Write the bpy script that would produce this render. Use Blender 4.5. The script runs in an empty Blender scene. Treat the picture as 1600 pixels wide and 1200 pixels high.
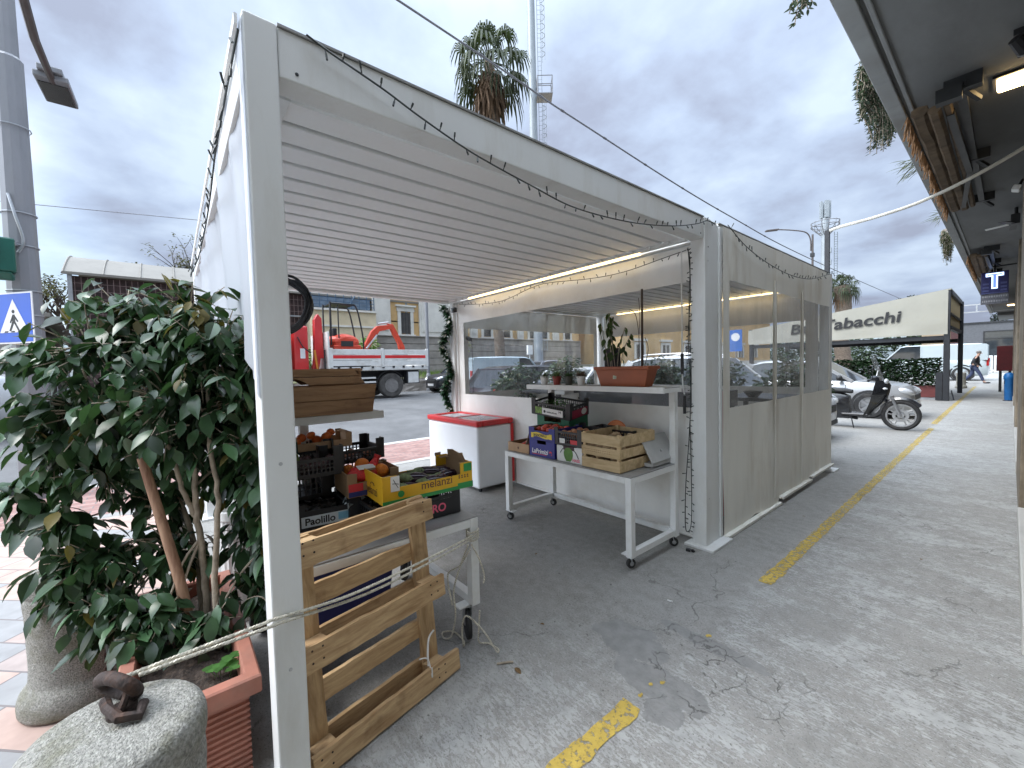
import bpy, bmesh, math, random
from mathutils import Vector, Matrix, noise
rad = math.radians
sc = bpy.context.scene
# ---------------------------------------------------------------- camera
cam_d = bpy.data.cameras.new('camera'); cam = bpy.data.objects.new('camera', cam_d)
sc.collection.objects.link(cam); sc.camera = cam
cr = Vector((0.63715972, 0.77031589, -0.02531651)); cu = Vector((-0.01508668, 0.04530642, 0.99885921)); cf = Vector((-0.77058412, 0.63605091, -0.04048893))
cam.matrix_world = Matrix(((cr.x, cu.x, -cf.x, 0), (cr.y, cu.y, -cf.y, 0), (cr.z, cu.z, -cf.z, 1.5), (0, 0, 0, 1)))
cam_d.sensor_fit = 'HORIZONTAL'; cam_d.sensor_width = 36; cam_d.lens = 643.42 * 36 / 1600
cam_d.clip_start = 0.02; cam_d.clip_end = 4000
# ---------------------------------------------------------------- sky
SUN_EL, SUN_AZ = 48.0, 205.0          # azimuth: direction towards the sun, degrees from +Y clockwise
world = bpy.data.worlds.new('World'); sc.world = world; world.use_nodes = True
wt = world.node_tree; wt.nodes.clear()
def N(t, typ, **kw):
    n = t.nodes.new(typ)
    for k, v in kw.items(): setattr(n, k, v)
    return n
def build_sky():
    L = wt.links.new
    out = N(wt, 'ShaderNodeOutputWorld'); bg = N(wt, 'ShaderNodeBackground'); bg.inputs['Strength'].default_value = 0.1
    sky = N(wt, 'ShaderNodeTexSky', sky_type='NISHITA', sun_disc=False)
    sky.sun_elevation = rad(SUN_EL); sky.sun_rotation = rad(SUN_AZ); sky.air_density = 1.2; sky.ozone_density = 2.0
    tc = N(wt, 'ShaderNodeTexCoord'); sep = N(wt, 'ShaderNodeSeparateXYZ'); L(tc.outputs['Generated'], sep.inputs[0])
    def m(op, a, b=None, clamp=False):
        n = N(wt, 'ShaderNodeMath', operation=op, use_clamp=clamp)
        for i, v in enumerate((a, b)):
            if v is None: continue
            if isinstance(v, (int, float)): n.inputs[i].default_value = v
            else: L(v, n.inputs[i])
        return n.outputs[0]
    z = m('MAXIMUM', sep.outputs['Z'], 0.0)
    den = m('ADD', z, 0.22)
    u = m('DIVIDE', sep.outputs['X'], den); v = m('DIVIDE', sep.outputs['Y'], den)
    comb = N(wt, 'ShaderNodeCombineXYZ'); L(u, comb.inputs[0]); L(v, comb.inputs[1])
    n1 = N(wt, 'ShaderNodeTexNoise'); n1.inputs['Scale'].default_value = 1.5; n1.inputs['Detail'].default_value = 9; n1.inputs['Roughness'].default_value = 0.52; n1.inputs['Distortion'].default_value = 0.35
    n2 = N(wt, 'ShaderNodeTexNoise'); n2.inputs['Scale'].default_value = 2.6; n2.inputs['Detail'].default_value = 8; n2.inputs['Roughness'].default_value = 0.55
    n3 = N(wt, 'ShaderNodeTexNoise'); n3.inputs['Scale'].default_value = 0.8; n3.inputs['Detail'].default_value = 6
    mp = N(wt, 'ShaderNodeMapping'); mp.inputs['Location'].default_value = (3.1, 7.7, 0); L(comb.outputs[0], mp.inputs[0])
    L(comb.outputs[0], n1.inputs['Vector']); L(mp.outputs[0], n2.inputs['Vector']); L(mp.outputs[0], n3.inputs['Vector'])
    # cloud tone: mixture of two scales
    tone = m('ADD', m('MULTIPLY', n1.outputs['Fac'], 0.62), m('MULTIPLY', n2.outputs['Fac'], 0.38))
    ramp = N(wt, 'ShaderNodeValToRGB'); e = ramp.color_ramp.elements
    e[0].position = 0.40; e[0].color = (2.3, 2.62, 3.45, 1); e[1].position = 0.585; e[1].color = (3.95, 4.72, 5.8, 1)
    k = ramp.color_ramp.elements.new(0.48); k.color = (3.0, 3.62, 4.75, 1)
    L(tone, ramp.inputs[0])
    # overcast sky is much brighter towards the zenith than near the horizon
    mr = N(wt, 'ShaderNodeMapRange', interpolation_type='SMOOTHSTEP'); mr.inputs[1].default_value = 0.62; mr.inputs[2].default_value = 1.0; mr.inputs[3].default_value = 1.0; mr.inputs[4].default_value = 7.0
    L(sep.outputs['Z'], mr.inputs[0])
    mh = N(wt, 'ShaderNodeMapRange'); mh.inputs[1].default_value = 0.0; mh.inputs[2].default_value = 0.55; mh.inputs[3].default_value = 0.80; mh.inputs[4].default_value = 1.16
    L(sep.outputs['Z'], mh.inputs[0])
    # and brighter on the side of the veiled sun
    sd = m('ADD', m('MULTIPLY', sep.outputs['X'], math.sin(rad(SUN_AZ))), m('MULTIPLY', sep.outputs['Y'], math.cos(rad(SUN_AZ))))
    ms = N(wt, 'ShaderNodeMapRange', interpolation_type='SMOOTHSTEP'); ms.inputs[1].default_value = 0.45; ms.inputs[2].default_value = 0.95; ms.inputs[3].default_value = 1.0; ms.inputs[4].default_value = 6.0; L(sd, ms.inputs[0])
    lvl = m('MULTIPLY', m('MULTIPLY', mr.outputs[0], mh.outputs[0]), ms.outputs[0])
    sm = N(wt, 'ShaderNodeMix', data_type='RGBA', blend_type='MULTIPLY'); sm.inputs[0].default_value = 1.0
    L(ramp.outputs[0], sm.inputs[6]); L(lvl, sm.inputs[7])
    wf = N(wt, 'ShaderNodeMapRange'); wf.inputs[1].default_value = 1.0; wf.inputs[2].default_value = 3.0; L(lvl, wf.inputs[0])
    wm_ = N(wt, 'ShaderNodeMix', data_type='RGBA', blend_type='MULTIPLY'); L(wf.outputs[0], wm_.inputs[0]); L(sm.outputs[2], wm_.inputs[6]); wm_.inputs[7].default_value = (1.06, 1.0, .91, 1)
    # holes of blue between the clouds
    gap = N(wt, 'ShaderNodeMapRange'); gap.inputs[1].default_value = 0.54; gap.inputs[2].default_value = 0.64; L(n3.outputs['Fac'], gap.inputs[0])
    gz = N(wt, 'ShaderNodeMapRange'); gz.inputs[1].default_value = 0.34; gz.inputs[2].default_value = 0.16; L(sep.outputs['Z'], gz.inputs[0])
    gx = N(wt, 'ShaderNodeMapRange'); gx.inputs[1].default_value = -0.05; gx.inputs[2].default_value = -0.2; L(sep.outputs['Y'], gx.inputs[0])
    gg = m('MULTIPLY', m('MULTIPLY', 1.0, m('MULTIPLY', gx.outputs[0], m('SUBTRACT', 1.75, m('MULTIPLY', tone, 1.9)))), gz.outputs[0], True)
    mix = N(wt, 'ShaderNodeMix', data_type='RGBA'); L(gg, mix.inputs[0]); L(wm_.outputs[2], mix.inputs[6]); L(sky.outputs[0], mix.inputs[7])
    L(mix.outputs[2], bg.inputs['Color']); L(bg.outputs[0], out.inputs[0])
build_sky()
sun_d = bpy.data.lights.new('sun', 'SUN'); sun_d.energy = 1.5; sun_d.angle = rad(24); sun_d.color = (1, .96, .9)
sun = bpy.data.objects.new('sun', sun_d); sc.collection.objects.link(sun)
_d = Vector((math.sin(rad(SUN_AZ)) * math.cos(rad(SUN_EL)), math.cos(rad(SUN_AZ)) * math.cos(rad(SUN_EL)), math.sin(rad(SUN_EL))))
sun.rotation_euler = _d.to_track_quat('Z', 'Y').to_euler()
sc.view_settings.view_transform = 'Standard'; sc.view_settings.look = 'None'; sc.view_settings.exposure = 0.90; sc.view_settings.gamma = 1.0
sc.render.engine = 'CYCLES'; sc.cycles.use_denoising = True
sc.cycles.max_bounces = 10; sc.cycles.diffuse_bounces = 8; sc.cycles.transparent_max_bounces = 24; sc.cycles.caustics_reflective = False; sc.cycles.caustics_refractive = False
# ---------------------------------------------------------------- helpers
COL = sc.collection
class M:
    """collects shapes into one mesh; points are given in scene metres minus the offset o"""
    def __init__(s, o=(0, 0, 0), rz=0.0):
        s.v = []; s.f = []; s.mi = []; s.o = Vector(o); s.cur = 0
        s.R = Matrix.Rotation(-rz, 3, 'Z') if rz else None
    def add(s, vs, fs):
        b = len(s.v)
        for p in vs:
            p = Vector(p) - s.o
            if s.R: p = s.R @ p
            s.v.append(p)
        for f in fs: s.f.append([b + i for i in f]); s.mi.append(s.cur)
        return s
    def box(s, c, d, rz=0.0, R=None):
        c = Vector(c); hx, hy, hz = d[0] / 2, d[1] / 2, d[2] / 2
        if R is None: R = Matrix.Rotation(rz, 3, 'Z')
        vs = [c + R @ Vector((x * hx, y * hy, z * hz)) for x in (-1, 1) for y in (-1, 1) for z in (-1, 1)]
        return s.add(vs, [(0, 1, 3, 2), (4, 6, 7, 5), (0, 4, 5, 1), (2, 3, 7, 6), (0, 2, 6, 4), (1, 5, 7, 3)])
    def bx(s, x0, x1, y0, y1, z0, z1):
        return s.box(((x0 + x1) / 2, (y0 + y1) / 2, (z0 + z1) / 2), (abs(x1 - x0), abs(y1 - y0), abs(z1 - z0)))
    def bar(s, a, b, w, h, up=(0, 0, 1)):
        a, b = Vector(a), Vector(b); d = (b - a); l = d.length; d.normalize(); up = Vector(up)
        if abs(d.dot(up)) > .98: up = Vector((1, 0, 0))
        sx = d.cross(up).normalized(); uz = sx.cross(d)
        R = Matrix((sx, d, uz)).transposed()
        return s.box((a + b) / 2, (w, l, h), R=R)
    def tube(s, pts, r, n=8, cap=True):
        pts = [Vector(p) for p in pts]; k = len(pts)
        rs = r if isinstance(r, (list, tuple)) else [r] * k
        vs = []; fs = []; pu = None
        for i, p in enumerate(pts):
            d = (pts[min(i + 1, k - 1)] - pts[max(i - 1, 0)])
            d = d.normalized() if d.length > 1e-9 else Vector((0, 0, 1))
            if pu is None:
                pu = Vector((0, 0, 1)) if abs(d.z) < .9 else Vector((1, 0, 0))
            a = d.cross(pu).normalized(); b = a.cross(d).normalized(); pu = b
            for j in range(n):
                t = 2 * math.pi * j / n
                vs.append(p + a * (rs[i] * math.cos(t)) + b * (rs[i] * math.sin(t)))
        for i in range(k - 1):
            for j in range(n):
                fs.append((i * n + j, i * n + (j + 1) % n, (i + 1) * n + (j + 1) % n, (i + 1) * n + j))
        if cap:
            fs.append(tuple(range(n))[::-1]); fs.append(tuple((k - 1) * n + j for j in range(n)))
        return s.add(vs, fs)
    def lathe(s, prof, c, n=24, R=None, ring=False):
        c = Vector(c); R = R or Matrix.Identity(3); vs = []; fs = []
        if ring: prof = list(prof) + [prof[0]]
        for (r, z) in prof:
            for j in range(n):
                t = 2 * math.pi * j / n
                vs.append(c + R @ Vector((r * math.cos(t), r * math.sin(t), z)))
        for i in range(len(prof) - 1):
            for j in range(n): fs.append((i * n + j, i * n + (j + 1) % n, (i + 1) * n + (j + 1) % n, (i + 1) * n + j))
        if not ring: fs.append(tuple(range(n))[::-1]); fs.append(tuple((len(prof) - 1) * n + j for j in range(n)))
        return s.add(vs, fs)
    def prism(s, poly, o, ax, ay, dv):
        o, ax, ay, dv = Vector(o), Vector(ax), Vector(ay), Vector(dv); n = len(poly)
        vs = [o + ax * x + ay * y for x, y in poly] + [o + ax * x + ay * y + dv for x, y in poly]
        return s.add(vs, [tuple(range(n))[::-1], tuple(range(n, 2 * n))] + [(i, (i + 1) % n, n + (i + 1) % n, n + i) for i in range(n)])
    def ell(s, c, r, n=14, m=9, R=None, f=None):
        c = Vector(c); R = R or Matrix.Identity(3)
        if isinstance(r, (int, float)): r = (r, r, r)
        vs = [c + R @ Vector((0, 0, -r[2]))]; fs = []
        for i in range(1, m):
            ph = -math.pi / 2 + math.pi * i / m
            for j in range(n):
                t = 2 * math.pi * j / n; q = Vector((r[0] * math.cos(ph) * math.cos(t), r[1] * math.cos(ph) * math.sin(t), r[2] * math.sin(ph)))
                if f: q = f(q)
                vs.append(c + R @ q)
        vs.append(c + R @ Vector((0, 0, r[2]))); e = len(vs) - 1
        for j in range(n):
            fs.append((0, 1 + (j + 1) % n, 1 + j)); fs.append((e, e - n + j, e - n + (j + 1) % n))
        for i in range(m - 2):
            for j in range(n):
                a = 1 + i * n; fs.append((a + j, a + (j + 1) % n, a + n + (j + 1) % n, a + n + j))
        return s.add(vs, fs)
    def build(s, name, mats, parent=None, bevel=0, smooth=False, seg=2, loc=None, label=None):
        me = bpy.data.meshes.new(name); me.from_pydata([tuple(v) for v in s.v], [], s.f); me.update()
        ms = mats if isinstance(mats, (list, tuple)) else [mats]
        for m in ms: me.materials.append(m)
        if len(ms) > 1: me.polygons.foreach_set('material_index', s.mi)
        if smooth:
            me.polygons.foreach_set('use_smooth', [True] * len(me.polygons))
            try: me.set_sharp_from_angle(angle=rad(38))
            except Exception: pass
        o = bpy.data.objects.new(name, me); COL.objects.link(o)
        if parent: o.parent = parent
        elif s.o.length: o.location = s.o
        if loc: o.location = loc
        if bevel:
            b = o.modifiers.new('bevel', 'BEVEL'); b.width = bevel; b.segments = seg; b.limit_method = 'ANGLE'; b.angle_limit = rad(40)
        if label: o['label'] = label
        return o
def thing(name, label, cat, loc=(0, 0, 0), rz=0, group=None):
    o = bpy.data.objects.new(name, None); COL.objects.link(o); o.location = loc; o.rotation_euler = (0, 0, rz); o.empty_display_size = .1
    o['label'] = label; o['category'] = cat
    if group: o['group'] = group
    return o
def tag(o, label, cat, group=None, kind=None):
    o['label'] = label; o['category'] = cat
    if group: o['group'] = group
    if kind: o['kind'] = kind
    return o
def struct(o, label=None):
    o['kind'] = 'structure'
    if label: o['label'] = label
    return o
def dup(src, loc, rz=None, label=None, rot=None, scale=None):
    r = src.copy(); COL.objects.link(r); r.location = loc
    if rz is not None: r.rotation_euler = (0, 0, rz)
    if rot is not None: r.rotation_euler = rot
    if scale is not None: r.scale = scale
    if label: r['label'] = label
    for ch in list(src.children):
        c = ch.copy(); COL.objects.link(c); c.parent = r
        for g in list(ch.children):
            d = g.copy(); COL.objects.link(d); d.parent = c
    return r
# ---------------------------------------------------------------- materials
def mat(name, col, rough=.55, metal=0.0, var=.12, scale=6.0, bump=0.0, bscale=60.0, spec=.5, dirt=None, dirt_amt=.5, dscale=3.0, coat=0.0, alpha=None, sx=(1, 1, 1), isl=0.0, trans=0.0, wpos=False, detail=6):
    m = bpy.data.materials.new(name); m.use_nodes = True; t = m.node_tree; L = t.links.new
    b = t.nodes['Principled BSDF']; b.inputs['Roughness'].default_value = rough; b.inputs['Metallic'].default_value = metal
    b.inputs['Specular IOR Level'].default_value = spec; b.inputs['Coat Weight'].default_value = coat
    if trans: b.inputs['Transmission Weight'].default_value = trans
    if wpos:
        g0 = N(t, 'ShaderNodeNewGeometry'); src = g0.outputs['Position']
    else:
        g0 = N(t, 'ShaderNodeTexCoord'); src = g0.outputs['Object']
    mp = N(t, 'ShaderNodeMapping'); mp.inputs['Scale'].default_value = sx; L(src, mp.inputs[0])
    nz = N(t, 'ShaderNodeTexNoise'); nz.inputs['Scale'].default_value = scale; nz.inputs['Detail'].default_value = detail; nz.inputs['Roughness'].default_value = .6; L(mp.outputs[0], nz.inputs['Vector'])
    r = N(t, 'ShaderNodeValToRGB'); e = r.color_ramp.elements
    lo = [max(0, c * (1 - var * 1.6)) for c in col]; hi = [min(1, c * (1 + var * 1.2)) for c in col]
    e[0].position = .3; e[0].color = (*lo, 1); e[1].position = .7; e[1].color = (*hi, 1); L(nz.outputs['Fac'], r.inputs[0]); c = r.outputs[0]
    if dirt:
        n2 = N(t, 'ShaderNodeTexNoise'); n2.inputs['Scale'].default_value = dscale; n2.inputs['Detail'].default_value = 8; n2.inputs['Roughness'].default_value = .68; L(mp.outputs[0], n2.inputs['Vector'])
        mr = N(t, 'ShaderNodeMapRange'); mr.inputs[1].default_value = .5; mr.inputs[2].default_value = .72; mr.inputs[3].default_value = 0; mr.inputs[4].default_value = dirt_amt; L(n2.outputs['Fac'], mr.inputs[0])
        mx = N(t, 'ShaderNodeMix', data_type='RGBA'); L(mr.outputs[0], mx.inputs[0]); L(c, mx.inputs[6]); mx.inputs[7].default_value = (*dirt, 1); c = mx.outputs[2]
    if isl:
        g = N(t, 'ShaderNodeNewGeometry'); mr = N(t, 'ShaderNodeMapRange'); mr.inputs[3].default_value = 1 - isl; mr.inputs[4].default_value = 1 + isl * 1.3; L(g.outputs['Random Per Island'], mr.inputs[0])
        mx = N(t, 'ShaderNodeMix', data_type='RGBA', blend_type='MULTIPLY'); mx.inputs[0].default_value = 1; L(c, mx.inputs[6]); L(mr.outputs[0], mx.inputs[7]); c = mx.outputs[2]
    L(c, b.inputs['Base Color'])
    if bump:
        n3 = N(t, 'ShaderNodeTexNoise'); n3.inputs['Scale'].default_value = bscale; n3.inputs['Detail'].default_value = 5; L(mp.outputs[0], n3.inputs['Vector'])
        bp = N(t, 'ShaderNodeBump'); bp.inputs['Strength'].default_value = bump; bp.inputs['Distance'].default_value = .01; L(n3.outputs['Fac'], bp.inputs['Height']); L(bp.outputs[0], b.inputs['Normal'])
    return m
def emit(name, col, s):
    m = bpy.data.materials.new(name); m.use_nodes = True; b = m.node_tree.nodes['Principled BSDF']
    b.inputs['Base Color'].default_value = (*col, 1); b.inputs['Emission Color'].default_value = (*col, 1); b.inputs['Emission Strength'].default_value = s
    return m
def film(name, col, dens=.1, rough=.08, gl=.06, wr=0.0):
    """clear plastic sheet: mostly see-through, a little milky, with a faint gloss"""
    m = bpy.data.materials.new(name); m.use_nodes = True; t = m.node_tree; t.nodes.clear(); L = t.links.new
    out = N(t, 'ShaderNodeOutputMaterial'); tr = N(t, 'ShaderNodeBsdfTransparent'); df = N(t, 'ShaderNodeBsdfDiffuse'); g = N(t, 'ShaderNodeBsdfGlossy')
    tr.inputs[0].default_value = (.93, .94, .95, 1); df.inputs[0].default_value = (*col, 1); g.inputs['Roughness'].default_value = rough
    m1 = N(t, 'ShaderNodeMixShader'); m2 = N(t, 'ShaderNodeMixShader')
    tc = N(t, 'ShaderNodeTexCoord'); nz = N(t, 'ShaderNodeTexNoise'); nz.inputs['Scale'].default_value = 2.0; nz.inputs['Detail'].default_value = 7; mp = N(t, 'ShaderNodeMapping'); mp.inputs['Scale'].default_value = (3, 3, .8)
    L(tc.outputs['Object'], mp.inputs[0]); L(mp.outputs[0], nz.inputs['Vector'])
    mr = N(t, 'ShaderNodeMapRange'); mr.inputs[1].default_value = .3; mr.inputs[2].default_value = .75; mr.inputs[3].default_value = dens * .45; mr.inputs[4].default_value = dens * 1.7; L(nz.outputs['Fac'], mr.inputs[0])
    L(mr.outputs[0], m1.inputs[0]); L(tr.outputs[0], m1.inputs[1]); L(df.outputs[0], m1.inputs[2])
    m2.inputs[0].default_value = gl; L(m1.outputs[0], m2.inputs[1]); L(g.outputs[0], m2.inputs[2]); L(m2.outputs[0], out.inputs[0])
    if wr:
        n2 = N(t, 'ShaderNodeTexNoise'); n2.inputs['Scale'].default_value = 5.0; n2.inputs['Detail'].default_value = 3; n2.inputs['Distortion'].default_value = 1.2
        L(mp.outputs[0], n2.inputs['Vector']); bp = N(t, 'ShaderNodeBump'); bp.inputs['Strength'].default_value = wr; bp.inputs['Distance'].default_value = .05
        L(n2.outputs['Fac'], bp.inputs['Height']); L(bp.outputs[0], g.inputs['Normal'])
    return m
def leafmat(name, col, rough=.35, isl=.45, tr=.25, spec=.2):
    m = mat(name, col, rough=rough, var=.25, scale=9, isl=isl, spec=spec)
    t = m.node_tree; b = t.nodes['Principled BSDF']; out = t.nodes['Material Output']; L = t.links.new
    tl = N(t, 'ShaderNodeBsdfTranslucent'); mx = N(t, 'ShaderNodeMixShader'); mx.inputs[0].default_value = tr
    tl.inputs[0].default_value = (col[0] * 1.8, col[1] * 2.0, col[2] * 1.1, 1); L(b.outputs[0], mx.inputs[1]); L(tl.outputs[0], mx.inputs[2]); L(mx.outputs[0], out.inputs[0])
    return m
def wood(name, c1, c2, scale=3.0, axis=(1, 12, 12), rough=.7, knots=True, bump=.25):
    """long grain along the local X axis of the coordinates (Object space)"""
    m = bpy.data.materials.new(name); m.use_nodes = True; t = m.node_tree; L = t.links.new; b = t.nodes['Principled BSDF']; b.inputs['Roughness'].default_value = rough
    tc = N(t, 'ShaderNodeTexCoord'); mp = N(t, 'ShaderNodeMapping'); mp.inputs['Scale'].default_value = axis; L(tc.outputs['Object'], mp.inputs[0])
    nz = N(t, 'ShaderNodeTexNoise'); nz.inputs['Scale'].default_value = scale; nz.inputs['Detail'].default_value = 8; nz.inputs['Roughness'].default_value = .62; nz.inputs['Distortion'].default_value = .6; L(mp.outputs[0], nz.inputs['Vector'])
    r = N(t, 'ShaderNodeValToRGB'); e = r.color_ramp.elements; e[0].position = .32; e[0].color = (*c2, 1); e[1].position = .62; e[1].color = (*c1, 1); L(nz.outputs['Fac'], r.inputs[0])
    n2 = N(t, 'ShaderNodeTexNoise'); n2.inputs['Scale'].default_value = 9; n2.inputs['Detail'].default_value = 4; L(tc.outputs['Object'], n2.inputs['Vector'])
    mr = N(t, 'ShaderNodeMapRange'); mr.inputs[1].default_value = .60; mr.inputs[2].default_value = .74; mr.inputs[4].default_value = .55; L(n2.outputs['Fac'], mr.inputs[0])
    mx = N(t, 'ShaderNodeMix', data_type='RGBA'); L(mr.outputs[0], mx.inputs[0]); L(r.outputs[0], mx.inputs[6]); mx.inputs[7].default_value = (c2[0] * .55, c2[1] * .5, c2[2] * .45, 1)
    g = N(t, 'ShaderNodeNewGeometry'); m2 = N(t, 'ShaderNodeMapRange'); m2.inputs[3].default_value = .82; m2.inputs[4].default_value = 1.16; L(g.outputs['Random Per Island'], m2.inputs[0])
    m3 = N(t, 'ShaderNodeMix', data_type='RGBA', blend_type='MULTIPLY'); m3.inputs[0].default_value = 1; L(mx.outputs[2], m3.inputs[6]); L(m2.outputs[0], m3.inputs[7])
    L(m3.outputs[2], b.inputs['Base Color'])
    bp = N(t, 'ShaderNodeBump'); bp.inputs['Strength'].default_value = bump; bp.inputs['Distance'].default_value = .006; L(nz.outputs['Fac'], bp.inputs['Height']); L(bp.outputs[0], b.inputs['Normal'])
    return m
K = {}
K['white'] = mat('white_painted_metal', (.74, .745, .73), .38, var=.06, scale=2.5, dirt=(.40, .36, .29), dirt_amt=.42, dscale=5, bump=.06, bscale=300)
K['greywhite'] = mat('pergola_aluminium', (.71, .72, .71), .42, var=.04, scale=1.5, dirt=(.46, .43, .36), dirt_amt=.38, dscale=4.5, bump=.05, bscale=400, sx=(1, 1, .28))
K['pvcwhite'] = mat('white_tarpaulin', (.78, .77, .74), .45, var=.06, scale=1.6, dirt=(.55, .5, .42), dirt_amt=.42, dscale=2.2, bump=.14, bscale=9)
K['pvcbeige'] = mat('dirty_cream_tarpaulin', (.80, .785, .72), .5, var=.06, scale=1.4, dirt=(.46, .39, .28), dirt_amt=.62, dscale=2.6, bump=.2, bscale=10, sx=(1, 1, .22))
K['film'] = film('clear_plastic_window', (.62, .63, .64), .065, .06, .05)
K['filmw'] = film('wrinkled_plastic_window', (.68, .68, .66), .17, .06, .09, 1.2)
K['black'] = mat('black_plastic', (.016, .016, .018), .42, var=.2, scale=12)
K['rubber'] = mat('black_rubber', (.02, .02, .021), .8, var=.3, scale=10, dirt=(.12, .11, .1), dirt_amt=.4, dscale=6)
K['steel'] = mat('grey_steel', (.45, .46, .47), .35, .8, var=.1)
K['greytop'] = mat('grey_sheet_metal', (.3, .3, .29), .45, .3, var=.12, scale=5, dirt=(.2, .18, .15), dirt_amt=.4)
K['darkmetal'] = mat('dark_iron', (.03, .032, .035), .5, .3, var=.2)
K['rust'] = mat('rusty_iron', (.05, .036, .032), .75, .4, var=.35, scale=30, dirt=(.16, .07, .035), dirt_amt=.6, dscale=14, bump=.5, bscale=80)
K['terra'] = mat('terracotta_plastic', (.36, .15, .105), .55, var=.16, scale=7, dirt=(.3, .2, .16), dirt_amt=.35, dscale=6)
K['terrabr'] = mat('orange_terracotta_plastic', (.36, .1, .042), .45, var=.1, scale=6)
K['soil'] = mat('dark_soil', (.035, .024, .018), .95, var=.5, scale=45, bump=1.0, bscale=70, dirt=(.11, .08, .06), dirt_amt=.8, dscale=60)
K['glass'] = mat('dark_glass', (.02, .024, .028), .04, var=.1, spec=.9)
K['red'] = mat('red_plastic', (.58, .028, .03), .32, var=.06)

K['gap_shade'] = mat('grey_gap_shade', (.16, .165, .165), .7, var=.1)  # shadow line between the louvre slats, put into a dark strip's colour
# ================================================================ SETTING
GZ = lambda x: -.09 if x > -8.2 else (-.09 + (-8.2 - x) / 7.4 * .49 if x > -15.6 else .40)
def concrete_mat():
    m = bpy.data.materials.new('worn_concrete'); m.use_nodes = True; t = m.node_tree; L = t.links.new; b = t.nodes['Principled BSDF']; b.inputs['Roughness'].default_value = .85; b.inputs['Specular IOR Level'].default_value = .3
    g = N(t, 'ShaderNodeNewGeometry'); P = g.outputs['Position']; sp = N(t, 'ShaderNodeSeparateXYZ'); L(P, sp.inputs[0])
    def mt(op, a, bb=None, clamp=False):
        n = N(t, 'ShaderNodeMath', operation=op, use_clamp=clamp)
        for i, v in enumerate((a, bb)):
            if v is None: continue
            if isinstance(v, (int, float)): n.inputs[i].default_value = v
            else: L(v, n.inputs[i])
        return n.outputs[0]
    def nz(scale, sx=(1, 1, 1), det=8, ro=.6, dist=0, rot=0):
        mp = N(t, 'ShaderNodeMapping'); mp.inputs['Scale'].default_value = sx; mp.inputs['Rotation'].default_value = (0, 0, rot); L(P, mp.inputs[0])
        n = N(t, 'ShaderNodeTexNoise'); n.inputs['Scale'].default_value = scale; n.inputs['Detail'].default_value = det; n.inputs['Roughness'].default_value = ro; n.inputs['Distortion'].default_value = dist; L(mp.outputs[0], n.inputs['Vector']); return n.outputs['Fac']
    def rng(v, a, bb, c=0., d=1., smooth=True):
        n = N(t, 'ShaderNodeMapRange', interpolation_type='SMOOTHSTEP' if smooth else 'LINEAR'); n.inputs[1].default_value = a; n.inputs[2].default_value = bb; n.inputs[3].default_value = c; n.inputs[4].default_value = d; L(v, n.inputs[0]); return n.outputs[0]
    def mix(f, a, c, mode='MIX'):
        n = N(t, 'ShaderNodeMix', data_type='RGBA', blend_type=mode)
        for i, v in ((0, f), (6, a), (7, c)):
            if isinstance(v, tuple): n.inputs[i].default_value = (*v, 1)
            elif isinstance(v, (int, float)): n.inputs[i].default_value = v
            else: L(v, n.inputs[i])
        return n.outputs[2]
    base_n = nz(2.2); fine = nz(70, det=4); mid = nz(14, det=7)
    base = mix(rng(base_n, .3, .7), (.215, .209, .195), (.272, .265, .248))
    base = mix(rng(mid, .35, .7), base, (.30, .292, .275)); base = mix(mt('MULTIPLY', rng(fine, .52, .62), .6), base, (.33, .325, .31))
    base = mix(mt('MULTIPLY', rng(nz(110, det=3), .56, .66), .55), base, (.075, .072, .068))
    # flaking pale paint: streaks that run across the walkway
    st = mt('ADD', mt('MULTIPLY', nz(30, (1.0, 2.6, 1), 5, .62, .5, .16), .72), mt('MULTIPLY', nz(9, (1, 2, 1), 6, .6), .28)); big = nz(.75, det=4)
    zone = rng(mt('ADD', sp.outputs['X'], mt('MULTIPLY', mt('SUBTRACT', base_n, .5), .5)), -1.12, -.98)
    near = rng(mt('ADD', sp.outputs['Y'], mt('MULTIPLY', mt('SUBTRACT', big, .5), 1.6)), 1.9, 1.2)
    nearx = mt('MULTIPLY', near, rng(sp.outputs['X'], -2.4, -1.2))
    z = mt('MAXIMUM', zone, mt('MULTIPLY', nearx, .92))
    wear = mt('ADD', rng(big, .34, .66, -.05, .05), rng(nz(2.6, (1, 1.5, 1), 5), .35, .65, -.06, .06))
    thr = mt('ADD', mt('ADD', st, mt('MULTIPLY', mt('SUBTRACT', nz(95, (1, 1.6, 1), 4, .7), .5), .5)), wear)
    flake = mt('MULTIPLY', rng(thr, .488, .525), z)
    far = rng(sp.outputs['Y'], 4.0, 9.0, 0, .35); flake = mt('MINIMUM', mt('ADD', flake, mt('MULTIPLY', far, zone)), 1.0)
    pale = mix(rng(mid, .3, .7), (.33, .333, .322), (.425, .428, .415))
    col = mix(mt('MULTIPLY', flake, .80), base, pale)
    bare = mt('MULTIPLY', zone, rng(nz(1.1, (1, 1, 1), 5, .55, .8), .55, .60)); bare = mt('MULTIPLY', bare, rng(sp.outputs['Y'], 3.4, 2.7)); col = mix(mt('MULTIPLY', bare, .35), col, (.22, .217, .205))
    # smooth cement repair
    def blob(cx, cy, rx, ry):
        dx = mt('DIVIDE', mt('SUBTRACT', sp.outputs['X'], cx), rx); dy = mt('DIVIDE', mt('SUBTRACT', sp.outputs['Y'], cy), ry)
        return mt('ADD', mt('MULTIPLY', dx, dx), mt('MULTIPLY', dy, dy))
    wob = mt('MULTIPLY', mt('SUBTRACT', nz(7.5, det=7, ro=.65), .5), 3.0)
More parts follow.
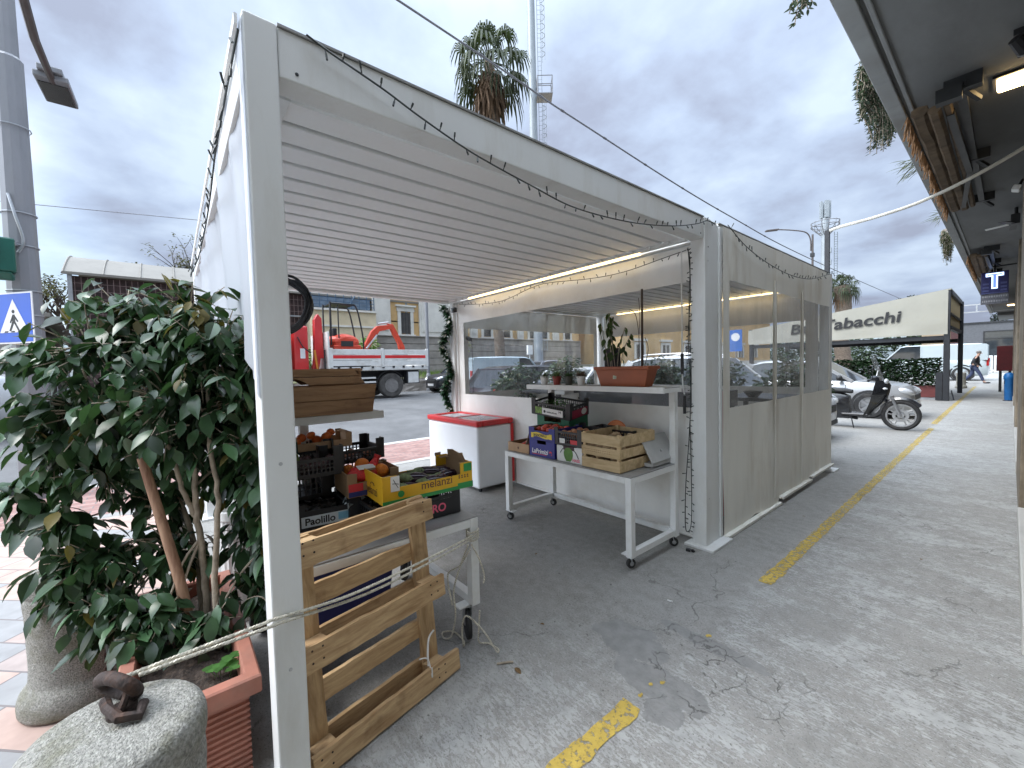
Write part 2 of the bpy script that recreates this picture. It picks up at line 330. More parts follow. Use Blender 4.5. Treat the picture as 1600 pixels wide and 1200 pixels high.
    d = mt('MINIMUM', mt('MINIMUM', blob(-1.30, 1.86, .2, .13), blob(-1.02, 1.69, .22, .1)), mt('MINIMUM', blob(-.93, 1.58, .08, .1), blob(-1.0, 2.14, .28, .05)))
    patch = rng(mt('ADD', d, wob), 1.12, 1.0); col = mix(mt('MULTIPLY', patch, .9), col, mix(rng(mid, .3, .7), (.20, .199, .193), (.25, .248, .24)))
    # cracks
    vo = N(t, 'ShaderNodeTexVoronoi', feature='DISTANCE_TO_EDGE'); vo.inputs['Scale'].default_value = 4.2
    mp = N(t, 'ShaderNodeMapping'); L(P, mp.inputs[0]); wv = N(t, 'ShaderNodeTexNoise'); wv.inputs['Scale'].default_value = 5; wv.inputs['Detail'].default_value = 6; L(P, wv.inputs['Vector'])
    va = N(t, 'ShaderNodeVectorMath', operation='SCALE'); va.inputs['Scale'].default_value = .35; L(wv.outputs['Color'], va.inputs[0]); vb = N(t, 'ShaderNodeVectorMath', operation='ADD'); L(va.outputs[0], vb.inputs[0]); L(mp.outputs[0], vb.inputs[1]); L(vb.outputs[0], vo.inputs['Vector'])
    v2 = N(t, 'ShaderNodeTexVoronoi', feature='DISTANCE_TO_EDGE'); v2.inputs['Scale'].default_value = .62; L(vb.outputs[0], v2.inputs['Vector'])
    crz = rng(blob(-.86, 1.88, .3, .36), 1.2, .7); crz = mt('MULTIPLY', crz, rng(nz(6, det=3), .46, .53))
    c1 = mt('MULTIPLY', rng(vo.outputs['Distance'], .018, .004), crz); c2 = mt('MULTIPLY', rng(v2.outputs['Distance'], .0035, .001), rng(nz(1.3, det=3), .50, .56))
    cr_ = mt('MAXIMUM', c1, mt('MULTIPLY', c2, .6)); col = mix(mt('MULTIPLY', cr_, .62), col, (.05, .047, .042))
    hole = mt('MULTIPLY', rng(nz(26, det=2), .71, .74), .75); col = mix(hole, col, (.1, .097, .09))
    L(col, b.inputs['Base Color'])
    hgt = mt('ADD', mt('MULTIPLY', fine, .35), mt('ADD', mt('MULTIPLY', flake, .5), mt('MULTIPLY', cr_, -1.6)))
    bp = N(t, 'ShaderNodeBump'); bp.inputs['Strength'].default_value = .55; bp.inputs['Distance'].default_value = .008; L(hgt, bp.inputs['Height']); L(bp.outputs[0], b.inputs['Normal'])
    return m
def paving_mat(name, ca, cb, mortar, bw, rh, rot, msize=.008, off=.5, var=.2, pat=0.5):
    m = bpy.data.materials.new(name); m.use_nodes = True; t = m.node_tree; L = t.links.new; b = t.nodes['Principled BSDF']; b.inputs['Roughness'].default_value = .75
    g = N(t, 'ShaderNodeNewGeometry'); mp = N(t, 'ShaderNodeMapping'); mp.inputs['Rotation'].default_value = (0, 0, rot); L(g.outputs['Position'], mp.inputs[0])
    br = N(t, 'ShaderNodeTexBrick'); br.offset = off; br.inputs['Scale'].default_value = 1; br.inputs['Mortar Size'].default_value = msize; br.inputs['Brick Width'].default_value = bw; br.inputs['Row Height'].default_value = rh; br.inputs['Bias'].default_value = 0; br.inputs['Mortar Smooth'].default_value = .2
    br.inputs['Color1'].default_value = (0, 0, 0, 1); br.inputs['Color2'].default_value = (1, 1, 1, 1); br.inputs['Mortar'].default_value = (.5, .5, .5, 1); L(mp.outputs[0], br.inputs['Vector'])
    r = N(t, 'ShaderNodeValToRGB'); r.color_ramp.interpolation = 'EASE'; e = r.color_ramp.elements; e[0].position = pat - .04; e[0].color = (*ca, 1); e[1].position = pat + .04; e[1].color = (*cb, 1); L(br.outputs['Color'], r.inputs[0])
    nz = N(t, 'ShaderNodeTexNoise'); nz.inputs['Scale'].default_value = 9; nz.inputs['Detail'].default_value = 8; L(g.outputs['Position'], nz.inputs['Vector'])
    mr = N(t, 'ShaderNodeMapRange'); mr.inputs[1].default_value = .3; mr.inputs[2].default_value = .7; mr.inputs[3].default_value = 1 - var; mr.inputs[4].default_value = 1 + var; L(nz.outputs['Fac'], mr.inputs[0])
    m1 = N(t, 'ShaderNodeMix', data_type='RGBA', blend_type='MULTIPLY'); m1.inputs[0].default_value = 1; L(r.outputs[0], m1.inputs[6]); L(mr.outputs[0], m1.inputs[7])
    m2 = N(t, 'ShaderNodeMix', data_type='RGBA'); L(br.outputs['Fac'], m2.inputs[0]); L(m1.outputs[2], m2.inputs[6]); m2.inputs[7].default_value = (*mortar, 1); L(m2.outputs[2], b.inputs['Base Color'])
    bp = N(t, 'ShaderNodeBump'); bp.invert = True; bp.inputs['Strength'].default_value = .5; bp.inputs['Distance'].default_value = .006; L(br.outputs['Fac'], bp.inputs['Height']); L(bp.outputs[0], b.inputs['Normal'])
    return m
K['concrete'] = concrete_mat()
K['tiles'] = paving_mat('pink_and_grey_tiles', (.40, .285, .24), (.255, .252, .25), (.17, .15, .145), .42, .2, rad(-45), .006, .5, .13, .60)
K['pavers'] = paving_mat('red_brick_pavers', (.25, .135, .115), (.31, .185, .16), (.17, .14, .13), .22, .11, rad(90), .008, .5, .2)
K['asphalt'] = mat('worn_asphalt', (.115, .115, .115), .9, var=.16, scale=1.2, dirt=(.06, .06, .062), dirt_amt=.7, dscale=.35, bump=.5, bscale=60, wpos=True)
K['kerb'] = mat('kerb_stone', (.42, .41, .385), .8, var=.14, scale=3, bump=.3, wpos=True)
K['earth'] = mat('dry_ground', (.2, .19, .16), .95, var=.3, scale=.2, wpos=True)
# ground sheet to the horizon, following the gentle rise across the street
def build_ground():
    m = M(); xs = [1500, 60, 8, -8.2, -9.5, -11, -13, -15.6, -19.8, -40, -120, -400, -1800]; ys = [-1500, -200, -40, -10, 0, 15, 40, 90, 250, 1800]
    vs = [(x, y, GZ(x) - .1) for y in ys for x in xs]; n = len(xs)
    m.add(vs, [(j * n + i + 1, j * n + i, (j + 1) * n + i, (j + 1) * n + i + 1) for j in range(len(ys) - 1) for i in range(n - 1)])
    struct(m.build('ground', K['earth']), 'dry earth stretching away beyond the street')
    m = M(); xs = [-8.21, -9.5, -11, -13, -15.6, -19.4]; ys = [-70, -20, 0, 20, 60, 160]; n = len(xs)
    m.add([(x, y, GZ(x)) for y in ys for x in xs], [(j * n + i + 1, j * n + i, (j + 1) * n + i, (j + 1) * n + i + 1) for j in range(len(ys) - 1) for i in range(n - 1)])
    struct(m.build('road', K['asphalt']), 'grey patched asphalt street')
    m = M(); m.bx(-6.32, 9, -12, 75, -.3, 0); struct(m.build('pavement', K['concrete']), 'worn concrete forecourt with flaking pale paint')
    m = M(); m.bx(-8.0, -6.32, -30, 75, -.3, -.002); struct(m.build('brick_pavement', K['pavers']), 'red brick paved strip along the kerb')
    m = M(); m.bx(-6.12, -1.30, -10, .02, .0, .004); struct(m.build('tiled_pavement', K['tiles']), 'pink and grey diagonal tiles by the stone bollards')
    m = M()
    for i in range(-25, 75): m.bx(-8.2, -8.0, i + .004, i + .996, -.3, .006)
    struct(m.build('kerb', K['kerb'], bevel=.012), 'pale stone kerb along the street')
    m = M()
    for i in range(0, 60): m.bx(-6.32, -6.17, .06 + i, 1.05 + i, -.2, .008)
    struct(m.build('edging_strip', K['kerb'], bevel=.004), 'pale edging stones between concrete and brick')
build_ground()
def yellow_mat():
    m = mat('worn_yellow_paint', (.52, .37, .07), .7, var=.12, scale=8, wpos=True, bump=.3, bscale=120); t = m.node_tree; L = t.links.new; b = t.nodes['Principled BSDF']; out = t.nodes['Material Output']
    g = N(t, 'ShaderNodeNewGeometry'); mp = N(t, 'ShaderNodeMapping'); L(g.outputs['Position'], mp.inputs[0]); a = N(t, 'ShaderNodeTexNoise'); a.inputs['Scale'].default_value = 34; a.inputs['Detail'].default_value = 9; a.inputs['Roughness'].default_value = .75; L(mp.outputs[0], a.inputs['Vector'])
    sp = N(t, 'ShaderNodeSeparateXYZ'); L(g.outputs['Position'], sp.inputs[0])
    th = N(t, 'ShaderNodeMapRange'); th.inputs[1].default_value = 1.4; th.inputs[2].default_value = 5; th.inputs[3].default_value = .43; th.inputs[4].default_value = .475; L(sp.outputs['Y'], th.inputs[0])
    df = N(t, 'ShaderNodeMath', operation='SUBTRACT'); L(a.outputs['Fac'], df.inputs[0]); L(th.outputs[0], df.inputs[1])
    r = N(t, 'ShaderNodeMapRange'); r.inputs[1].default_value = -.02; r.inputs[2].default_value = .05; r.inputs[4].default_value = .93; L(df.outputs[0], r.inputs[0])
    tr = N(t, 'ShaderNodeBsdfTransparent'); mx = N(t, 'ShaderNodeMixShader'); L(r.outputs[0], mx.inputs[0]); L(tr.outputs[0], mx.inputs[1]); L(b.outputs[0], mx.inputs[2]); L(mx.outputs[0], out.inputs[0]); return m
def build_line():
    m = M(); rng = random.Random(3)
    def seg(y0, y1, w0=-1.085, w1=-.995, step=.06):
        ys = []; y = y0
        while y < y1: ys.append(y); y += step
        ys.append(y1)
        vs = []
        for y in ys: vs += [(w0 + rng.uniform(-.008, .008), y, .004), (w1 + rng.uniform(-.008, .008), y, .004)]
        m.add(vs, [(2 * i, 2 * i + 1, 2 * i + 3, 2 * i + 2) for i in range(len(ys) - 1)])
    seg(-1.0, 1.50); seg(3.02, 12.2, -1.075, -.99); seg(13, 30, -1.12, -1.02, .3)
    for y, x in ((1.57, -1.045), (1.66, -1.05), (1.71, -1.02), (2.2, -1.03)):
        q = rng.uniform(.007, .016); k = 7; m.add([(x + q * rng.uniform(.5, 1.2) * math.cos(6.283 * i / k), y + q * rng.uniform(.6, 1.6) * math.sin(6.283 * i / k), .004) for i in range(k)], [tuple(range(k))])
    struct(m.build('yellow_line', yellow_mat()), 'worn yellow line painted along the walkway')
build_line()
# hills
def build_hills():
    m = M(); vs = []; na = 120; rs = [(500, -.2), (560, .18), (640, .5), (740, .78), (860, 1.0), (1050, 1.05), (1400, .5)]
    for i in range(na + 1):
        az = rad(-120 + 145 * i / na)
        h = 66 + 46 * noise.noise(Vector((i * .085, 3, 0))) + 22 * noise.noise(Vector((i * .33, 8, 0))) + 7 * noise.noise(Vector((i * 1.3, 2, 0)))
        left = max(0, min(1, (-88 - math.degrees(az)) / 8)); h = h * (.72 + .75 * left)
        right = max(0, min(1, (math.degrees(az) + 12) / 10)); h *= 1 - .35 * right
        for r, k in rs: vs.append((r * math.sin(az), r * math.cos(az), h * k + (6 * noise.noise(Vector((i * .6, r * .02, 0))) if k > .3 else 0)))
    n = len(rs); m.add(vs, [(i * n + j, i * n + j + 1, (i + 1) * n + j + 1, (i + 1) * n + j) for i in range(na) for j in range(n - 1)])
    o = m.build('hills', mat('wooded_hillside', (.13, .155, .16), .95, var=.5, scale=.02, dirt=(.3, .29, .27), dirt_amt=.6, dscale=.05, wpos=True), smooth=True); struct(o, 'hazy wooded hills behind the town')
build_hills()
# ================================================================ PERGOLA
PX1, PX0, PY0, PY1, PY2 = -1.533, -5.42, .216, 3.33, 6.86     # front plane, back plane, left end, divider, far end
ZB, ZT = 2.47, 2.63
def fold(u, z, s, amp):
    return amp * (noise.noise(Vector((u * 2.3 + s, z * .35, s))) + .5 * noise.noise(Vector((u * 6.5, z * .8 + s, 2 * s))) + .22 * noise.noise(Vector((u * 15, z * 2.4, s))))
def curtain(name, parent, o, ax, nrm, W, z0, z1, wins, mt, wm, seed, amp=.02, step=.045, hem=None, label=None, tuck=0):
    """cloth sheet from o along ax (width W) with see-through windows; every window is a sheet of its own"""
    ax, nrm = Vector(ax), Vector(nrm); us = [0.0, W]; zs = [z0, z1]
    for (a, b, c, d) in wins: us += [a, b]; zs += [c, d]
    def fill(v):
        v = sorted(set(round(x, 4) for x in v)); r = []
        for a, b in zip(v, v[1:]):
            k = max(1, int(round((b - a) / step))); r += [a + (b - a) * i / k for i in range(k)]
        return r + [v[-1]]
    us = fill(us); zs = fill(zs); n = len(us)
    def pt(u, z):
        k = 1 - .75 * max(0, (z - z1 + .35) / .35) if z > z1 - .35 else 1
        zz = z
        if hem and z < z0 + .25: zz = z + hem(u) * (1 - (z - z0) / .25)
        if tuck: k *= max(0, min(1, (W - u) / tuck)); zz += 0; return Vector(o) + ax * u + nrm * ((fold(u, z, seed, amp) + amp * .7) * k) + Vector((0, 0, zz))
        return Vector(o) + ax * u + nrm * (fold(u, z, seed, amp) * k) + Vector((0, 0, zz))
    vs = [pt(u, z) for z in zs for u in us]; cf = []; wf = [[] for _ in wins]
    for j in range(len(zs) - 1):
        for i in range(n - 1):
            uc, zc = (us[i] + us[i + 1]) / 2, (zs[j] + zs[j + 1]) / 2; f = (j * n + i, j * n + i + 1, (j + 1) * n + i + 1, (j + 1) * n + i)
            for k, (a, b, c, d) in enumerate(wins):
                if a < uc < b and c < zc < d: wf[k].append(f); break
            else: cf.append(f)
    def mk(nm, fs, mm, par, th):
        idx = sorted({i for f in fs for i in f}); mp = {i: k for k, i in enumerate(idx)}; q = M(); q.add([vs[i] for i in idx], [[mp[i] for i in f] for f in fs])
        ob = q.build(nm, mm, par, smooth=True)
        return ob
    c = mk(name, cf, mt, parent, .002)
    if label: c['label'] = label
    for k in range(len(wins)): mk('window', wf[k], wm, c, 0)
    return c
def build_pergola():
    o = thing('pergola', 'white aluminium pergola with louvred roof sheltering the fruit stand', 'pergola')
    g = K['greywhite']
    posts = [(PX1 - .117, PX1, .218, .314), (PX1 - .117, PX1, 3.25, 3.36), (PX1 - .117, PX1, 6.74, 6.86), (PX0, PX0 + .117, .218, .314), (PX0, PX0 + .117, 3.27, 3.385), (PX0, PX0 + .117, 6.74, 6.86)]
    for i, (a, b, c, d) in enumerate(posts):
        m = M(); m.bx(a, b, c, d, 0, ZT + .003); p = m.build('post', g, o, bevel=.006)
        m = M(); m.bx(a - .045, b + .075, c - .05, d + (.2 if i in (1,) else .05), .001, .022); m.build('base_plate', g, p, bevel=.003)
    m = M(); m.bx(PX1 - .09, PX1 - .006, 3.362, 3.465, .02, ZT); m.bx(PX1 - .10, PX1 - .012, 3.467, 3.50, .02, ZT - .01); m.bx(PX1 - .05, PX1 + .002, 3.502, 3.545, .025, ZT - .03); m.build('channel', g, o, bevel=.004)
    for xa, xb in ((-1.66, PX1 - .022), (PX0 + .12, PX0 + .16)): m = M(); m.bx(xa, xb, PY1 - .02, PY1 + .02, .02, ZB - .002); m.build('curtain_rail', g, o, bevel=.004)
    def beam(a, b, c, d, z0=ZB, z1=ZT):
        m = M(); m.bx(a, b, c, d, z0, z1); return m.build('beam', g, o, bevel=.005)
    for (c, d) in ((.316, 3.248), (3.503, 6.738)):
        beam(PX1 - .112, PX1 - .008, c, d); beam(PX0 + .01, PX0 + .105, c + .0, d)
        m = M(); m.bx(PX1 - .108, PX1 - .002, c, d, ZT + .0005, ZT + .009); m.build('cap_strip', K['greytop'], o)
    for (c, d) in ((.222, .31), (3.272, 3.36), (6.745, 6.85)): beam(PX0 + .119, PX1 - .119, c, d)
    for (x, y, z) in ((PX1 - .0005, 3.305, 2.41), (PX1 - .0005, 3.30, 2.30), (PX1 - .0085, .37, 2.5), (PX1 - .0085, 3.2, 2.5), (PX1 - .0005, .265, 1.2), (PX1 - .0005, .265, .5), (PX1 - .0005, 3.30, .4)):
        m = M(); m.lathe([(.006, 0), (.006, .002), (.003, .003)], (x, y, z), 10, R=Matrix.Rotation(math.pi / 2, 3, 'Y')); m.build('screw', K['darkmetal'] if z > 2.3 else K['steel'], o)
    # gutters inside the frame, then the louvres
    for (c, d) in ((.33, 3.24), (3.40, 6.72)):
        m = M(); x = -1.70; k = 0
        while x > PX0 + .16:
            w = .152; pts = [(x, ZB + .028), (x - .003, ZB + .024), (x - w + .003, ZB + .030), (x - w, ZB + .034), (x - w, ZB + .052), (x - w - .028, ZB + .052), (x - w - .028, ZB + .057), (x - w + .012, ZB + .057), (x - w + .012, ZB + .044), (x - .03, ZB + .044), (x, ZB + .048)]
            m.cur = 0; m.prism([(p[0], p[1]) for p in pts], (0, c + .02, 0), (1, 0, 0), (0, 0, 1), (0, d - c - .04, 0)); m.cur = 1; m.bx(x - w - .017, x - w - .003, c + .022, d - .022, ZB + .040, ZB + .0515); x -= .172; k += 1
        m.build('louvred_roof', [mat('white_louvre', (.84, .845, .84), .45, var=.03, scale=1.5, dirt=(.6, .58, .52), dirt_amt=.25, dscale=3), K['gap_shade']], o)
        for xa, xb in ((-1.725, PX1 - .114), (PX0 + .107, PX0 + .30)): m = M(); m.bx(xa, xb, c - .01, d + .01, ZB + .068, ZB + .085); m.build('gap_gutter', g, o)  # strips added above the slats to block sky light beside the beams
        for ya, yb in ((c, c + .045), (d - .045, d)): m = M(); m.bx(PX0 + .13, PX1 - .13, ya, yb, ZB + .004, ZB + .03); m.build('gap_gutter', g, o)
        x = -1.80
        while x > PX0 + .2: m = M(); m.bx(x - .008, x + .008, d - .07, d - .046, ZB - .0, ZB + .026); m.build('pivot', g, o); x -= .172
    for (y, x0, x1) in ((3.225, -2.09, -4.80), (6.68, -2.1, -4.85)):
        m = M(); m.bx(x1, x0, y - .012, y + .012, ZB - .012, ZB + .006); m.build('light_strip', emit('warm_strip_light', (1, .74, .34), 2.6), o)
    # curtains
    def hem1(u): return .03 * noise.noise(Vector((u * 2, 4, 1)))
    c = curtain('divider_curtain', o, (PX0 + .15, PY1 - .0, 0), (1, 0, 0), (0, 1, 0), PX1 - .15 - PX0 - .12, .025, ZB - .01, [(.15, 3.60, 1.125, 2.17)], K['pvcwhite'], K['film'], 5, .015, label='white roller curtain with one wide clear window')
    m = M(); m.tube([(PX0 + .16, PY1 - .012, .045), (PX1 - .14, PY1 - .012, .045)], .014, 8); m.build('hem_bar', K['white'], c)
    def hem2(u): return -.0 + (.0 if u < 1.3 else (.045 if u < 2.3 else .075)) + .012 * noise.noise(Vector((u * 5, 1, 1)))
    c = curtain('side_curtain', o, (PX1 + .006, 3.55, 0), (0, 1, 0), (1, 0, 0), 3.25, .03, ZT - .012, [(.125, 1.14, 1.105, 2.19), (1.20, 1.98, 1.105, 2.19), (2.06, 3.16, 1.105, 2.19)], K['pvcbeige'], K['filmw'], 11, .026, hem=hem2, label='cream tarpaulin curtain with three clear windows')
    m = M()
    for a, b, dz in ((3.55, 4.84, 0), (4.85, 5.86, .045), (5.87, 6.80, .075)):
        m.bx(PX1 + .0, PX1 + .03, a, b, .012 + dz, .028 + dz); m.bx(PX1 + .03, PX1 + .045, a + .01, b - .005, .004 + dz, .03 + dz)
    m.build('hem_bar', K['pvcbeige'], c, bevel=.003)
    m = M()
    for y in (4.72, 5.57): m.bx(PX1 + .016, PX1 + .021, y - .022, y + .022, .1, 2.3)
    m.build('zip_seam', K['pvcbeige'], c)
    curtain('end_curtain', o, (PX0 + .15, PY2 - .05, 0), (1, 0, 0), (0, 1, 0), 3.6, .03, ZB - .01, [(.15, 3.45, 1.12, 2.05)], K['pvcwhite'], K['film'], 21, .012, label='far end curtain with wide clear window')
    curtain('back_curtain', o, (PX0 + .05, 3.45, 0), (0, 1, 0), (1, 0, 0), 3.25, .03, ZB - .01, [(.12, 3.15, 1.12, 2.12)], K['pvcwhite'], K['film'], 31, .012, label='street side curtain with wide clear window')
    # half rolled sheet at the near left end
    m = mat('translucent_tarpaulin', (.52, .55, .60), .4, var=.05, scale=2, dirt=(.45, .47, .5), dirt_amt=.3, dscale=2); t = m.node_tree; b = t.nodes['Principled BSDF']; tl = N(t, 'ShaderNodeBsdfTranslucent'); tl.inputs[0].default_value = (.6, .64, .7, 1); mx = N(t, 'ShaderNodeMixShader'); mx.inputs[0].default_value = .3
    t.links.new(b.outputs[0], mx.inputs[1]); t.links.new(tl.outputs[0], mx.inputs[2]); t.links.new(mx.outputs[0], t.nodes['Material Output'].inputs[0])
    def hem3(u): return .06 * noise.noise(Vector((u * 1.7, 9, 1))) - .12 * max(0, 1 - (3.80 - u) / .35)
    c = curtain('left_curtain', o, (PX0 + .02, .214, 0), (1, 0, 0), (0, 1, 0), 3.865, 1.55, ZT - .01, [], m, K['film'], 41, .05, hem=hem3, label='bluish white sheet half rolled up', tuck=.35)
    m = M(); m.bx(PX0, PX1 - .03, .200, .210, ZT - .03, ZT + .002); m.build('top_rail', g, c)
build_pergola()
# ================================================================ FOREGROUND
def stone_mat():
    return mat('weathered_stone', (.32, .312, .28), .95, var=.32, scale=130, dirt=(.15, .145, .09), dirt_amt=.9, dscale=7, bump=.9, bscale=190, detail=3)
K['stone'] = stone_mat()
def bollard(x, y, label, h=.72):
    o = thing('stone_bollard', label, 'bollard', (x, y, 0), group='stone bollards along the tiled pavement')
    s = h / .72
    m = M(); m.lathe([(.19, 0), (.20, .02), (.20, .09), (.185, .125), (.165, .15), (.158, .17), (.156, .3), (.157, .45), (.160, .56), (.163, .605), (.157, .617), (.157, .624), (.165, .636), (.168, .66), (.166, .69), (.156, .71), (.135, .72), (.06, .724), (.02, .724)], (0, 0, 0), 48)
    b = m.build('shaft', K['stone'], o, smooth=True)
    tx = bpy.data.textures.new('stone_wear', 'CLOUDS'); tx.noise_scale = .06
    sb = b.modifiers.new('sub', 'SUBSURF'); sb.levels = 1; sb.render_levels = 2
    d = b.modifiers.new('wear', 'DISPLACE'); d.texture = tx; d.strength = .0035; d.mid_level = .5
    if s != 1: b.scale = (1, 1, s)
    return o
b1 = bollard(-1.268, -.135, 'worn stone bollard with iron ring nearest the white post, rope tied to it')
b2 = bollard(-2.80, -.40, 'lichened stone bollard half hidden behind the potted ficus', .62)
def ring_build():
    m = M(); pts = [(-.075 + .050 * math.cos(a) + .034 * math.sin(a), .004 + .034 * math.cos(a), .765 + .036 * math.sin(a)) for a in [2 * math.pi * k / 20 for k in range(21)]]
    m.tube(pts, .0145, 10, cap=False); m.build('iron_ring', K['rust'], b1, smooth=True)
    m = M(); m.lathe([(.028, .72), (.028, .737), (.012, .745)], (-.03, .012, 0), 14); m.tube([(-.03 + .022 * math.cos(a), .012 + .01 * math.sin(a), .745 + .02 * math.sin(a)) for a in [math.pi * k / 8 for k in range(9)]], .008, 8)
    m.tube([(-.075, -.02, .741), (-.03, -.012, .748), (.015, .01, .742), (.028, .045, .738), (-.01, .05, .74)], .011, 8); m.build('shackle', K['rust'], b1, smooth=True)
ring_build()
def chain_build():
    m = M(); z = .66; k = 0; x, y = -2.52, -.27
    while z > .12:
        pts = [(x + (.011 * math.cos(a) if k % 2 else 0) + .002 * k, y + (0 if k % 2 else .011 * math.cos(a)), z + .021 * math.sin(a)) for a in [2 * math.pi * q / 12 for q in range(13)]]
        m.tube(pts, .0045, 6, cap=False); z -= .031; k += 1
    tag(m.build('chain', K['rust'], smooth=True), 'rusty chain hanging by the lichened bollard beside the planter', 'chain')
chain_build()
# rope from the ring to the leg of the near trolley
def rope_mat():
    m = mat('cotton_rope', (.62, .58, .48), .9, var=.15, scale=40); t = m.node_tree; L = t.links.new; b = t.nodes['Principled BSDF']
    tc = N(t, 'ShaderNodeTexCoord'); w = N(t, 'ShaderNodeTexWave', bands_direction='DIAGONAL'); w.inputs['Scale'].default_value = 42; w.inputs['Distortion'].default_value = .3; L(tc.outputs['Object'], w.inputs['Vector'])
    bp = N(t, 'ShaderNodeBump'); bp.inputs['Strength'].default_value = .9; bp.inputs['Distance'].default_value = .004; L(w.outputs['Fac'], bp.inputs['Height']); L(bp.outputs[0], b.inputs['Normal']); return m
K['rope'] = rope_mat()
def smooth_path(pts, k=10):
    pts = [Vector(p) for p in pts]; out = []
    for i in range(len(pts) - 1):
        p0, p1, p2, p3 = pts[max(i - 1, 0)], pts[i], pts[i + 1], pts[min(i + 2, len(pts) - 1)]
        for j in range(k):
            t = j / k; out.append(.5 * ((2 * p1) + (p2 - p0) * t + (2 * p0 - 5 * p1 + 4 * p2 - p3) * t * t + (3 * p1 - p0 - 3 * p2 + p3) * t ** 3))
    return out + [pts[-1]]
def rope_strands(m, path, R, r, n=3, pitch=.03):
    """twisted strands along a path"""
    P = [Vector(p) for p in path]; dense = []
    for a, b in zip(P, P[1:]):
        k = max(1, int((b - a).length / .006)); dense += [a.lerp(b, i / k) for i in range(k)]
    dense.append(P[-1]); L = 0
    lanes = [[] for _ in range(n)]; prev = None
    for i, p in enumerate(dense):
        d = (dense[min(i + 1, len(dense) - 1)] - dense[max(i - 1, 0)]).normalized(); up = Vector((0, 0, 1)) if abs(d.z) < .9 else Vector((1, 0, 0))
        a = d.cross(up).normalized(); b = a.cross(d)
        if i: L += (p - dense[i - 1]).length
        for q in range(n):
            t = 2 * math.pi * (L / pitch + q / n); lanes[q].append(p + a * (R * math.cos(t)) + b * (R * math.sin(t)))
    for l in lanes: m.tube(l, r, 5)
def rope_build():
    m = M((-1.4, -.1, .72))
    rope_strands(m, smooth_path([(-1.375, -.118, .765), (-1.50, .185, .706), (-1.515, .225, .7), (-1.58, .50, .655), (-1.73, .92, .617), (-1.832, 1.208, .60)]), .0028, .0034)
    rope_strands(m, smooth_path([(-1.368, -.095, .76), (-1.497, .205, .690), (-1.512, .235, .683), (-1.60, .55, .625), (-1.73, .94, .597), (-1.832, 1.208, .585)]), .0028, .0034)
    for z in (.575, .590, .605, .62): rope_strands(m, smooth_path([(-1.825 - .03 * (1 - math.cos(a)), 1.225 + .034 * math.sin(a), z + .004 * math.sin(2 * a)) for a in [2 * math.pi * k / 10 for k in range(11)]], 3), .0024, .0029)
    for pts in ([(-1.785, 1.17, .58), (-1.76, 1.20, .5), (-1.77, 1.235, .40), (-1.765, 1.225, .36)],
                [(-1.80, 1.16, .575), (-1.83, 1.13, .47), (-1.86, 1.10, .33), (-1.85, 1.10, .2), (-1.9, 1.10, .06), (-1.98, 1.10, .008), (-2.03, 1.12, .008), (-1.99, 1.17, .008), (-1.89, 1.17, .008), (-1.83, 1.13, .03), (-1.82, 1.12, .14), (-1.8, 1.14, .2), (-1.73, 1.2, .12), (-1.68, 1.235, .03), (-1.71, 1.27, .008), (-1.78, 1.26, .008), (-1.80, 1.21, .03), (-1.78, 1.2, .13), (-1.77, 1.2, .22)],
                [(-1.88, 1.10, .24), (-1.9, 1.09, .4), (-1.84, 1.13, .46), (-1.80, 1.17, .55)]):
        rope_strands(m, smooth_path(pts, 8), .0024, .0029)
    tag(m.build('rope', K['rope'], smooth=True), 'doubled off-white rope stretched from the iron ring to the trolley leg', 'rope')
rope_build()
# ---------------------------------------------------------------- planter and ficus
def planter_build():
    x0, x1, y0, y1, h = -2.80, -1.735, -.205, .205, .40
    o = thing('planter', 'terracotta ribbed trough planter holding the ficus beside the white post', 'planter', ((x0 + x1) / 2, (y0 + y1) / 2, 0))
    m = M(o.location); t = .016; tp = .035
    def ring(z, i): return [(x0 + i, y0 + i, z), (x1 - i, y0 + i, z), (x1 - i, y1 - i, z), (x0 + i, y1 - i, z)]
    def loft(rs):
        vs = [p for r in rs for p in r]; m.add(vs, [(a * 4 + b, a * 4 + (b + 1) % 4, a * 4 + 4 + (b + 1) % 4, a * 4 + 4 + b) for a in range(len(rs) - 1) for b in range(4)])
    rs = [ring(.01, tp + .02)]; z = .03; k = 0
    while z < .315: rs += [ring(z, tp + .012), ring(z + .004, tp + .002), ring(z + .012, tp + .002), ring(z + .016, tp + .012)]; z += .0225
    loft(rs + [ring(.33, tp), ring(.332, .004), ring(.34, 0), ring(h - .006, 0), ring(h, .006), ring(h, .045), ring(h - .01, .05), ring(.30, .06)])
    m.build('trough', K['terra'], o)
    m = M(o.location); nx, ny = 40, 16; vs = [(x0 + .055 + (x1 - x0 - .11) * i / nx, y0 + .055 + (y1 - y0 - .11) * j / ny, .325 + .016 * noise.noise(Vector((i * .5, j * .5, 0)))) for j in range(ny + 1) for i in range(nx + 1)]
    m.add(vs, [(j * (nx + 1) + i, j * (nx + 1) + i + 1, (j + 1) * (nx + 1) + i + 1, (j + 1) * (nx + 1) + i) for j in range(ny) for i in range(nx)])
    m.build('soil', K['soil'], o)
planter_build()
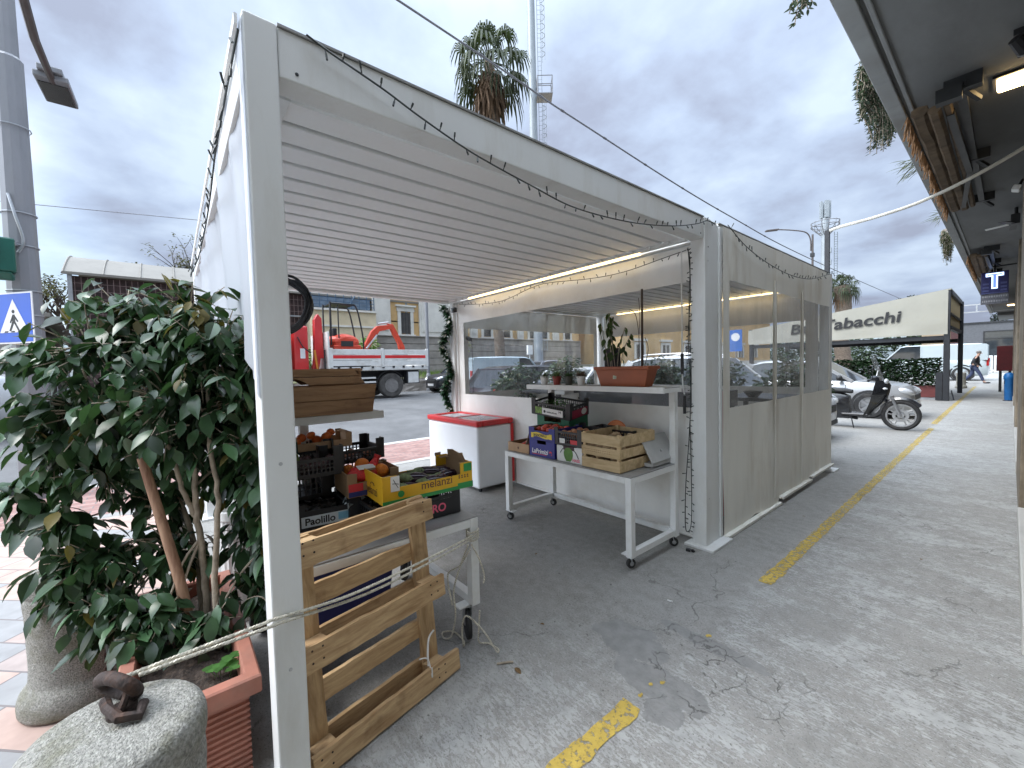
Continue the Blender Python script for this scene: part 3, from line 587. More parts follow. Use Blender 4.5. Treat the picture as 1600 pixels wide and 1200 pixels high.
def leaf(m, p, d, up, L, W, curl=.25, foldk=.22):
    """one pointed leaf: base p, direction d, seven points a side folded on the midrib"""
    d = d.normalized(); s = d.cross(up)
    s = s.normalized() if s.length > 1e-5 else Vector((1, 0, 0)); n = s.cross(d)
    prof = [(0, .02), (.18, .32), (.42, .5), (.66, .42), (.86, .17), (1.0, .0)]
    vs = []
    for t, w in prof:
        c = p + d * (L * t) - n * (curl * L * t * t)
        vs += [c, c + s * (W * w) + n * (foldk * W * w), c - s * (W * w) + n * (foldk * W * w)]
    fs = []
    for i in range(len(prof) - 2):
        a = i * 3; fs += [(a, a + 1, a + 4, a + 3), (a, a + 3, a + 5, a + 2)]
    a = (len(prof) - 2) * 3; fs += [(a, a + 1, a + 3), (a, a + 3, a + 2)]
    m.add(vs, fs)
K['ficus'] = leafmat('ficus_leaf', (.034, .072, .031), .33, .7, .13, .42)
K['ficus_old'] = leafmat('browned_leaf', (.12, .10, .035), .5, .4, .3)
K['bark'] = mat('pale_bark', (.36, .30, .23), .85, var=.22, scale=16, bump=.5, bscale=60)
def ficus_build():
    rng = random.Random(12)
    o = thing('ficus', 'large dark green potted ficus with glossy drooping leaves and pale stems', 'plant', (-2.2, .02, .32))
    rv = Vector((.637, .770, 0)); fv = Vector((-.77, .637, 0)); C0 = Vector((-2.36, -.08, 0))     # rv: along the face of the plant, fv: its depth
    def W(u, z, d=0): return C0 + rv * u + fv * d + Vector((0, 0, z))
    stems = [([(.27, .30, -.03), (.255, .62, -.02), (.275, .95, 0), (.255, 1.2, 0), (.22, 1.5, .05), (.15, 1.75, .08)], .0135),
             ([(.17, .30, .04), (.16, .60, .05), (.14, .85, .05), (.13, 1.08, .06), (.07, 1.35, .08), (.0, 1.62, .1)], .016),
             ([(.14, .85, .05), (.095, 1.0, .03), (.07, 1.2, 0), (-.08, 1.4, -.02), (-.2, 1.6, 0)], .011),
             ([(.1, .32, .1), (.02, .7, .18), (-.12, 1.0, .2), (-.3, 1.3, .15)], .014), ([(.36, .3, .12), (.42, .7, .15), (.45, 1.1, .15), (.42, 1.5, .12)], .013)]
    m = M(o.location); nodes = []
    for pts, r in stems:
        P = smooth_path([W(u, z, d) for u, z, d in pts], 6); P = [p + Vector((rng.uniform(-.004, .004), rng.uniform(-.004, .004), 0)) for p in P]
        m.tube(P, [r * (1 - .55 * i / len(P)) for i in range(len(P))], 10); nodes += P[len(P) // 3:]
    m.build('trunk', K['bark'], o, smooth=True)
    m = M(o.location); a, b = W(.16, .30, -.02), W(-.0, 1.16, -.05); m.tube([a, a.lerp(b, .4) + Vector((.004, .01, 0)), b], [.021, .020, .017], 10)
    m.build('stake', wood('rough_stake', (.42, .26, .17), (.2, .1, .06), 3, (14, 14, 1.5)), o, smooth=True)
    # crown: lumps given as (across, height, depth, radius, leaves)
    lumps = [(-.28, 1.62, .05, .26, 90), (.0, 1.66, .1, .27, 110), (.25, 1.60, .08, .24, 95), (.36, 1.40, .1, .22, 85), (.10, 1.40, 0, .28, 120), (-.22, 1.36, 0, .27, 105),
             (-.46, 1.58, .0, .16, 22), (-.40, 1.22, -.02, .21, 60), (-.60, 1.0, 0, .13, 20), (.40, 1.16, .12, .2, 70), (.05, 1.22, .1, .24, 90), (-.28, 1.08, .06, .22, 70), (-.40, .86, -.02, .17, 42),
             (.44, .92, .12, .16, 55), (.20, 1.02, .24, .2, 70), (-.1, .88, .18, .2, 70), (.28, .74, .26, .2, 60), (.0, .70, .1, .2, 60), (-.22, .70, .0, .17, 50), (-.34, .58, -.04, .13, 30),
             (-.10, .52, -.05, .16, 46), (.08, .50, -.08, .13, 32), (.27, .46, -.06, .12, 24), (-.22, .42, -.05, .11, 22), (.36, .56, .08, .13, 26), (.1, .34, -.1, .10, 14), (.42, .74, .1, .12, 26), (-.15, 1.78, .08, .2, 60), (.12, 1.78, .1, .2, 60), (-.28, .72, -.02, .16, 50), (-.2, .52, -.06, .15, 44), (.02, .42, -.1, .13, 30), (-.4, .7, 0, .14, 34), (.42, 1.58, .1, .18, 50), (-.34, 1.38, .05, .2, 55), (.48, 1.02, .12, .16, 44), (.2, 1.3, .05, .25, 70)]
    tw = M(o.location); lf = M(o.location); old = M(o.location)
    for (u, z, d, r, n) in lumps:
        c = W(u, z, d); near = min(nodes, key=lambda q: (q - c).length + (.25 if q.z > c.z else 0))
        if (near - c).length < .75: tw.tube(smooth_path([near, near.lerp(c, .5) + Vector((0, 0, .05)), c], 4), [.0065 - .0004 * i for i in range(9)], 6)
        k = 0
        while k < n * 2.5:
            q = Vector((rng.gauss(0, 1), rng.gauss(0, 1), rng.gauss(0, 1))).normalized() * r * (rng.random() ** .45); q.z *= .95
            tip = c + q; k += .2
            if tip.y > -.150 * tip.x: continue
            twd = (q + Vector((0, 0, -.25 * r))).normalized(); tw.tube([c.lerp(tip, .35), tip], [.003, .0018], 4)
            for s in range(rng.choice((3, 4, 5))):
                bp = tip - twd * (.028 * s) + Vector((rng.uniform(-.012, .012), rng.uniform(-.012, .012), 0))
                az = rng.uniform(0, 2 * math.pi); dd = (Vector((math.cos(az), math.sin(az), -rng.uniform(.25, 1.5))) + twd * .5).normalized()
                up = Vector((rng.uniform(-.4, .4), rng.uniform(-.4, .4), 1)); L = rng.uniform(.062, .112) * rng.uniform(.85, 1.12); dead = z > 1.6 and u > -.1 and u < .2 and d > 0 and rng.random() < .30 and tip.z > 1.68
                leaf(old if dead or rng.random() < .012 else lf, bp, dd, up, L, L * rng.uniform(.44, .56), rng.uniform(.05, .4), rng.uniform(.05, .4)); k += 1
    # a few long reaching sprays
    for (u0, z0, u1, z1, d1) in [(-.4, 1.1, -.70, .98, 0), (-.45, .95, -.66, .86, .02), (-.5, 1.55, -.70, 1.58, 0), (-.3, .66, -.46, .52, -.06), (.36, .5, .5, .42, .02)]:
        P = smooth_path([W(u0, z0, d1), W((u0 + u1) / 2, (z0 + z1) / 2 + .05, d1), W(u1, z1, d1)], 5); tw.tube(P, .003, 5)
        for p in P[2:]:
            for s in (0, 1, 2):
                az = rng.uniform(0, 6.28); L = rng.uniform(.08, .115); leaf(lf, p, Vector((math.cos(az) * .7 - .2, math.sin(az) * .7 - .3, -.9)), Vector((rng.uniform(-.4, .4), 0, 1)), L, L * .48, .25, .25)
    tw.build('branch', K['bark'], o); lf.build('crown', K['ficus'], o, smooth=True); old.build('dead_leaves', K['ficus_old'], o, smooth=True)
ficus_build()
def clover_build():
    m = M((-1.93, .10, .335)); rng = random.Random(4)
    for k in range(9):
        c = Vector((-1.93 + rng.uniform(-.03, .03), .10 + rng.uniform(-.03, .03), .335)); tp = c + Vector((rng.uniform(-.02, .02), rng.uniform(-.02, .02), rng.uniform(.03, .06)))
        m.tube([c, tp], .0013, 4)
        for q in range(3):
            a = 2.1 * q + k; leaf(m, tp, Vector((math.cos(a), math.sin(a), .15)), Vector((0, 0, 1)), .028, .03, .1, .1)
    tag(m.build('clover', leafmat('clover_leaf', (.08, .19, .05), .5, .3, .3)), 'small bright green clover in the planter soil', 'plant')
clover_build()
def pot_build():
    m = M((-3.02, .27, 0)); n = 36; pr_ = [(.09, 0), (.09, .62), (.098, .63), (.098, .68), (.085, .68), (.08, .6)]
    vs = []; fs = []
    for (r, z) in pr_:
        for j in range(n): rr = r - (.004 if j % 2 and z < .625 else 0); t = 2 * math.pi * j / n; vs.append((-3.02 + rr * math.cos(t), .27 + rr * math.sin(t), z))
    for i in range(len(pr_) - 1):
        for j in range(n): fs.append((i * n + j, i * n + (j + 1) % n, (i + 1) * n + (j + 1) % n, (i + 1) * n + j))
    m.add(vs, fs); tag(m.build('tall_pot', K['white']), 'white ribbed tall pot standing behind the ficus planter', 'pot')
pot_build()
# ---------------------------------------------------------------- pallet
K['pine'] = wood('worn_pallet_wood', (.58, .40, .215), (.33, .195, .09), 2.6, (2, 14, 14), .75, bump=.5)
K['pinez'] = wood('worn_pallet_wood_upright', (.53, .365, .195), (.29, .17, .075), 2.6, (14, 2, 14), .75, bump=.5)
def pallet_build():
    # local frame: x along the foot, y up the lean, z out of the face
    o = thing('pallet', 'worn wooden pallet leaning upright between the post and the trolley', 'pallet', (-1.60, .36, 0))
    ex = Vector((-.22, 1.0, 0)).normalized(); tilt = rad(5.5); nrm0 = Vector((ex.y, -ex.x, 0)); ey = (Vector((0, 0, 1)) * math.cos(tilt) - nrm0 * math.sin(tilt)); ez = ex.cross(ey)
    if ez.dot(nrm0) < 0: ez = -ez
    R = Matrix((ex, ey, ez)).transposed(); o.rotation_euler = R.to_euler()
    o.location = (-1.652, .325, 0.004)
    Wd, H = .645, .865
    rng = random.Random(5)
    def plank(name, x0, x1, y0, y1, z0, z1, mt):
        m = M(); k = 14; vs = []
        al = x1 - x0 > y1 - y0
        for i in range(k + 1):
            t = i / k; j = [rng.uniform(-.0025, .0025) for _ in range(4)]
            if al: x = x0 + (x1 - x0) * t; vs += [(x, y0 + j[0], z0), (x, y1 + j[1], z0), (x, y1 + j[1], z1 + j[2] * .4), (x, y0 + j[0], z1 + j[3] * .4)]
            else: y = y0 + (y1 - y0) * t; vs += [(x0 + j[0], y, z0), (x0 + j[0], y, z1 + j[2] * .4), (x1 + j[1], y, z1 + j[3] * .4), (x1 + j[1], y, z0)]
        fs = [(i * 4 + b, i * 4 + (b + 1) % 4, i * 4 + 4 + (b + 1) % 4, i * 4 + 4 + b) for i in range(k) for b in range(4)] + [(3, 2, 1, 0), (k * 4, k * 4 + 1, k * 4 + 2, k * 4 + 3)]
        m.add(vs, fs); p = m.build(name, mt, o)
        return p
    # two uprights, backing boards, and three box rails on the front
    for x in (.0, Wd - .085): plank('upright', x, x + .085, .0, H, -.015, .008, K['pinez'])
    for y0, y1 in ((.76, .865), (.575, .66), (.39, .485), (.20, .285), (.0, .10)): plank('back_board', -.015, Wd + .015, y0, y1, -.036, -.0155, K['pine'])
    for y0, xe in ((.0, .075), (.39, .025), (.77, -.005)):
        for x in (.005, Wd - .09): m = M(); m.bx(x, x + .085, y0 + .004, y0 + .09, .0085, .062); m.build('block', K['pine'], o, bevel=.003)
        p = plank('front_board', -.01, Wd + xe, y0 - .002, y0 + .094, .0625, .082, K['pine'])
    m = M(); rr = random.Random(2)
    for x in (.02, .06, Wd - .06, Wd - .02):
        for y in (.03, .07, .42, .465, .815, .86): m.lathe([(.004, .0), (.004, .0015)], (min(x, Wd - .06 if y > .8 else x), y, .082), 8)
    m.build('nail', K['rust'], o)
    m = M(); m.tube(smooth_path([(Wd - .10, .10, .06), (Wd - .09, .15, .05), (Wd - .06, .20, .03), (Wd - .03, .225, .035)]), .005, 6); m.tube(smooth_path([(Wd - .10, .10, .084), (Wd - .105, .06, .086), (Wd - .10, .13, .06), (Wd - .14, .15, .05)]), .003, 6); m.build('cloth_tie', mat('white_cloth', (.7, .69, .66), .9), o)
pallet_build()
# ================================================================ TROLLEYS, FREEZER, CRATES
def text(name, s, size, mt, parent, o, ax, ay, shear=0.0, bold=0.0, ext=.0004, align='LEFT', sx=1.0):
    cu_ = bpy.data.curves.new(name, 'FONT'); cu_.body = s; cu_.size = size; cu_.shear = shear; cu_.offset = bold; cu_.extrude = ext; cu_.align_x = align
    tmp = bpy.data.objects.new(name, cu_); COL.objects.link(tmp); me = bpy.data.meshes.new_from_object(tmp); bpy.data.objects.remove(tmp); bpy.data.curves.remove(cu_)
    ax, ay = Vector(ax).normalized(), Vector(ay).normalized(); az = ax.cross(ay)
    me.transform(Matrix(((ax.x * sx, ay.x, az.x, o[0]), (ax.y * sx, ay.y, az.y, o[1]), (ax.z * sx, ay.z, az.z, o[2]), (0, 0, 0, 1))))
    me.materials.clear(); me.materials.append(mt); ob = bpy.data.objects.new(name, me); COL.objects.link(ob); ob.parent = parent; return ob
def ink(name, col): return mat(name, col, .5, var=.06)
K['ink_black'] = ink('black_print', (.012, .012, .013)); K['ink_white'] = ink('white_print', (.78, .78, .76)); K['ink_red'] = ink('red_print', (.6, .04, .05)); K['ink_pink'] = ink('pink_print', (.75, .12, .2)); K['ink_brown'] = ink('brown_print', (.12, .05, .03))
K['ink_yellow'] = ink('yellow_print', (.75, .56, .06)); K['ink_green'] = ink('green_print', (.03, .28, .07))
def caster(par, x, y, z=0.0, rz=0.3, r=.036):
    m = M(); R = Matrix.Rotation(rz, 3, 'Z') @ Matrix.Rotation(math.pi / 2, 3, 'X')
    m.lathe([(r * .8, -.014), (r, -.010), (r, .010), (r * .8, .014)], (x, y, r + .002), 20, R=R); w = m.build('caster', K['rubber'], par, smooth=True)
    m = M(); m.lathe([(.013, -.017), (.016, -.016), (.016, .016), (.013, .017)], (x, y, r + .002), 12, R=R)
    q = Matrix.Rotation(rz, 3, 'Z')
    for s in (-1, 1): m.bar(Vector((x, y, r + .002)) + q @ Vector((0, s * .019, 0)), Vector((x, y, r * 2 + .02)) + q @ Vector((-.012, s * .019, 0)), .022, .003)
    m.box(Vector((x, y, r * 2 + .022)) + q @ Vector((-.012, 0, 0)), (.05, .045, .006), rz)
    m.build('fork', K['steel'], w)
def trolley(name, label, loc, Lx, Dy, zt, zs, shelf, ups=None):
    """local frame: x along the length (0..Lx), y towards the back (0..Dy)"""
    o = thing(name, label, 'trolley', loc[0], loc[1], group='white produce trolleys under the pergola')
    w = K['white']; t = .05; zl = .10 + loc[2]
    for x, y in ((0, 0), (Lx - t, 0)):
        m = M(); m.bx(x, x + t, y, y + t, zl, zt - .001); m.build('leg', w, o, bevel=.003)
    ups = ups or (0, Lx - t)
    for x in (0, Lx - t):
        m = M(); m.bx(x, x + t, Dy - t, Dy, zl, zs - .006 if x in ups else zt - .001); m.build('leg', w, o, bevel=.003)
    for x in ups:
        if x not in (0, Lx - t): m = M(); m.bx(x, x + t, Dy - t, Dy, zt + .007, zs - .006); m.build('upright', w, o, bevel=.003)
    m = M(); m.bx(t + .001, Lx - t - .001, .001, t - .001, zt - .045, zt - .003); m.bx(t + .001, Lx - t - .001, Dy - t + .001, Dy - .001, zt - .045, zt - .003)
    for x in (0, Lx - t): m.bx(x + .001, x + t - .001, t + .001, Dy - t - .001, zt - .045, zt - .003)
    m.build('frame', w, o, bevel=.002)
    m = M()
    for x in (0, Lx - t): m.bx(x + .002, x + t - .002, t + .001, Dy - t - .001, zl + .001, zl + .045)
    m.bx(t + .001, Lx - t - .001, Dy - t + .002, Dy - .002, zl + .001, zl + .045); m.build('lower_rail', w, o, bevel=.002)
    m = M(); m.bx(.004, Lx - .004, .004, Dy - .004, zt, zt + .006); m.build('tabletop', K['greytop'], o)
    m = M(); sx0, sx1, sy0, sy1 = shelf; m.bx(sx0, sx1, sy0, sy1, zs - .004, zs + .0005); m.build('shelf', K['greytop'], o)
    m = M(); m.bx(sx0 - .002, sx1 + .002, sy0 - .026, sy0 - .0005, zs - .042, zs + .004); m.bx(sx0 - .002, sx1 + .002, sy1 + .0005, sy1 + .02, zs - .042, zs + .004)
    for x in (sx0, sx1 - .03): m.bx(x, x + .03, sy0 + .001, sy1 - .001, zs - .04, zs - .0045)
    m.build('shelf_frame', w, o, bevel=.002)
    for x, y, a in ((.03, .03, .5), (Lx - .05, .06, 1.2), (.03, Dy - .03, .2), (Lx - .03, Dy - .03, .8)):
        m = M(); m.box((x + (.015 if x < Lx / 2 else -.015), y, zl - .004), (.10, .06, .007)); m.build('caster_plate', w, o)
        caster(o, x, y, 0, a, (zl - .03) / 2)
    return o
T2Z = .69
trolley('produce_trolley', 'white trolley with grey top and upper shelf by the divider curtain', ((-3.15, 2.485, 0), 0, 0.0), 1.44, .66, T2Z - .006, 1.31, (-.11, 1.46, .43, .66))
T1Z = .69
trolley('produce_trolley', 'white trolley behind the leaning pallet, heaped with black crates', ((-1.85, .33, 0), math.pi / 2, .10), .93, .92, T1Z - .006, 1.24, (-.3, .71, .74, .98), (0, .25))
# ---------------------------------------------------------------- chest freezer
def freezer():
    o = thing('chest_freezer', 'white chest freezer with red rim and sliding glass lids', 'freezer', (-4.60, 3.0, 0)); x0, x1, y0, y1 = -.60, .60, -.25, .29
    wm = mat('white_enamel', (.80, .82, .85), .25, var=.03, scale=2, dirt=(.55, .55, .52), dirt_amt=.12)
    m = M(); m.bx(x0, x1, y0, y1, .055, .80); m.build('body', wm, o, bevel=.03, seg=4)
    m = M(); R_ = K['red']; w = .075
    m.bx(x0 - .012, x1 + .012, y0 - .012, y0 + w, .802, .87); m.bx(x0 - .012, x1 + .012, y1 - w, y1 + .012, .802, .87); m.bx(x0 - .012, x0 + w, y0 + w, y1 - w, .802, .869); m.bx(x1 - w, x1 + .012, y0 + w, y1 - w, .802, .869)
    m.build('rim', R_, o, bevel=.018, seg=3)
    m = M(); m.bx(x1 + .0005, x1 + .014, y1 - .035, y1 + .01, .06, .80); m.build('corner_trim', R_, o, bevel=.005)
    gl = film('freezer_glass', (.7, .72, .74), .55, .03, .18)
    m = M(); m.bx(x0 + w + .001, .05, y0 + w + .001, y1 - w - .001, .846, .852); a = m.build('lid', gl, o)
    m = M(); m.bx(-.01, x1 - w - .001, y0 + w + .001, y1 - w - .001, .857, .863); b = m.build('lid', gl, o)
    m = M(); m.bx(-.02, .02, y0 + w, y1 - w, .8645, .872); m.build('handle', R_, b, bevel=.003)
    m = M(); m.bx(x0 + w, x1 - w, y0 + w, y1 - w, .80, .805); m.build('basket', mat('pale_liner', (.6, .61, .62), .6), o)
    for x in (x0 + .07, x1 - .07):
        for y in (y0 + .07, y1 - .07):
            m = M(); m.lathe([(.018, -.012), (.026, -.01), (.026, .01), (.018, .012)], (x, y, .028), 14, R=Matrix.Rotation(math.pi / 2, 3, 'X')); m.box((x, y, .052), (.05, .05, .008)); m.build('caster', K['rubber'], o)
freezer()
# ---------------------------------------------------------------- crates
def lattice_crate(name, label, x, y, z, rz, L, W, H, post=.05, mt=None, rows=3, group=None, rot=None, cell=.036):
    """open-work plastic crate with raised corners; local origin at the middle of its base"""
    mt = mt or K['black']; o = thing(name, label, 'crate', (x, y, z), rz, group)
    if rot: o.rotation_euler = rot
    m = M(); t = .006; m.bx(-L / 2 + .004, L / 2 - .004, -W / 2 + .004, W / 2 - .004, 0, .008); m.build('base', mt, o)
    for ax, sgn in ((0, -1), (0, 1), (1, -1), (1, 1)):
        m = M(); hl = (L if ax == 0 else W) / 2; off = sgn * (W if ax == 0 else L) / 2
        def b(u0, u1, z0, z1, tk=t):
            if ax == 0: m.bx(u0, u1, off - tk / 2, off + tk / 2, z0, z1)
            else: m.bx(off - tk / 2, off + tk / 2, u0, u1, z0, z1)
        b(-hl + .012, hl - .012, .004, .022); b(-hl + .012, hl - .012, H - .018, H, .011)
        n = max(3, int(2 * hl / cell)); u0 = -hl + .045; 
        for i in range(n + 1):
            u = u0 + (2 * hl - .09) * i / n; b(u - .004, u + .004, .022, H - .018)
        for k in range(1, rows): zz = .022 + (H - .04) * k / rows; b(-hl + .03, hl - .03, zz - .003, zz + .003, .005)
        b(-hl + .004, -hl + .045, .0225, H - .0185, .007); b(hl - .045, hl - .004, .0225, H - .0185, .007)
        m.build('side', mt, o)
    for sx in (-1, 1):
        for sy in (-1, 1):
            m = M(); cx, cy = sx * L / 2, sy * W / 2; a = .05
            m.prism([(0, 0), (-sx * a, 0), (-sx * a, -sy * .009), (-sx * .009, -sy * .009), (-sx * .009, -sy * a), (0, -sy * a)], (cx + sx * .005, cy + sy * .005, .002), (1, 0, 0), (0, 1, 0), (0, 0, H + post)); m.build('corner_post', mt, o)
    return o
def carton(name, label, x, y, z, rz, L, W, H, mo, mi, ends=.05, cut=.0, group=None, rot=None, ear=.09, cat='box'):
    """fruit tray of card: low long sides, higher ends with folded corner ears"""
    o = thing(name, label, cat, (x, y, z), rz, group); t = .006
    if rot: o.rotation_euler = rot
    m = M(); m.bx(-L / 2 + t, L / 2 - t, -W / 2 + t, W / 2 - t, 0, .006); m.build('base', mi, o)
    for s in (-1, 1):
        m = M(); m.cur = 0; y0 = s * W / 2; m.prism([(-L / 2, 0), (L / 2, 0), (L / 2, H + ends), (L / 2 - ear, H + ends), (L / 2 - ear, H - cut), (-L / 2 + ear, H - cut), (-L / 2 + ear, H + ends), (-L / 2, H + ends)], (0, y0 - (t if s > 0 else 0), 0), (1, 0, 0), (0, 0, 1), (0, t, 0))
        m.cur = 1; m.bx(-L / 2 + t + .001, L / 2 - t - .001, y0 - s * t - (.0012 if s > 0 else -.0002), y0 - s * t - (.0002 if s > 0 else -.0012), .007, H - cut - .004); m.build('side', [mo, mi], o)
    for s in (-1, 1):
        m = M(); x0 = s * L / 2; m.cur = 0; m.bx(x0 - (t if s > 0 else 0) - s * .0008, x0 + (t if s < 0 else 0) - s * .0008, -W / 2 + t + .0004, W / 2 - t - .0004, 0, H + ends - .001)
        m.cur = 1; m.bx(x0 - s * (t + .002), x0 - s * (t + .0009), -W / 2 + t + .002, W / 2 - t - .002, .007, H + ends - .004)
        m.bx(x0 - s * .008, x0 - s * ear * .8, -W / 2 + t + .002, -W / 2 + .05, H + ends - .012, H + ends - .008); m.bx(x0 - s * .008, x0 - s * ear * .8, W / 2 - .05, W / 2 - t - .002, H + ends - .012, H + ends - .008)
        m.build('end_panel', [mo, mi], o)
    return o
K['card'] = mat('brown_cardboard', (.30, .195, .11), .85, var=.1, scale=5); K['cardlight'] = mat('pale_cardboard', (.42, .27, .16), .85, var=.1)
K['blackcard'] = mat('black_cardboard', (.018, .018, .02), .6, var=.15)
def fruit(name, mt, r, stem=True, squash=.88, bumpy=.02, seed=0):
    m = M(); m.ell((0, 0, 0), (r, r, r * squash), 18, 11, f=lambda q: q * (1 + bumpy * noise.noise(q * (1.4 / r) + Vector((seed, 0, 0)))))
    return m, mt
def place_fruit(name, label, cat, group, mt, pts, r, squash=.88, stem=None, seed=1):
    rng = random.Random(seed); first = None
    for i, (x, y, z) in enumerate(pts):
        rot = (rng.uniform(-.6, .6), rng.uniform(-.6, .6), rng.uniform(0, 6)); s = rng.uniform(.9, 1.1)
        if first is None:
            m, _ = fruit(name, mt, r, True, squash, .05, seed); m.lathe([(r * .1, r * squash * .95), (r * .07, r * squash * 1.03)], (0, 0, 0), 7)
            first = m.build(name, mt, smooth=True); tag(first, label, cat, group); first.location = (x, y, z); first.rotation_euler = rot; first.scale = (s, s, s)
        else: dup(first, (x, y, z), rot=rot, scale=(s, s, s))
K['orange'] = mat('orange_peel', (.72, .20, .012), .45, var=.12, scale=20, bump=.5, bscale=160, isl=.1); K['mandarin'] = mat('mandarin_peel', (.74, .16, .025), .45, var=.15, scale=25, bump=.4, bscale=160)
K['tomato'] = mat('tomato_skin', (.50, .055, .03), .22, var=.3, scale=16); K['potato'] = mat('potato_skin', (.33, .23, .13), .9, var=.25, scale=25, bump=.4)
K['onion'] = mat('onion_skin', (.55, .26, .14), .4, var=.3, scale=14, sx=(3, 3, .4)); K['redonion'] = mat('pink_onion_skin', (.55, .20, .14), .4, var=.35, scale=14, sx=(3, 3, .4))
def eggplants(pts):
    mb = mat('eggplant_skin', (.022, .008, .02), .16, var=.3, scale=6, coat=.3); mc = mat('eggplant_calyx', (.16, .20, .09), .7, var=.4, scale=25); rng = random.Random(9); first = None
    for i, (x, y, z, a) in enumerate(pts):
        if first is None:
            first = thing('eggplant', 'dark purple eggplant with green cap in the yellow box', 'eggplant', (0, 0, 0), 0, 'eggplants in the yellow box')
            pr_ = [(.004, .0), (.022, .012), (.034, .05), (.036, .085), (.030, .125), (.022, .155), (.013, .17)]; R = Matrix.Rotation(math.pi / 2, 3, 'Y')
            m = M(); m.lathe(pr_, (-.085, 0, 0), 16, R=R); m.build('fruit', mb, first, smooth=True)
            m = M(); m.lathe([(.032, .118), (.029, .138), (.022, .162), (.009, .174), (.007, .205), (.009, .207)], (-.085, 0, 0), 12, R=R)
            for k in range(5):
                t = k * 1.257; d = Vector((-.5, math.cos(t) * .3, math.sin(t) * .3)); leaf(m, Vector((.058, .021 * math.cos(t), .021 * math.sin(t))), Vector((-1, math.cos(t) * .42, math.sin(t) * .42)), Vector((0, math.cos(t), math.sin(t))), .048, .03, .1, 0)
            m.build('calyx', mc, first, smooth=True); o = first
        else: o = dup(first, (0, 0, 0))
        o.location = (x, y, z); o.rotation_euler = (rng.uniform(-1, 1), rng.uniform(-.15, .15), a); s = rng.uniform(.9, 1.12); o.scale = (s, s, s)
HP = math.pi / 2
def near_crates():
    before = set(bpy.data.objects); z = .721
    # black plastic crate under the yellow box; local x runs along +Y of the scene
    c = lattice_crate('plastic_crate', 'black plastic crate with red lettering under the yellow eggplant box', -2.065, .955, z, HP, .47, .28, .118, .012, rows=3)
    m = M(); m.bx(-.17, .225, -.1475, -.1435, .022, .098); m.build('name_panel', K['blackcard'], c)
    text('lettering', 'MOLINARO', .062, K['ink_pink'], c, (-.17, -.1480, .035), (1, 0, 0), (0, 0, 1), bold=.0014, sx=.98)
    # yellow eggplant box
    ym = mat('yellow_printed_card', (.72, .41, .018), .5, var=.05, scale=6)
    c = carton('eggplant_box', 'yellow printed cardboard box full of dark eggplants', -2.055, 1.01, .858, HP - .03, .52, .30, .085, ym, K['card'], ends=.058, cut=.004, ear=.075)
    m = M(); m.bx(-.262, .262, -.1525, -.1503, .001, .020); m.bx(.165, .262, -.1525, -.1503, .0201, .034); m.build('green_band', K['ink_green'], c)
    m = M(); m.bx(.205, .255, -.1525, -.1503, .094, .138); m.build('green_patch', K['ink_green'], c)
    text('lettering', 'melanzi', .062, K['ink_brown'], c, (-.055, -.1505, .044), (1, 0, 0), (0, 0, 1), bold=.0003)
    m = M(); m.tube([(.06 + .03 * math.cos(a), -.1508, .087 + .02 * math.sin(a)) for a in [.35 + 2.4 * k / 10 for k in range(11)]], .002, 5); m.tube([(.075, -.1508, .112), (.085, -.1508, .122)], .0018, 5); m.build('emblem', K['ink_brown'], c)
    text('lettering', 'melanzi', .062, K['ink_brown'], c, (-.2600, .115, .03), (0, -1, 0), (0, 0, 1), bold=.0003)
    m = M(); m.tube([(-.2606, -.005 - .03 * math.cos(a), .073 + .02 * math.sin(a)) for a in [.35 + 2.4 * k / 10 for k in range(11)]], .002, 5); m.build('emblem', K['ink_brown'], c)
    m = M(); m.bx(-.218, -.172, -.1522, -.1503, .064, .14); m.build('label', K['ink_white'], c)
    m = M(); m.tube([(-.205, -.1525, .125), (-.194, -.1525, .103), (-.178, -.1525, .098)], .0016, 5); m.tube([(-.21, -.1525, .104), (-.194, -.1525, .103), (-.181, -.1525, .08)], .0016, 5); m.build('doodle', K['ink_black'], c)
    m = M(); m.lathe([(.017, 0), (.017, .0015)], (-.165, -.1503, .045), 20, R=Matrix.Rotation(HP, 3, 'X')); m.build('seal', K['ink_green'], c)
    m = M()
    for k in range(4): m.lathe([(.0045, 0), (.0045, .001)], (.175 + .018 * k, -.1503, .074), 10, R=Matrix.Rotation(HP, 3, 'X')); m.bx(.171 + .018 * k, .180 + .018 * k, -.1512, -.1503, .060, .067)
    m.build('icon', K['ink_brown'], c)
    m = M(); m.prism([(-.1, 0), (.1, 0), (.085, .045), (.02, .055), (-.05, .042), (-.09, .05)], (.248, 0, .14), (0, 1, 0), (-.25, 0, .97), (-.004, 0, 0)); m.prism([(-.02, 0), (.02, 0), (.02, .02), (-.02, .02)], (.2, .145, .14), (1, 0, 0), (0, 0, 1), (0, .004, 0)); m.build('torn_flap', K['card'], c)
    R = Matrix.Rotation(HP, 3, 'Z'); pts = []
    for (u, v, w, a) in ((-.11, .05, .045, -2.3), (-.09, -.07, .04, -2.1), (.0, .07, .048, -2.5), (-.03, -.03, .075, -2.4), (.04, -.08, .052, -2.2), (.07, .03, .082, -2.5), (.13, -.05, .058, -2.0), (.15, .06, .06, -2.4), (.02, .0, .045, .8), (.11, .0, .04, .6)):
        q = R @ Vector((u, v, 0)); pts.append((-2.055 + q.x, 1.01 + q.y, .858 + w, a + HP - 1.2))
    eggplants(pts)
    # black carton with the white name label
    c = carton('black_carton', 'open black cardboard tray with a white name label, nearest the post', -2.36, .58, z, HP - .12, .40, .30, .10, K['blackcard'], K['blackcard'], ends=.035, ear=.1)
    m = M(); m.bx(-.12, .15, -.1528, -.1503, .018, .073); l = m.build('label', mat('pale_label', (.62, .68, .72), .5, var=.05), c)
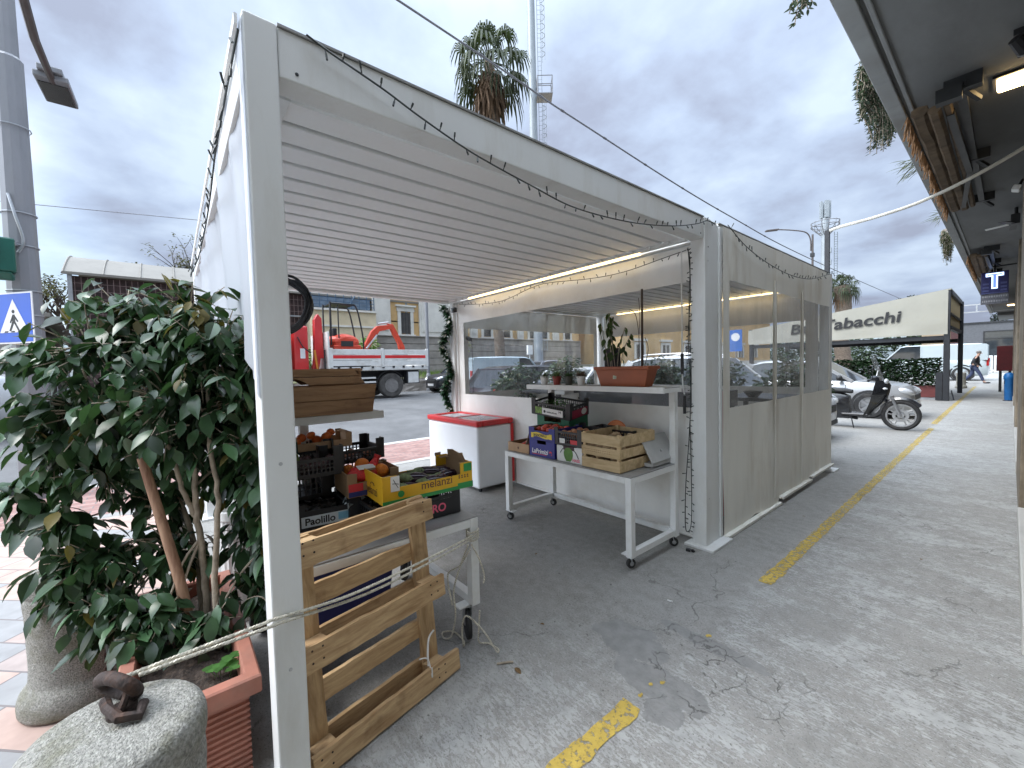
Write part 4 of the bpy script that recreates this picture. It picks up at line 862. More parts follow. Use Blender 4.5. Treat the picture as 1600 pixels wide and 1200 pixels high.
    text('lettering', 'Paolillo', .05, K['ink_black'], l, (-.105, -.1532, .03), (1, 0, 0), (0, 0, 1), bold=.0012)
    m = M(); m.bx(.055, .15, -.1531, -.1528, .03, .068); m.build('blue_print', mat('pale_blue_print', (.22, .5, .68), .5), l)
    m = M(); rng = random.Random(8)
    for k in range(7): m.ell((-2.36 + rng.uniform(-.1, .1), .56 + rng.uniform(-.13, .1), z + .05 + rng.uniform(0, .02)), (.06, .045, .035), 16, 9, R=Matrix.Rotation(rng.uniform(0, 3), 3, 'Z'), f=lambda q: q * (1 + .3 * noise.noise(q * 40)))
    tag(m.build('wrapped_greens', mat('dark_wrapped_produce', (.035, .032, .03), .25, var=.6, scale=20, bump=.6, bscale=40), smooth=True), 'dark bagged produce lying in the black cardboard tray', 'produce')
    m = M(); n = 9; vs = [(-2.25 + .09 * i / n - .03 * j / n + .02 * noise.noise(Vector((i * .6, j * .6, 1))), .66 + .16 * j / n + .02 * noise.noise(Vector((i * .6, j * .6, 9))), z + .10 + .05 * math.sin(j * .5) * .5 + .035 * noise.noise(Vector((i * .7, j * .7, 4)))) for j in range(n + 1) for i in range(n + 1)]
    m.add(vs, [(j * (n + 1) + i, j * (n + 1) + i + 1, (j + 1) * (n + 1) + i + 1, (j + 1) * (n + 1) + i) for j in range(n) for i in range(n)])
    tag(m.build('plastic_bag', film('crumpled_film', (.6, .7, .75), .55, .12, .15), smooth=True), 'crumpled clear plastic bag on the black cardboard tray', 'bag')
    # stack behind: two black lattice crates, greens and melon
    lattice_crate('plastic_crate', 'black plastic crate at the bottom of the stack beside the post', -2.55, .44, z + .11, HP, .4, .28, .13, .03, rows=3)
    lattice_crate('plastic_crate', 'black open-work crate on top of the stack beside the post, holding a melon', -2.42, .50, .975, HP - .08, .36, .28, .10, .055, rows=3, cell=.026)
    m, _ = fruit('melon', None, .062, squash=.95); tag(m.build('melon', mat('green_melon_rind', (.17, .24, .07), .45, var=.25, scale=8), smooth=True, loc=(-2.44, .43, 1.055)), 'round green melon in the top black crate', 'melon')
    m = M(); rng = random.Random(31)
    for k in range(16): m.ell((-2.42 + rng.uniform(-.1, .1), .55 + rng.uniform(-.09, .1), 1.012 + rng.uniform(0, .03)), (.028, .028, .024), 10, 7)
    tag(m.build('grapes', mat('dark_grape_skin', (.06, .028, .035), .3, var=.4), smooth=True), 'dark grapes heaped in the top black crate by the melon', 'fruit')
    # red onions crate, then oranges box above it
    c = lattice_crate('plastic_crate', 'black plastic crate of pink onions below the box of oranges', -2.30, .80, z, HP, .26, .26, .115, .02, rows=3)
    rng = random.Random(4); place_fruit('onion', 'pink onion in the black crate below the oranges', 'onion', 'pink onions below the oranges', K['redonion'], [(-2.30 + rng.uniform(-.1, .1), .80 + rng.uniform(-.1, .1), z + .045 + .05 * (k > 6) + rng.uniform(0, .03)) for k in range(14)], .03, .9, seed=3)
    c = carton('orange_box', 'small card box with red and blue print holding oranges and a red net', -2.28, .80, .862, HP - .05, .28, .27, .075, K['card'], K['card'], ends=.05, ear=.05)
    m = M(); m.bx(-.135, .135, -.1372, -.1353, .004, .03); m.build('blue_print', mat('navy_print', (.02, .03, .16), .5), c)
    for xa, xb in ((-.135, -.06), (.04, .135)): m = M(); m.bx(xa, xb, -.1372, -.1353, .031, .072); m.build('red_print', K['ink_red'], c)
    place_fruit('orange', 'loose orange beside the red net bag in the card box', 'orange', 'oranges in the card box', K['orange'], [(-2.34, .72, .965), (-2.32, .79, .99), (-2.21, .86, .965), (-2.27, .88, .955), (-2.35, .86, .955), (-2.23, .72, .93)], .04, .92, seed=6)
    m = M(); m.ell((-2.225, .765, .965), (.06, .085, .042), 18, 12, R=Matrix.Rotation(.25, 3, 'Y'), f=lambda q: q * (1 + .12 * noise.noise(q * 34))); m.tube([(-2.24, .82, .99), (-2.25, .85, 1.03), (-2.25, .86, 1.05)], [.03, .016, .022], 10)
    n = m.build('net_bag', mat('red_netting', (.62, .03, .03), .5, var=.25, scale=90), smooth=True); tag(n, 'red net bag of oranges with a white label', 'net bag')
    m = M(); m.box((-2.205, .772, 1.003), (.05, .09, .003), R=Matrix.Rotation(.25, 3, 'Y')); m.build('label', K['ink_white'], n, loc=None)
    # rear stack against the shelf uprights
    lattice_crate('plastic_crate', 'black slatted crate of peaches behind the box of oranges', -2.58, .78, .985, HP + .05, .38, .26, .075, .05, rows=2, cell=.028)
    lattice_crate('plastic_crate', 'black plastic crate hidden beneath the slatted peach crate', -2.56, .80, .86, HP, .36, .24, .09, .02, rows=2)
    place_fruit('peach', 'peach lying in the black slatted crate', 'peach', 'peaches in the slatted crate', mat('peach_skin', (.6, .3, .22), .6, var=.3, scale=12), [(-2.56 + .06 * (k % 2), .66 + .075 * k, 1.022) for k in range(4)], .03, seed=8)
    c = carton('fruit_tray', 'pale card tray of mandarins at the back of the near trolley', -2.64, .64, 1.075, HP, .34, .22, .045, K['cardlight'], K['cardlight'], ends=.04, ear=.035)
    place_fruit('mandarin', 'mandarin heaped in the pale card tray', 'mandarin', 'mandarins in the pale tray', K['mandarin'], [(-2.60 - .05 * (k % 2), .51 + .042 * k, 1.12 + .018 * (k % 3)) for k in range(6)], .028, .8, seed=5)
    m = M(); m.bx(-2.80, -2.50, .36, .50, .99, 1.14); tag(m.build('green_box', mat('dark_green_card', (.01, .05, .03), .6), bevel=.003), 'dark green box standing behind the melon crate', 'box')
    # wooden planters on the upper shelf
    wp = wood('varnished_planter_wood', (.40, .23, .11), (.23, .115, .05), 2.4, (14, 1.6, 14), .5, bump=.2)
    def wplanter(z0, z1, xa, xb, ya, yb, fl, label, arch=False):
        o = thing('wooden_planter', label, 'planter', ((xa + xb) / 2, (ya + yb) / 2, z0), group='wooden planters stacked on the shelf'); h = z1 - z0; ym = (ya + yb) / 2
        for s, x in ((1, xb), (-1, xa)):
            for k in range(2):
                m = M(o.location); za, zb = z0 + h * k / 2 + .0015, z0 + h * (k + 1) / 2 - .0015
                fa, fb = fl * (k / 2), fl * ((k + 1) / 2); t = .018
                poly = [(ya - fa + (0 if fl > 0 else 0), za), (yb + fa, za), (yb + fb, zb), (ya - fb, zb)]
                if arch and k == 0:
                    poly = [(ya - fa, za)] + [(ym - .08 + .16 * q / 10, za + .038 * math.sin(math.pi * q / 10)) for q in range(11)] + [(yb + fa, za), (yb + fb, zb), (ya - fb, zb)]
                m.prism(poly, (x + s * (fa + fb) * .25 - (t if s > 0 else 0), 0, 0), (0, 1, 0), (0, 0, 1), (t, 0, 0)); m.build('side_board', wp, o, bevel=.002)
        for y, s in ((ya, -1), (yb, 1)):
            m = M(o.location); m.prism([(xa + .02, z0), (xb - .02, z0), (xb - .02 + fl * .4, z1), (xa + .02 - fl * .4, z1)], (0, y - s * .03, 0), (1, 0, 0), (0, 0, 1), (0, s * .016, fl * .0)); m.build('end_board', wp, o)
        m = M(o.location); m.bx(xa + .02, xb - .02, ya + .01, yb - .01, z0 + .002 if not arch else z1 - .018, z0 + .014 if not arch else z1 - .004); m.build('bottom_board', wp, o)
    wplanter(1.245, 1.42, -2.80, -2.55, .10, .965, .025, 'brown wooden planter box on the upper shelf, lower of two')
    wplanter(1.423, 1.52, -2.79, -2.56, .13, .93, -.06, 'brown wooden planter turned upside down on another, with arched cut-out', True)
    # things below the top
    o = thing('storage_tub', 'dark blue plastic tub under the near trolley', 'tub', (-2.25, .62, .16)); bm = mat('navy_plastic', (.012, .018, .13), .4, var=.1)
    m = M(o.location); q = lambda i, zz: [(-2.47 + i, .36 + i, zz), (-2.02 - i, .36 + i, zz), (-2.02 - i, .86 - i, zz), (-2.47 + i, .86 - i, zz)]
    rs = [q(.04, .17), q(.01, .55), q(-.01, .552), q(-.01, .58), q(.012, .58), q(.045, .19)]; m.add([p for r in rs for p in r], [(a * 4 + b, a * 4 + (b + 1) % 4, a * 4 + 4 + (b + 1) % 4, a * 4 + 4 + b) for a in range(5) for b in range(4)] + [(3, 2, 1, 0), (20, 21, 22, 23)]); m.build('body', bm, o, bevel=.006)
    m = M(o.location); m.bx(-2.02, -2.005, .52, .70, .50, .53); m.build('handle', bm, o)
    m = M((-2.15, .95, .66))
    for k in range(5): m.bar((-2.3 + .06 * k, .86, .63), (-2.3 + .06 * k, 1.04, .66), .012, .004)
    m.bar((-2.32, .86, .63), (-2.02, .86, .63), .012, .012); m.bar((-2.32, 1.04, .66), (-2.02, 1.04, .66), .012, .012); m.bar((-2.02, .86, .63), (-2.02, 1.04, .66), .012, .012); m.bx(-2.3, -2.05, .88, 1.0, .668, .676)
    tag(m.build('wire_rack', K['white']), 'small white wire rack hanging below the near tabletop', 'rack')
    bpy.context.view_layer.update()
    for ob in list(bpy.data.objects):
        if ob not in before and ob.parent is None and not ob.name.startswith(('wooden_planter', 'storage_tub', 'wire_rack')): ob.location += Vector((-.05, .03, -.03))
near_crates()
# ---------------------------------------------------------------- produce on the far trolley
def far_crates():
    z = T2Z + .001
    # slatted wooden crate of potatoes
    pw = wood('pale_poplar', (.66, .50, .29), (.46, .32, .16), 2.2, (1.6, 10, 10), .7, bump=.15)
    x0, x1, y0, y1 = -2.18, -1.83, 2.515, 2.985; o = thing('wooden_crate', 'pale slatted wooden crate of potatoes at the front of the far trolley', 'crate', ((x0 + x1) / 2, (y0 + y1) / 2, z))
    for (za, zb) in ((.005, .085), (.105, .175), (.195, .275)):
        for y in (y0, y1 - .008): m = M(o.location); m.bx(x0, x1, y, y + .008, z + za, z + zb); m.build('slat', pw, o, bevel=.0015)
        for x in (x0 - .0082, x1 + .0002): m = M(o.location); m.bx(x, x + .008, y0 + .0, y1 - .0, z + za + .001, z + zb + .001); m.build('slat', pw, o, bevel=.0015)
    for x in (x0 + .001, x1 - .026):
        for y in (y0 + .0085, y1 - .0335): m = M(o.location); m.bx(x, x + .025, y, y + .025, z + .002, z + .283); m.build('corner_post', pw, o)
    m = M(o.location)
    for k in range(4): m.bx(x0 + .002, x1 - .002, y0 + .012 + k * .115, y0 + .105 + k * .115, z + .0, z + .006)
    m.build('bottom', pw, o)
    m = M(); rng = random.Random(2)
    for k in range(2):
        for q in range(12): xx = x0 - (x0 + x1) / 2 + .03 + q * .021; m.bx(xx, xx + rng.uniform(.008, .018), -(y1 - y0) / 2 - .0006, -(y1 - y0) / 2 + .001, .148 - k * .014, .152 - k * .014)
    m.build('stamp', mat('faded_stamp', (.34, .2, .1), .8), o)
    rng = random.Random(3); pts = []
    for zz in (.045, .10, .155): 
        for i in range(4):
            for j in range(6): pts.append((x0 + .06 + .075 * i + rng.uniform(-.01, .01), y0 + .055 + .073 * j + rng.uniform(-.01, .01), z + zz + rng.uniform(0, .02)))
    for p in ((-2.0, 2.62, z + .215), (-1.93, 2.70, z + .22), (-2.06, 2.76, z + .215), (-1.95, 2.84, z + .225), (-2.0, 2.72, z + .245)): pts.append(p)
    place_fruit('potato', 'brown potato inside the slatted wooden crate', 'potato', 'potatoes in the wooden crate', K['potato'], pts, .038, .75, seed=14)
    # tomato tray
    c = carton('tomato_tray', 'brown card tray of tomatoes at the left end of the far trolley', -2.99, 2.70, z, .04, .29, .36, .085, K['cardlight'], K['card'], ends=.0, ear=.03)
    m = M()
    for s in (-1, 1):
        y = s * .173; m.prism([(-.145, .085), (-.10, .175), (.10, .175), (.145, .085), (.11, .085), (.08, .135), (-.08, .135), (-.11, .085)], (0, y - .003, 0), (1, 0, 0), (0, 0, 1), (0, .006, 0)) if s > 0 else None
    m.prism([(-.18, .085), (-.13, .19), (.13, .19), (.18, .085), (.12, .085), (.085, .14), (-.085, .14), (-.12, .085)], (.10, 0, 0), (0, 1, 0), (0, 0, 1), (.006, 0, 0)); m.build('handle', K['card'], c)
    m = M(); m.lathe([(.012, 0), (.012, .001)], (.0, -.1805, .04), 14, R=Matrix.Rotation(HP, 3, 'X')); m.build('print', K['ink_brown'], c)
    place_fruit('tomato', 'red tomato in the brown card tray', 'tomato', 'tomatoes in the card tray', K['tomato'], [(-2.93, 2.62, z + .055), (-2.99, 2.60, z + .05), (-2.92, 2.69, z + .085), (-3.02, 2.68, z + .05), (-2.96, 2.76, z + .06)], .038, .85, seed=2)
    # blue box of tomatoes stacked in two
    bl = mat('blue_printed_card', (.014, .02, .20), .4, var=.1, scale=5)
    c = carton('tomato_box', 'deep blue cardboard box on the tabletop, lower of two, with white and red lettering', -2.665, 2.70, z, .03, .31, .36, .115, bl, K['card'], ends=.03, ear=.1)
    text('lettering', 'LaPrimizi', .058, K['ink_white'], c, (-.125, -.1815, .03), (1, 0, 0), (0, 0, 1), bold=.0009, shear=.15, sx=.95); text('lettering', 'e', .075, K['ink_red'], c, (.09, -.1819, .026), (1, 0, 0), (0, 0, 1), bold=.003)
    m = M(); m.bx(-.12, .06, -.1816, -.1805, .019, .024); m.build('underline', K['ink_red'], c)
    c = carton('tomato_box', 'deep blue cardboard box of tomatoes with a yellow banner, stacked on another blue box', -2.665, 2.705, z + .147, .02, .325, .37, .085, bl, K['card'], ends=.03, ear=.07)
    m = M(); q = [(-.11 + .22 * k / 10, .046 + .008 * math.sin(k * .63)) for k in range(11)]; m.prism([(a, b_ - .019) for a, b_ in q] + [(a, b_ + .019) for a, b_ in q[::-1]], (0, -.1855, 0), (1, 0, 0), (0, 0, 1), (0, -.0012, 0))
    for s in (-1, 1): m.bx(s * .115 - .015, s * .115 + .015, -.1875, -.1853, .02, .066)
    m.build('banner', K['ink_yellow'], c)
    text('lettering', 'SIGNORELLI', .030, K['ink_black'], c, (-.098, -.1871, .036), (1, 0, 0), (0, 0, 1), bold=.0008, sx=1.02)
    place_fruit('tomato', 'red tomato in the blue box with the yellow banner', 'tomato', 'tomatoes in the blue box', K['tomato'], [(-2.77 + .07 * i + .02 * (j % 2), 2.60 + .075 * j, z + .225 + .012 * ((i + j) % 2)) for i in range(4) for j in range(3)], .037, .85, seed=4)
    # white box with a green fruit drawn on it, lattice crate of onions on top
    c = carton('avocado_box', 'white printed cardboard box showing a green fruit, under the crate of onions', -2.35, 2.72, z, .02, .28, .36, .13, mat('white_printed_card', (.72, .72, .70), .5, var=.04), K['card'], ends=.004, ear=.06)
    m = M(); m.prism([(.05 * math.sin(a) * (1 - .18 * math.cos(a)), .06 + .062 * -math.cos(a)) for a in [2 * math.pi * k / 24 for k in range(24)] if .06 - .062 * math.cos(a) > .002], (-.01, -.1808, 0), (1, 0, 0), (0, 0, 1), (0, -.001, 0)); m.build('fruit_print', mat('green_fruit_print', (.09, .22, .03), .5, var=.3), c)
    m = M(); m.bx(-.065, .055, -.1812, -.1800, .10, .132); m.build('dark_print', mat('dark_red_print', (.04, .008, .012), .5), c)
    m = M(); m.tube([(-.10 + .045 * k / 8, -.1815, .07 + .045 * math.sin(k / 8 * 1.5)) for k in range(9)], .003, 5); m.tube([(.10 - .045 * k / 8, -.1815, .04 + .06 * math.sin(k / 8 * 1.5)) for k in range(9)], .003, 5); m.build('arc_print', K['ink_black'], c)
    text('lettering', 'HASS', .034, K['ink_pink'], c, (.035, -.1818, .012), (1, 0, 0), (0, 0, 1), bold=.0008)
    c = lattice_crate('plastic_crate', 'black lattice crate of onions with a white and a red tag', -2.36, 2.72, z + .137, .02, .30, .37, .12, .025, rows=3, cell=.032)
    m = M(); m.bx(-.09, -.03, -.1895, -.1865, .02, .06); m.build('label', K['ink_white'], c); m = M(); m.bx(.03, .115, -.1895, -.1865, .02, .055); m.build('red_tag', K['ink_red'], c)
    rng = random.Random(6); place_fruit('onion', 'golden onion in the black lattice crate with the white tag', 'onion', 'onions in the lattice crate', K['onion'], [(-2.45 + .065 * i + rng.uniform(-.01, .01), 2.59 + .07 * j, z + .187 + .05 * rng.random()) for i in range(4) for j in range(4)], .036, .9, seed=7)
    # back row: black crate of oranges, orange disc
    c = lattice_crate('plastic_crate', 'long black crate with orange print behind the potato crate', -2.22, 3.01, z + .127, 0, .46, .2, .125, .0, rows=3)
    m = M(); m.bx(-.04, .16, -.106, -.1035, .05, .10); m.build('print_panel', K['blackcard'], c); m = M(); m.lathe([(.018, 0), (.018, .001)], (-.0, -.106, .078), 16, R=Matrix.Rotation(HP, 3, 'X')); m.bx(.03, .14, -.1072, -.106, .07, .088); m.build('orange_print', K['orange'], c)
    lattice_crate('plastic_crate', 'black plastic crate below the one with orange print', -2.22, 3.01, z, 0, .46, .2, .125, .0, rows=3)
    m = M((-2.29, 3.11, .86)); m.lathe([(.12, 0), (.125, .006), (.12, .012), (.09, .014)], (-2.29, 3.115, .87), 32, R=Matrix.Rotation(HP - .12, 3, 'X')); tag(m.build('orange_plate', mat('orange_plastic', (.66, .16, .015), .4, var=.08), smooth=True), 'round orange plastic plate standing behind the crates', 'plate')
    # green banana box and the tilted crate of herbs
    gm = mat('green_printed_card', (.01, .13, .065), .5, var=.1, scale=5)
    c = carton('fruit_box', 'green printed cardboard box between the tomatoes and the curtain', -2.83, 2.97, z + .13, .03, .42, .28, .14, gm, K['card'], ends=.06, ear=.1)
    text('lettering', 'Chiq', .07, K['ink_white'], c, (-.12, -.1415, .045), (1, 0, 0), (0, 0, 1), bold=.0008, shear=.2); text('lettering', 'Chiq', .06, K['ink_white'], c, (.2105, -.1, .06), (0, 1, 0), (0, 0, 1), bold=.0008, shear=.2)
    m = M(); m.bx(.2098, .2112, .03, .13, .03, .08); m.build('red_print', K['ink_red'], c)
    carton('fruit_box', 'plain green box under the printed green box', -2.83, 2.97, z, .03, .42, .28, .1, gm, K['card'], ends=.025, ear=.1)
    c = lattice_crate('plastic_crate', 'black crate of green herbs tipped on top of the green box', -2.84, 2.95, z + .335, 0, .46, .30, .13, .03, rows=3, rot=(.12, .10, .12), cell=.03)
    m = M(); m.bx(-.10, .15, -.1555, -.1530, .02, .085); l = m.build('label', K['ink_white'], c)
    m = M(); m.bx(-.185, -.105, -.1552, -.1530, .02, .085); m.build('leaf_print', mat('leaf_print', (.2, .34, .07), .5, var=.5, scale=40), c)
    m = M(); rng = random.Random(1); x = -.04
    while x < .08: w = rng.uniform(.004, .009); m.bx(x, x + w, -.1562, -.1554, .042, .05 + rng.uniform(0, .008)); x += w + .003
    m.lathe([(.014, 0), (.014, .0008)], (-.068, -.1555, .05), 14, R=Matrix.Rotation(HP, 3, 'X')); m.bx(.105, .11, -.1562, -.1554, .055, .08); m.bx(.125, .13, -.1562, -.1554, .055, .08); m.bx(.105, .13, -.1562, -.1554, .066, .07); m.build('print', K['ink_black'], l)
    m = M(); m.bx(.2335, .2355, -.12, .13, .012, .09); m.build('crimson_label', mat('crimson_print', (.3, .01, .05), .5), c)
    m = M(); m.ell((.2372, .07, .055), (.001, .045, .032), 14, 8); m.build('white_print', K['ink_white'], c)
    m = M((-2.86, 2.93, z + .40)); rng = random.Random(5)
    for k in range(420):
        p = Vector((-2.86 + rng.gauss(0, .07), 2.93 + rng.gauss(0, .06), z + .40 + rng.uniform(-.03, .07))); a = rng.uniform(0, 6.28); leaf(m, p, Vector((math.cos(a), math.sin(a), rng.uniform(-.2, 1))), Vector((0, 0, 1)), .04, .012, .3, .1)
    tag(m.build('herbs', leafmat('herb_leaf', (.06, .16, .035), .5, .4, .2)), 'loose green herbs heaped in the tipped black crate', 'herbs')
    # tilted tray and bracket at the right end
    m = M((-1.80, 3.0, z)); m.box((-1.80, 3.0, z + .135), (.012, .36, .22), R=Matrix.Rotation(-.5, 3, 'Y')); m.box((-1.80, 2.98, z + .02), (.10, .30, .03)); m.bar((-1.86, 3.0, z + .03), (-1.77, 3.0, z + .12), .02, .02)
    tag(m.build('display_board', mat('grey_plastic', (.42, .42, .41), .5, var=.08), bevel=.003), 'grey tilted panel beside the potato crate', 'display board')
    # window box on the shelf with stake, sparse plant and slate board
    o = thing('window_box', 'long terracotta window box on the upper shelf of the far trolley', 'planter', (-2.125, 3.03, 1.3115)); m = M(o.location); q = lambda hx, hy, zz: [(-2.125 - hx, 3.03 - hy, zz), (-2.125 + hx, 3.03 - hy, zz), (-2.125 + hx, 3.03 + hy, zz), (-2.125 - hx, 3.03 + hy, zz)]
    rs = [q(.225, .055, 1.312), q(.265, .075, 1.455), q(.278, .088, 1.457), q(.281, .09, 1.482), q(.274, .084, 1.484), q(.258, .068, 1.484), q(.25, .064, 1.45)]; m.add([p for r in rs for p in r], [(a * 4 + b, a * 4 + (b + 1) % 4, a * 4 + 4 + (b + 1) % 4, a * 4 + 4 + b) for a in range(6) for b in range(4)] + [(3, 2, 1, 0)]); m.build('trough', K['terrabr'], o, bevel=.003)
    m = M(o.location); m.add(q(.252, .066, 1.462), [(0, 1, 2, 3)]); m.build('soil', K['soil'], o)
    m = M(o.location); m.box((-2.19, 2.9655, 1.385), (.035, .002, .04), R=Matrix.Rotation(.17, 3, 'X') @ Matrix.Rotation(.2, 3, 'Y')); m.build('sticker', mat('pale_sticker', (.5, .55, .42), .5, var=.3, scale=60), o)
    m = M((-1.96, 3.03, 1.45)); P = [(-1.958, 3.03, 1.46), (-1.955, 3.03, 1.75), (-1.952, 3.03, 2.12)]; m.tube(P, [.011, .010, .009], 8)
    m.tube(smooth_path([(-1.99, 3.03, 1.46), (-1.985, 3.03, 1.7), (-2.0, 3.03, 1.85), (-2.03, 3.04, 1.93), (-2.08, 3.04, 1.97)], 4), .003, 5); m.tube(smooth_path([(-1.94, 3.03, 1.46), (-1.90, 3.03, 1.62), (-1.93, 3.03, 1.72)], 4), .0028, 5); m.tube(smooth_path([(-1.985, 3.03, 1.72), (-1.975, 3.03, 1.9), (-1.985, 3.03, 2.05)], 4), .0025, 5)
    tag(m.build('bare_sapling', mat('brown_twig', (.07, .045, .032), .8), smooth=True), 'thin brown stake with bare twigs in the terracotta window box', 'plant')
    o = thing('leafy_plant', 'sparse drooping leafy plant in the terracotta window box', 'plant', (-2.26, 3.03, 1.46)); rng = random.Random(17); m = M(o.location); lf = M(o.location)
    for (dx, h, lean) in ((0, .50, -.03), (-.04, .42, -.08), (.05, .36, .09), (.08, .30, .12), (-.02, .46, .04), (.03, .42, -.05)):
        P = smooth_path([(-2.26 + dx, 3.03, 1.46), (-2.26 + dx + lean * .4, 3.02, 1.46 + h * .55), (-2.26 + dx + lean, 3.03, 1.46 + h)], 5); m.tube(P, .004, 5)
        for p in P[3:]:
            for s in range(2 if h > .4 else 1):
                a = rng.uniform(0, 6.28); L = rng.uniform(.05, .085); leaf(lf, p, Vector((math.cos(a) * .6, math.sin(a) * .6, -.9)), Vector((rng.uniform(-1, 1), rng.uniform(-1, 1), .6)), L, L * .45, .3, .2)
    m.build('stem', K['bark'], o); lf.build('foliage', leafmat('olive_leaf', (.055, .085, .03), .45, .5, .2), o, smooth=True)
    m = M((-2.30, 3.055, 1.46)); w, h = .085, .19; pts = [(-w, 0), (w, 0), (w, h - .05)] + [(w - .03 + .03 * math.cos(a), h - .03 + .03 * math.sin(a)) for a in [HP * k / 5 for k in range(6)]] + [(-w + .03 - .03 * math.sin(a), h - .03 + .03 * math.cos(a)) for a in [HP * k / 5 for k in range(6)]]
    m.prism(pts, (-2.285, 3.06, 1.46), (1, 0, 0), (0, 0, 1), (0, .01, 0)); tag(m.build('slate_board', mat('dark_slate', (.045, .04, .04), .7, var=.15)), 'dark rounded slate board propped in the terracotta window box', 'board')
    # four small potted succulents
    for i, (x, mt_, lab) in enumerate(((-3.10, 'ceramic', 'small spiky succulent in a pale pot, leftmost on the shelf'), (-2.92, 'red', 'small succulent in a red pot on the shelf'), (-2.76, 'dark', 'small bushy succulent in a dark pot on the shelf'), (-2.60, 'ceramic', 'small reddish succulent in a pale pot next to the window box'))):
        o = thing('potted_succulent', lab, 'plant', (x, 3.0, 1.312), group='small potted succulents on the shelf'); pm = {'ceramic': K['ink_white'], 'red': mat('brick_red_pot', (.3, .05, .04), .5), 'dark': mat('dark_pot', (.08, .08, .07), .6)}[mt_]
        m = M(); m.lathe([(.032, 0), (.044, .075), (.047, .076), (.047, .086), (.04, .086)], (0, 0, 0), 18); m.build('pot', pm, o, smooth=True)
        rng = random.Random(40 + i); m = M()
        for k in range(90): a = rng.uniform(0, 6.28); e = rng.uniform(-.3, 1.4); r0 = rng.uniform(0, .04); leaf(m, Vector((r0 * math.cos(a), r0 * math.sin(a), .085)), Vector((math.cos(a) * math.cos(e), math.sin(a) * math.cos(e), math.sin(e))), Vector((0, 0, 1)), rng.uniform(.03, .06), .013, .1, .1)
        m.build('leaves', leafmat('succulent_leaf_%d' % i, [(.16, .2, .13), (.10, .15, .07), (.07, .12, .06), (.15, .1, .08)][i], .5, .5, .1), o)
far_crates()
# ---------------------------------------------------------------- string lights, cables, small fittings
K['cablegreen'] = mat('dark_green_cable', (.012, .018, .016), .5)
def string_lights(name, label, path, gap=.085, side=(0, 0, 1), out=(1, 0, 0), sl=.05, r=.0035, seed=1, both=True):
    rng = random.Random(seed); P = smooth_path(path, 14); m = M(P[0]); m.tube(P, r, 6); acc = 0
    for a, b in zip(P, P[1:]):
        acc += (b - a).length
        if acc > gap:
            acc = 0; d = (b - a).normalized(); s = Vector(side) * (rng.choice((-1, 1)) if both else 1); q = (s + d * rng.uniform(-.6, .6) + Vector(out) * rng.uniform(.1, .5)).normalized() * sl * rng.uniform(.7, 1.15)
            m.tube([b, b + q * .5], r * .7, 5); m.tube([b + q * .45, b + q], r * 1.15, 6)
    o = m.build(name, K['cablegreen']); tag(o, label, 'string lights', 'unlit fairy light strings on the pergola'); return o
X = PX1 + .012
string_lights('string_lights', 'dark string lights sagging along the open front beam', [(X, .40, 2.632), (X, .484, 2.605), (X, .666, 2.558), (X, .824, 2.508), (X, 1.07, 2.445), (X, 1.411, 2.394), (X, 1.739, 2.358), (X, 2.244, 2.384), (X, 2.74, 2.458), (X, 3.10, 2.545), (X, 3.267, 2.601), (X, 3.4, 2.60)], .058, seed=3, sl=.036)
X = PX1 + .034
string_lights('string_lights', 'dark string lights draped over the cream side curtain', [(X, 3.58, 2.625), (X, 3.625, 2.611), (X, 3.949, 2.512), (X, 4.475, 2.435), (X, 5.11, 2.402), (X, 5.765, 2.437), (X, 6.414, 2.56), (X, 6.75, 2.625)], .06, seed=5, sl=.042)
string_lights('string_lights', 'dark string lights hanging along the bluish left sheet', [(-1.40, .188, 2.47), (-1.725, .185, 2.451), (-1.947, .185, 2.446), (-2.205, .185, 2.427), (-2.52, .185, 2.367), (-2.958, .185, 2.329), (-3.515, .185, 2.329), (-4.255, .185, 2.379), (-4.75, .185, 2.44), (-5.03, .19, 2.55)], .062, out=(0, -1, 0), seed=7, sl=.05)
string_lights('string_lights', 'dark string lights along the top of the divider curtain', [(-5.15, 3.29, 2.44), (-4.6, 3.285, 2.37), (-4.1, 3.285, 2.35), (-3.6, 3.285, 2.42), (-3.3, 3.285, 2.43), (-2.7, 3.285, 2.37), (-2.3, 3.285, 2.36), (-1.9, 3.285, 2.40), (-1.7, 3.285, 2.42)], .07, out=(0, -1, 0), seed=9, sl=.035)
Xp = -1.675
string_lights('string_lights', 'tangle of dark string lights hanging down beside the middle post', [(Xp, 3.262, 2.43), (Xp + .02, 3.26, 2.1), (Xp, 3.255, 1.7), (Xp + .015, 3.26, 1.3), (Xp, 3.258, .9), (Xp - .03, 3.255, .5), (Xp - .03, 3.24, .16), (Xp - .0, 3.225, .11), (Xp + .022, 3.24, .2), (Xp + .02, 3.25, .6), (Xp + .01, 3.255, 1.0), (Xp + .025, 3.25, 1.4), (Xp + .01, 3.25, 1.9), (Xp + .02, 3.255, 2.3), (Xp, 3.25, 2.42)], .032, side=(1, 0, 0), out=(0, -1, 0), seed=12, sl=.03)
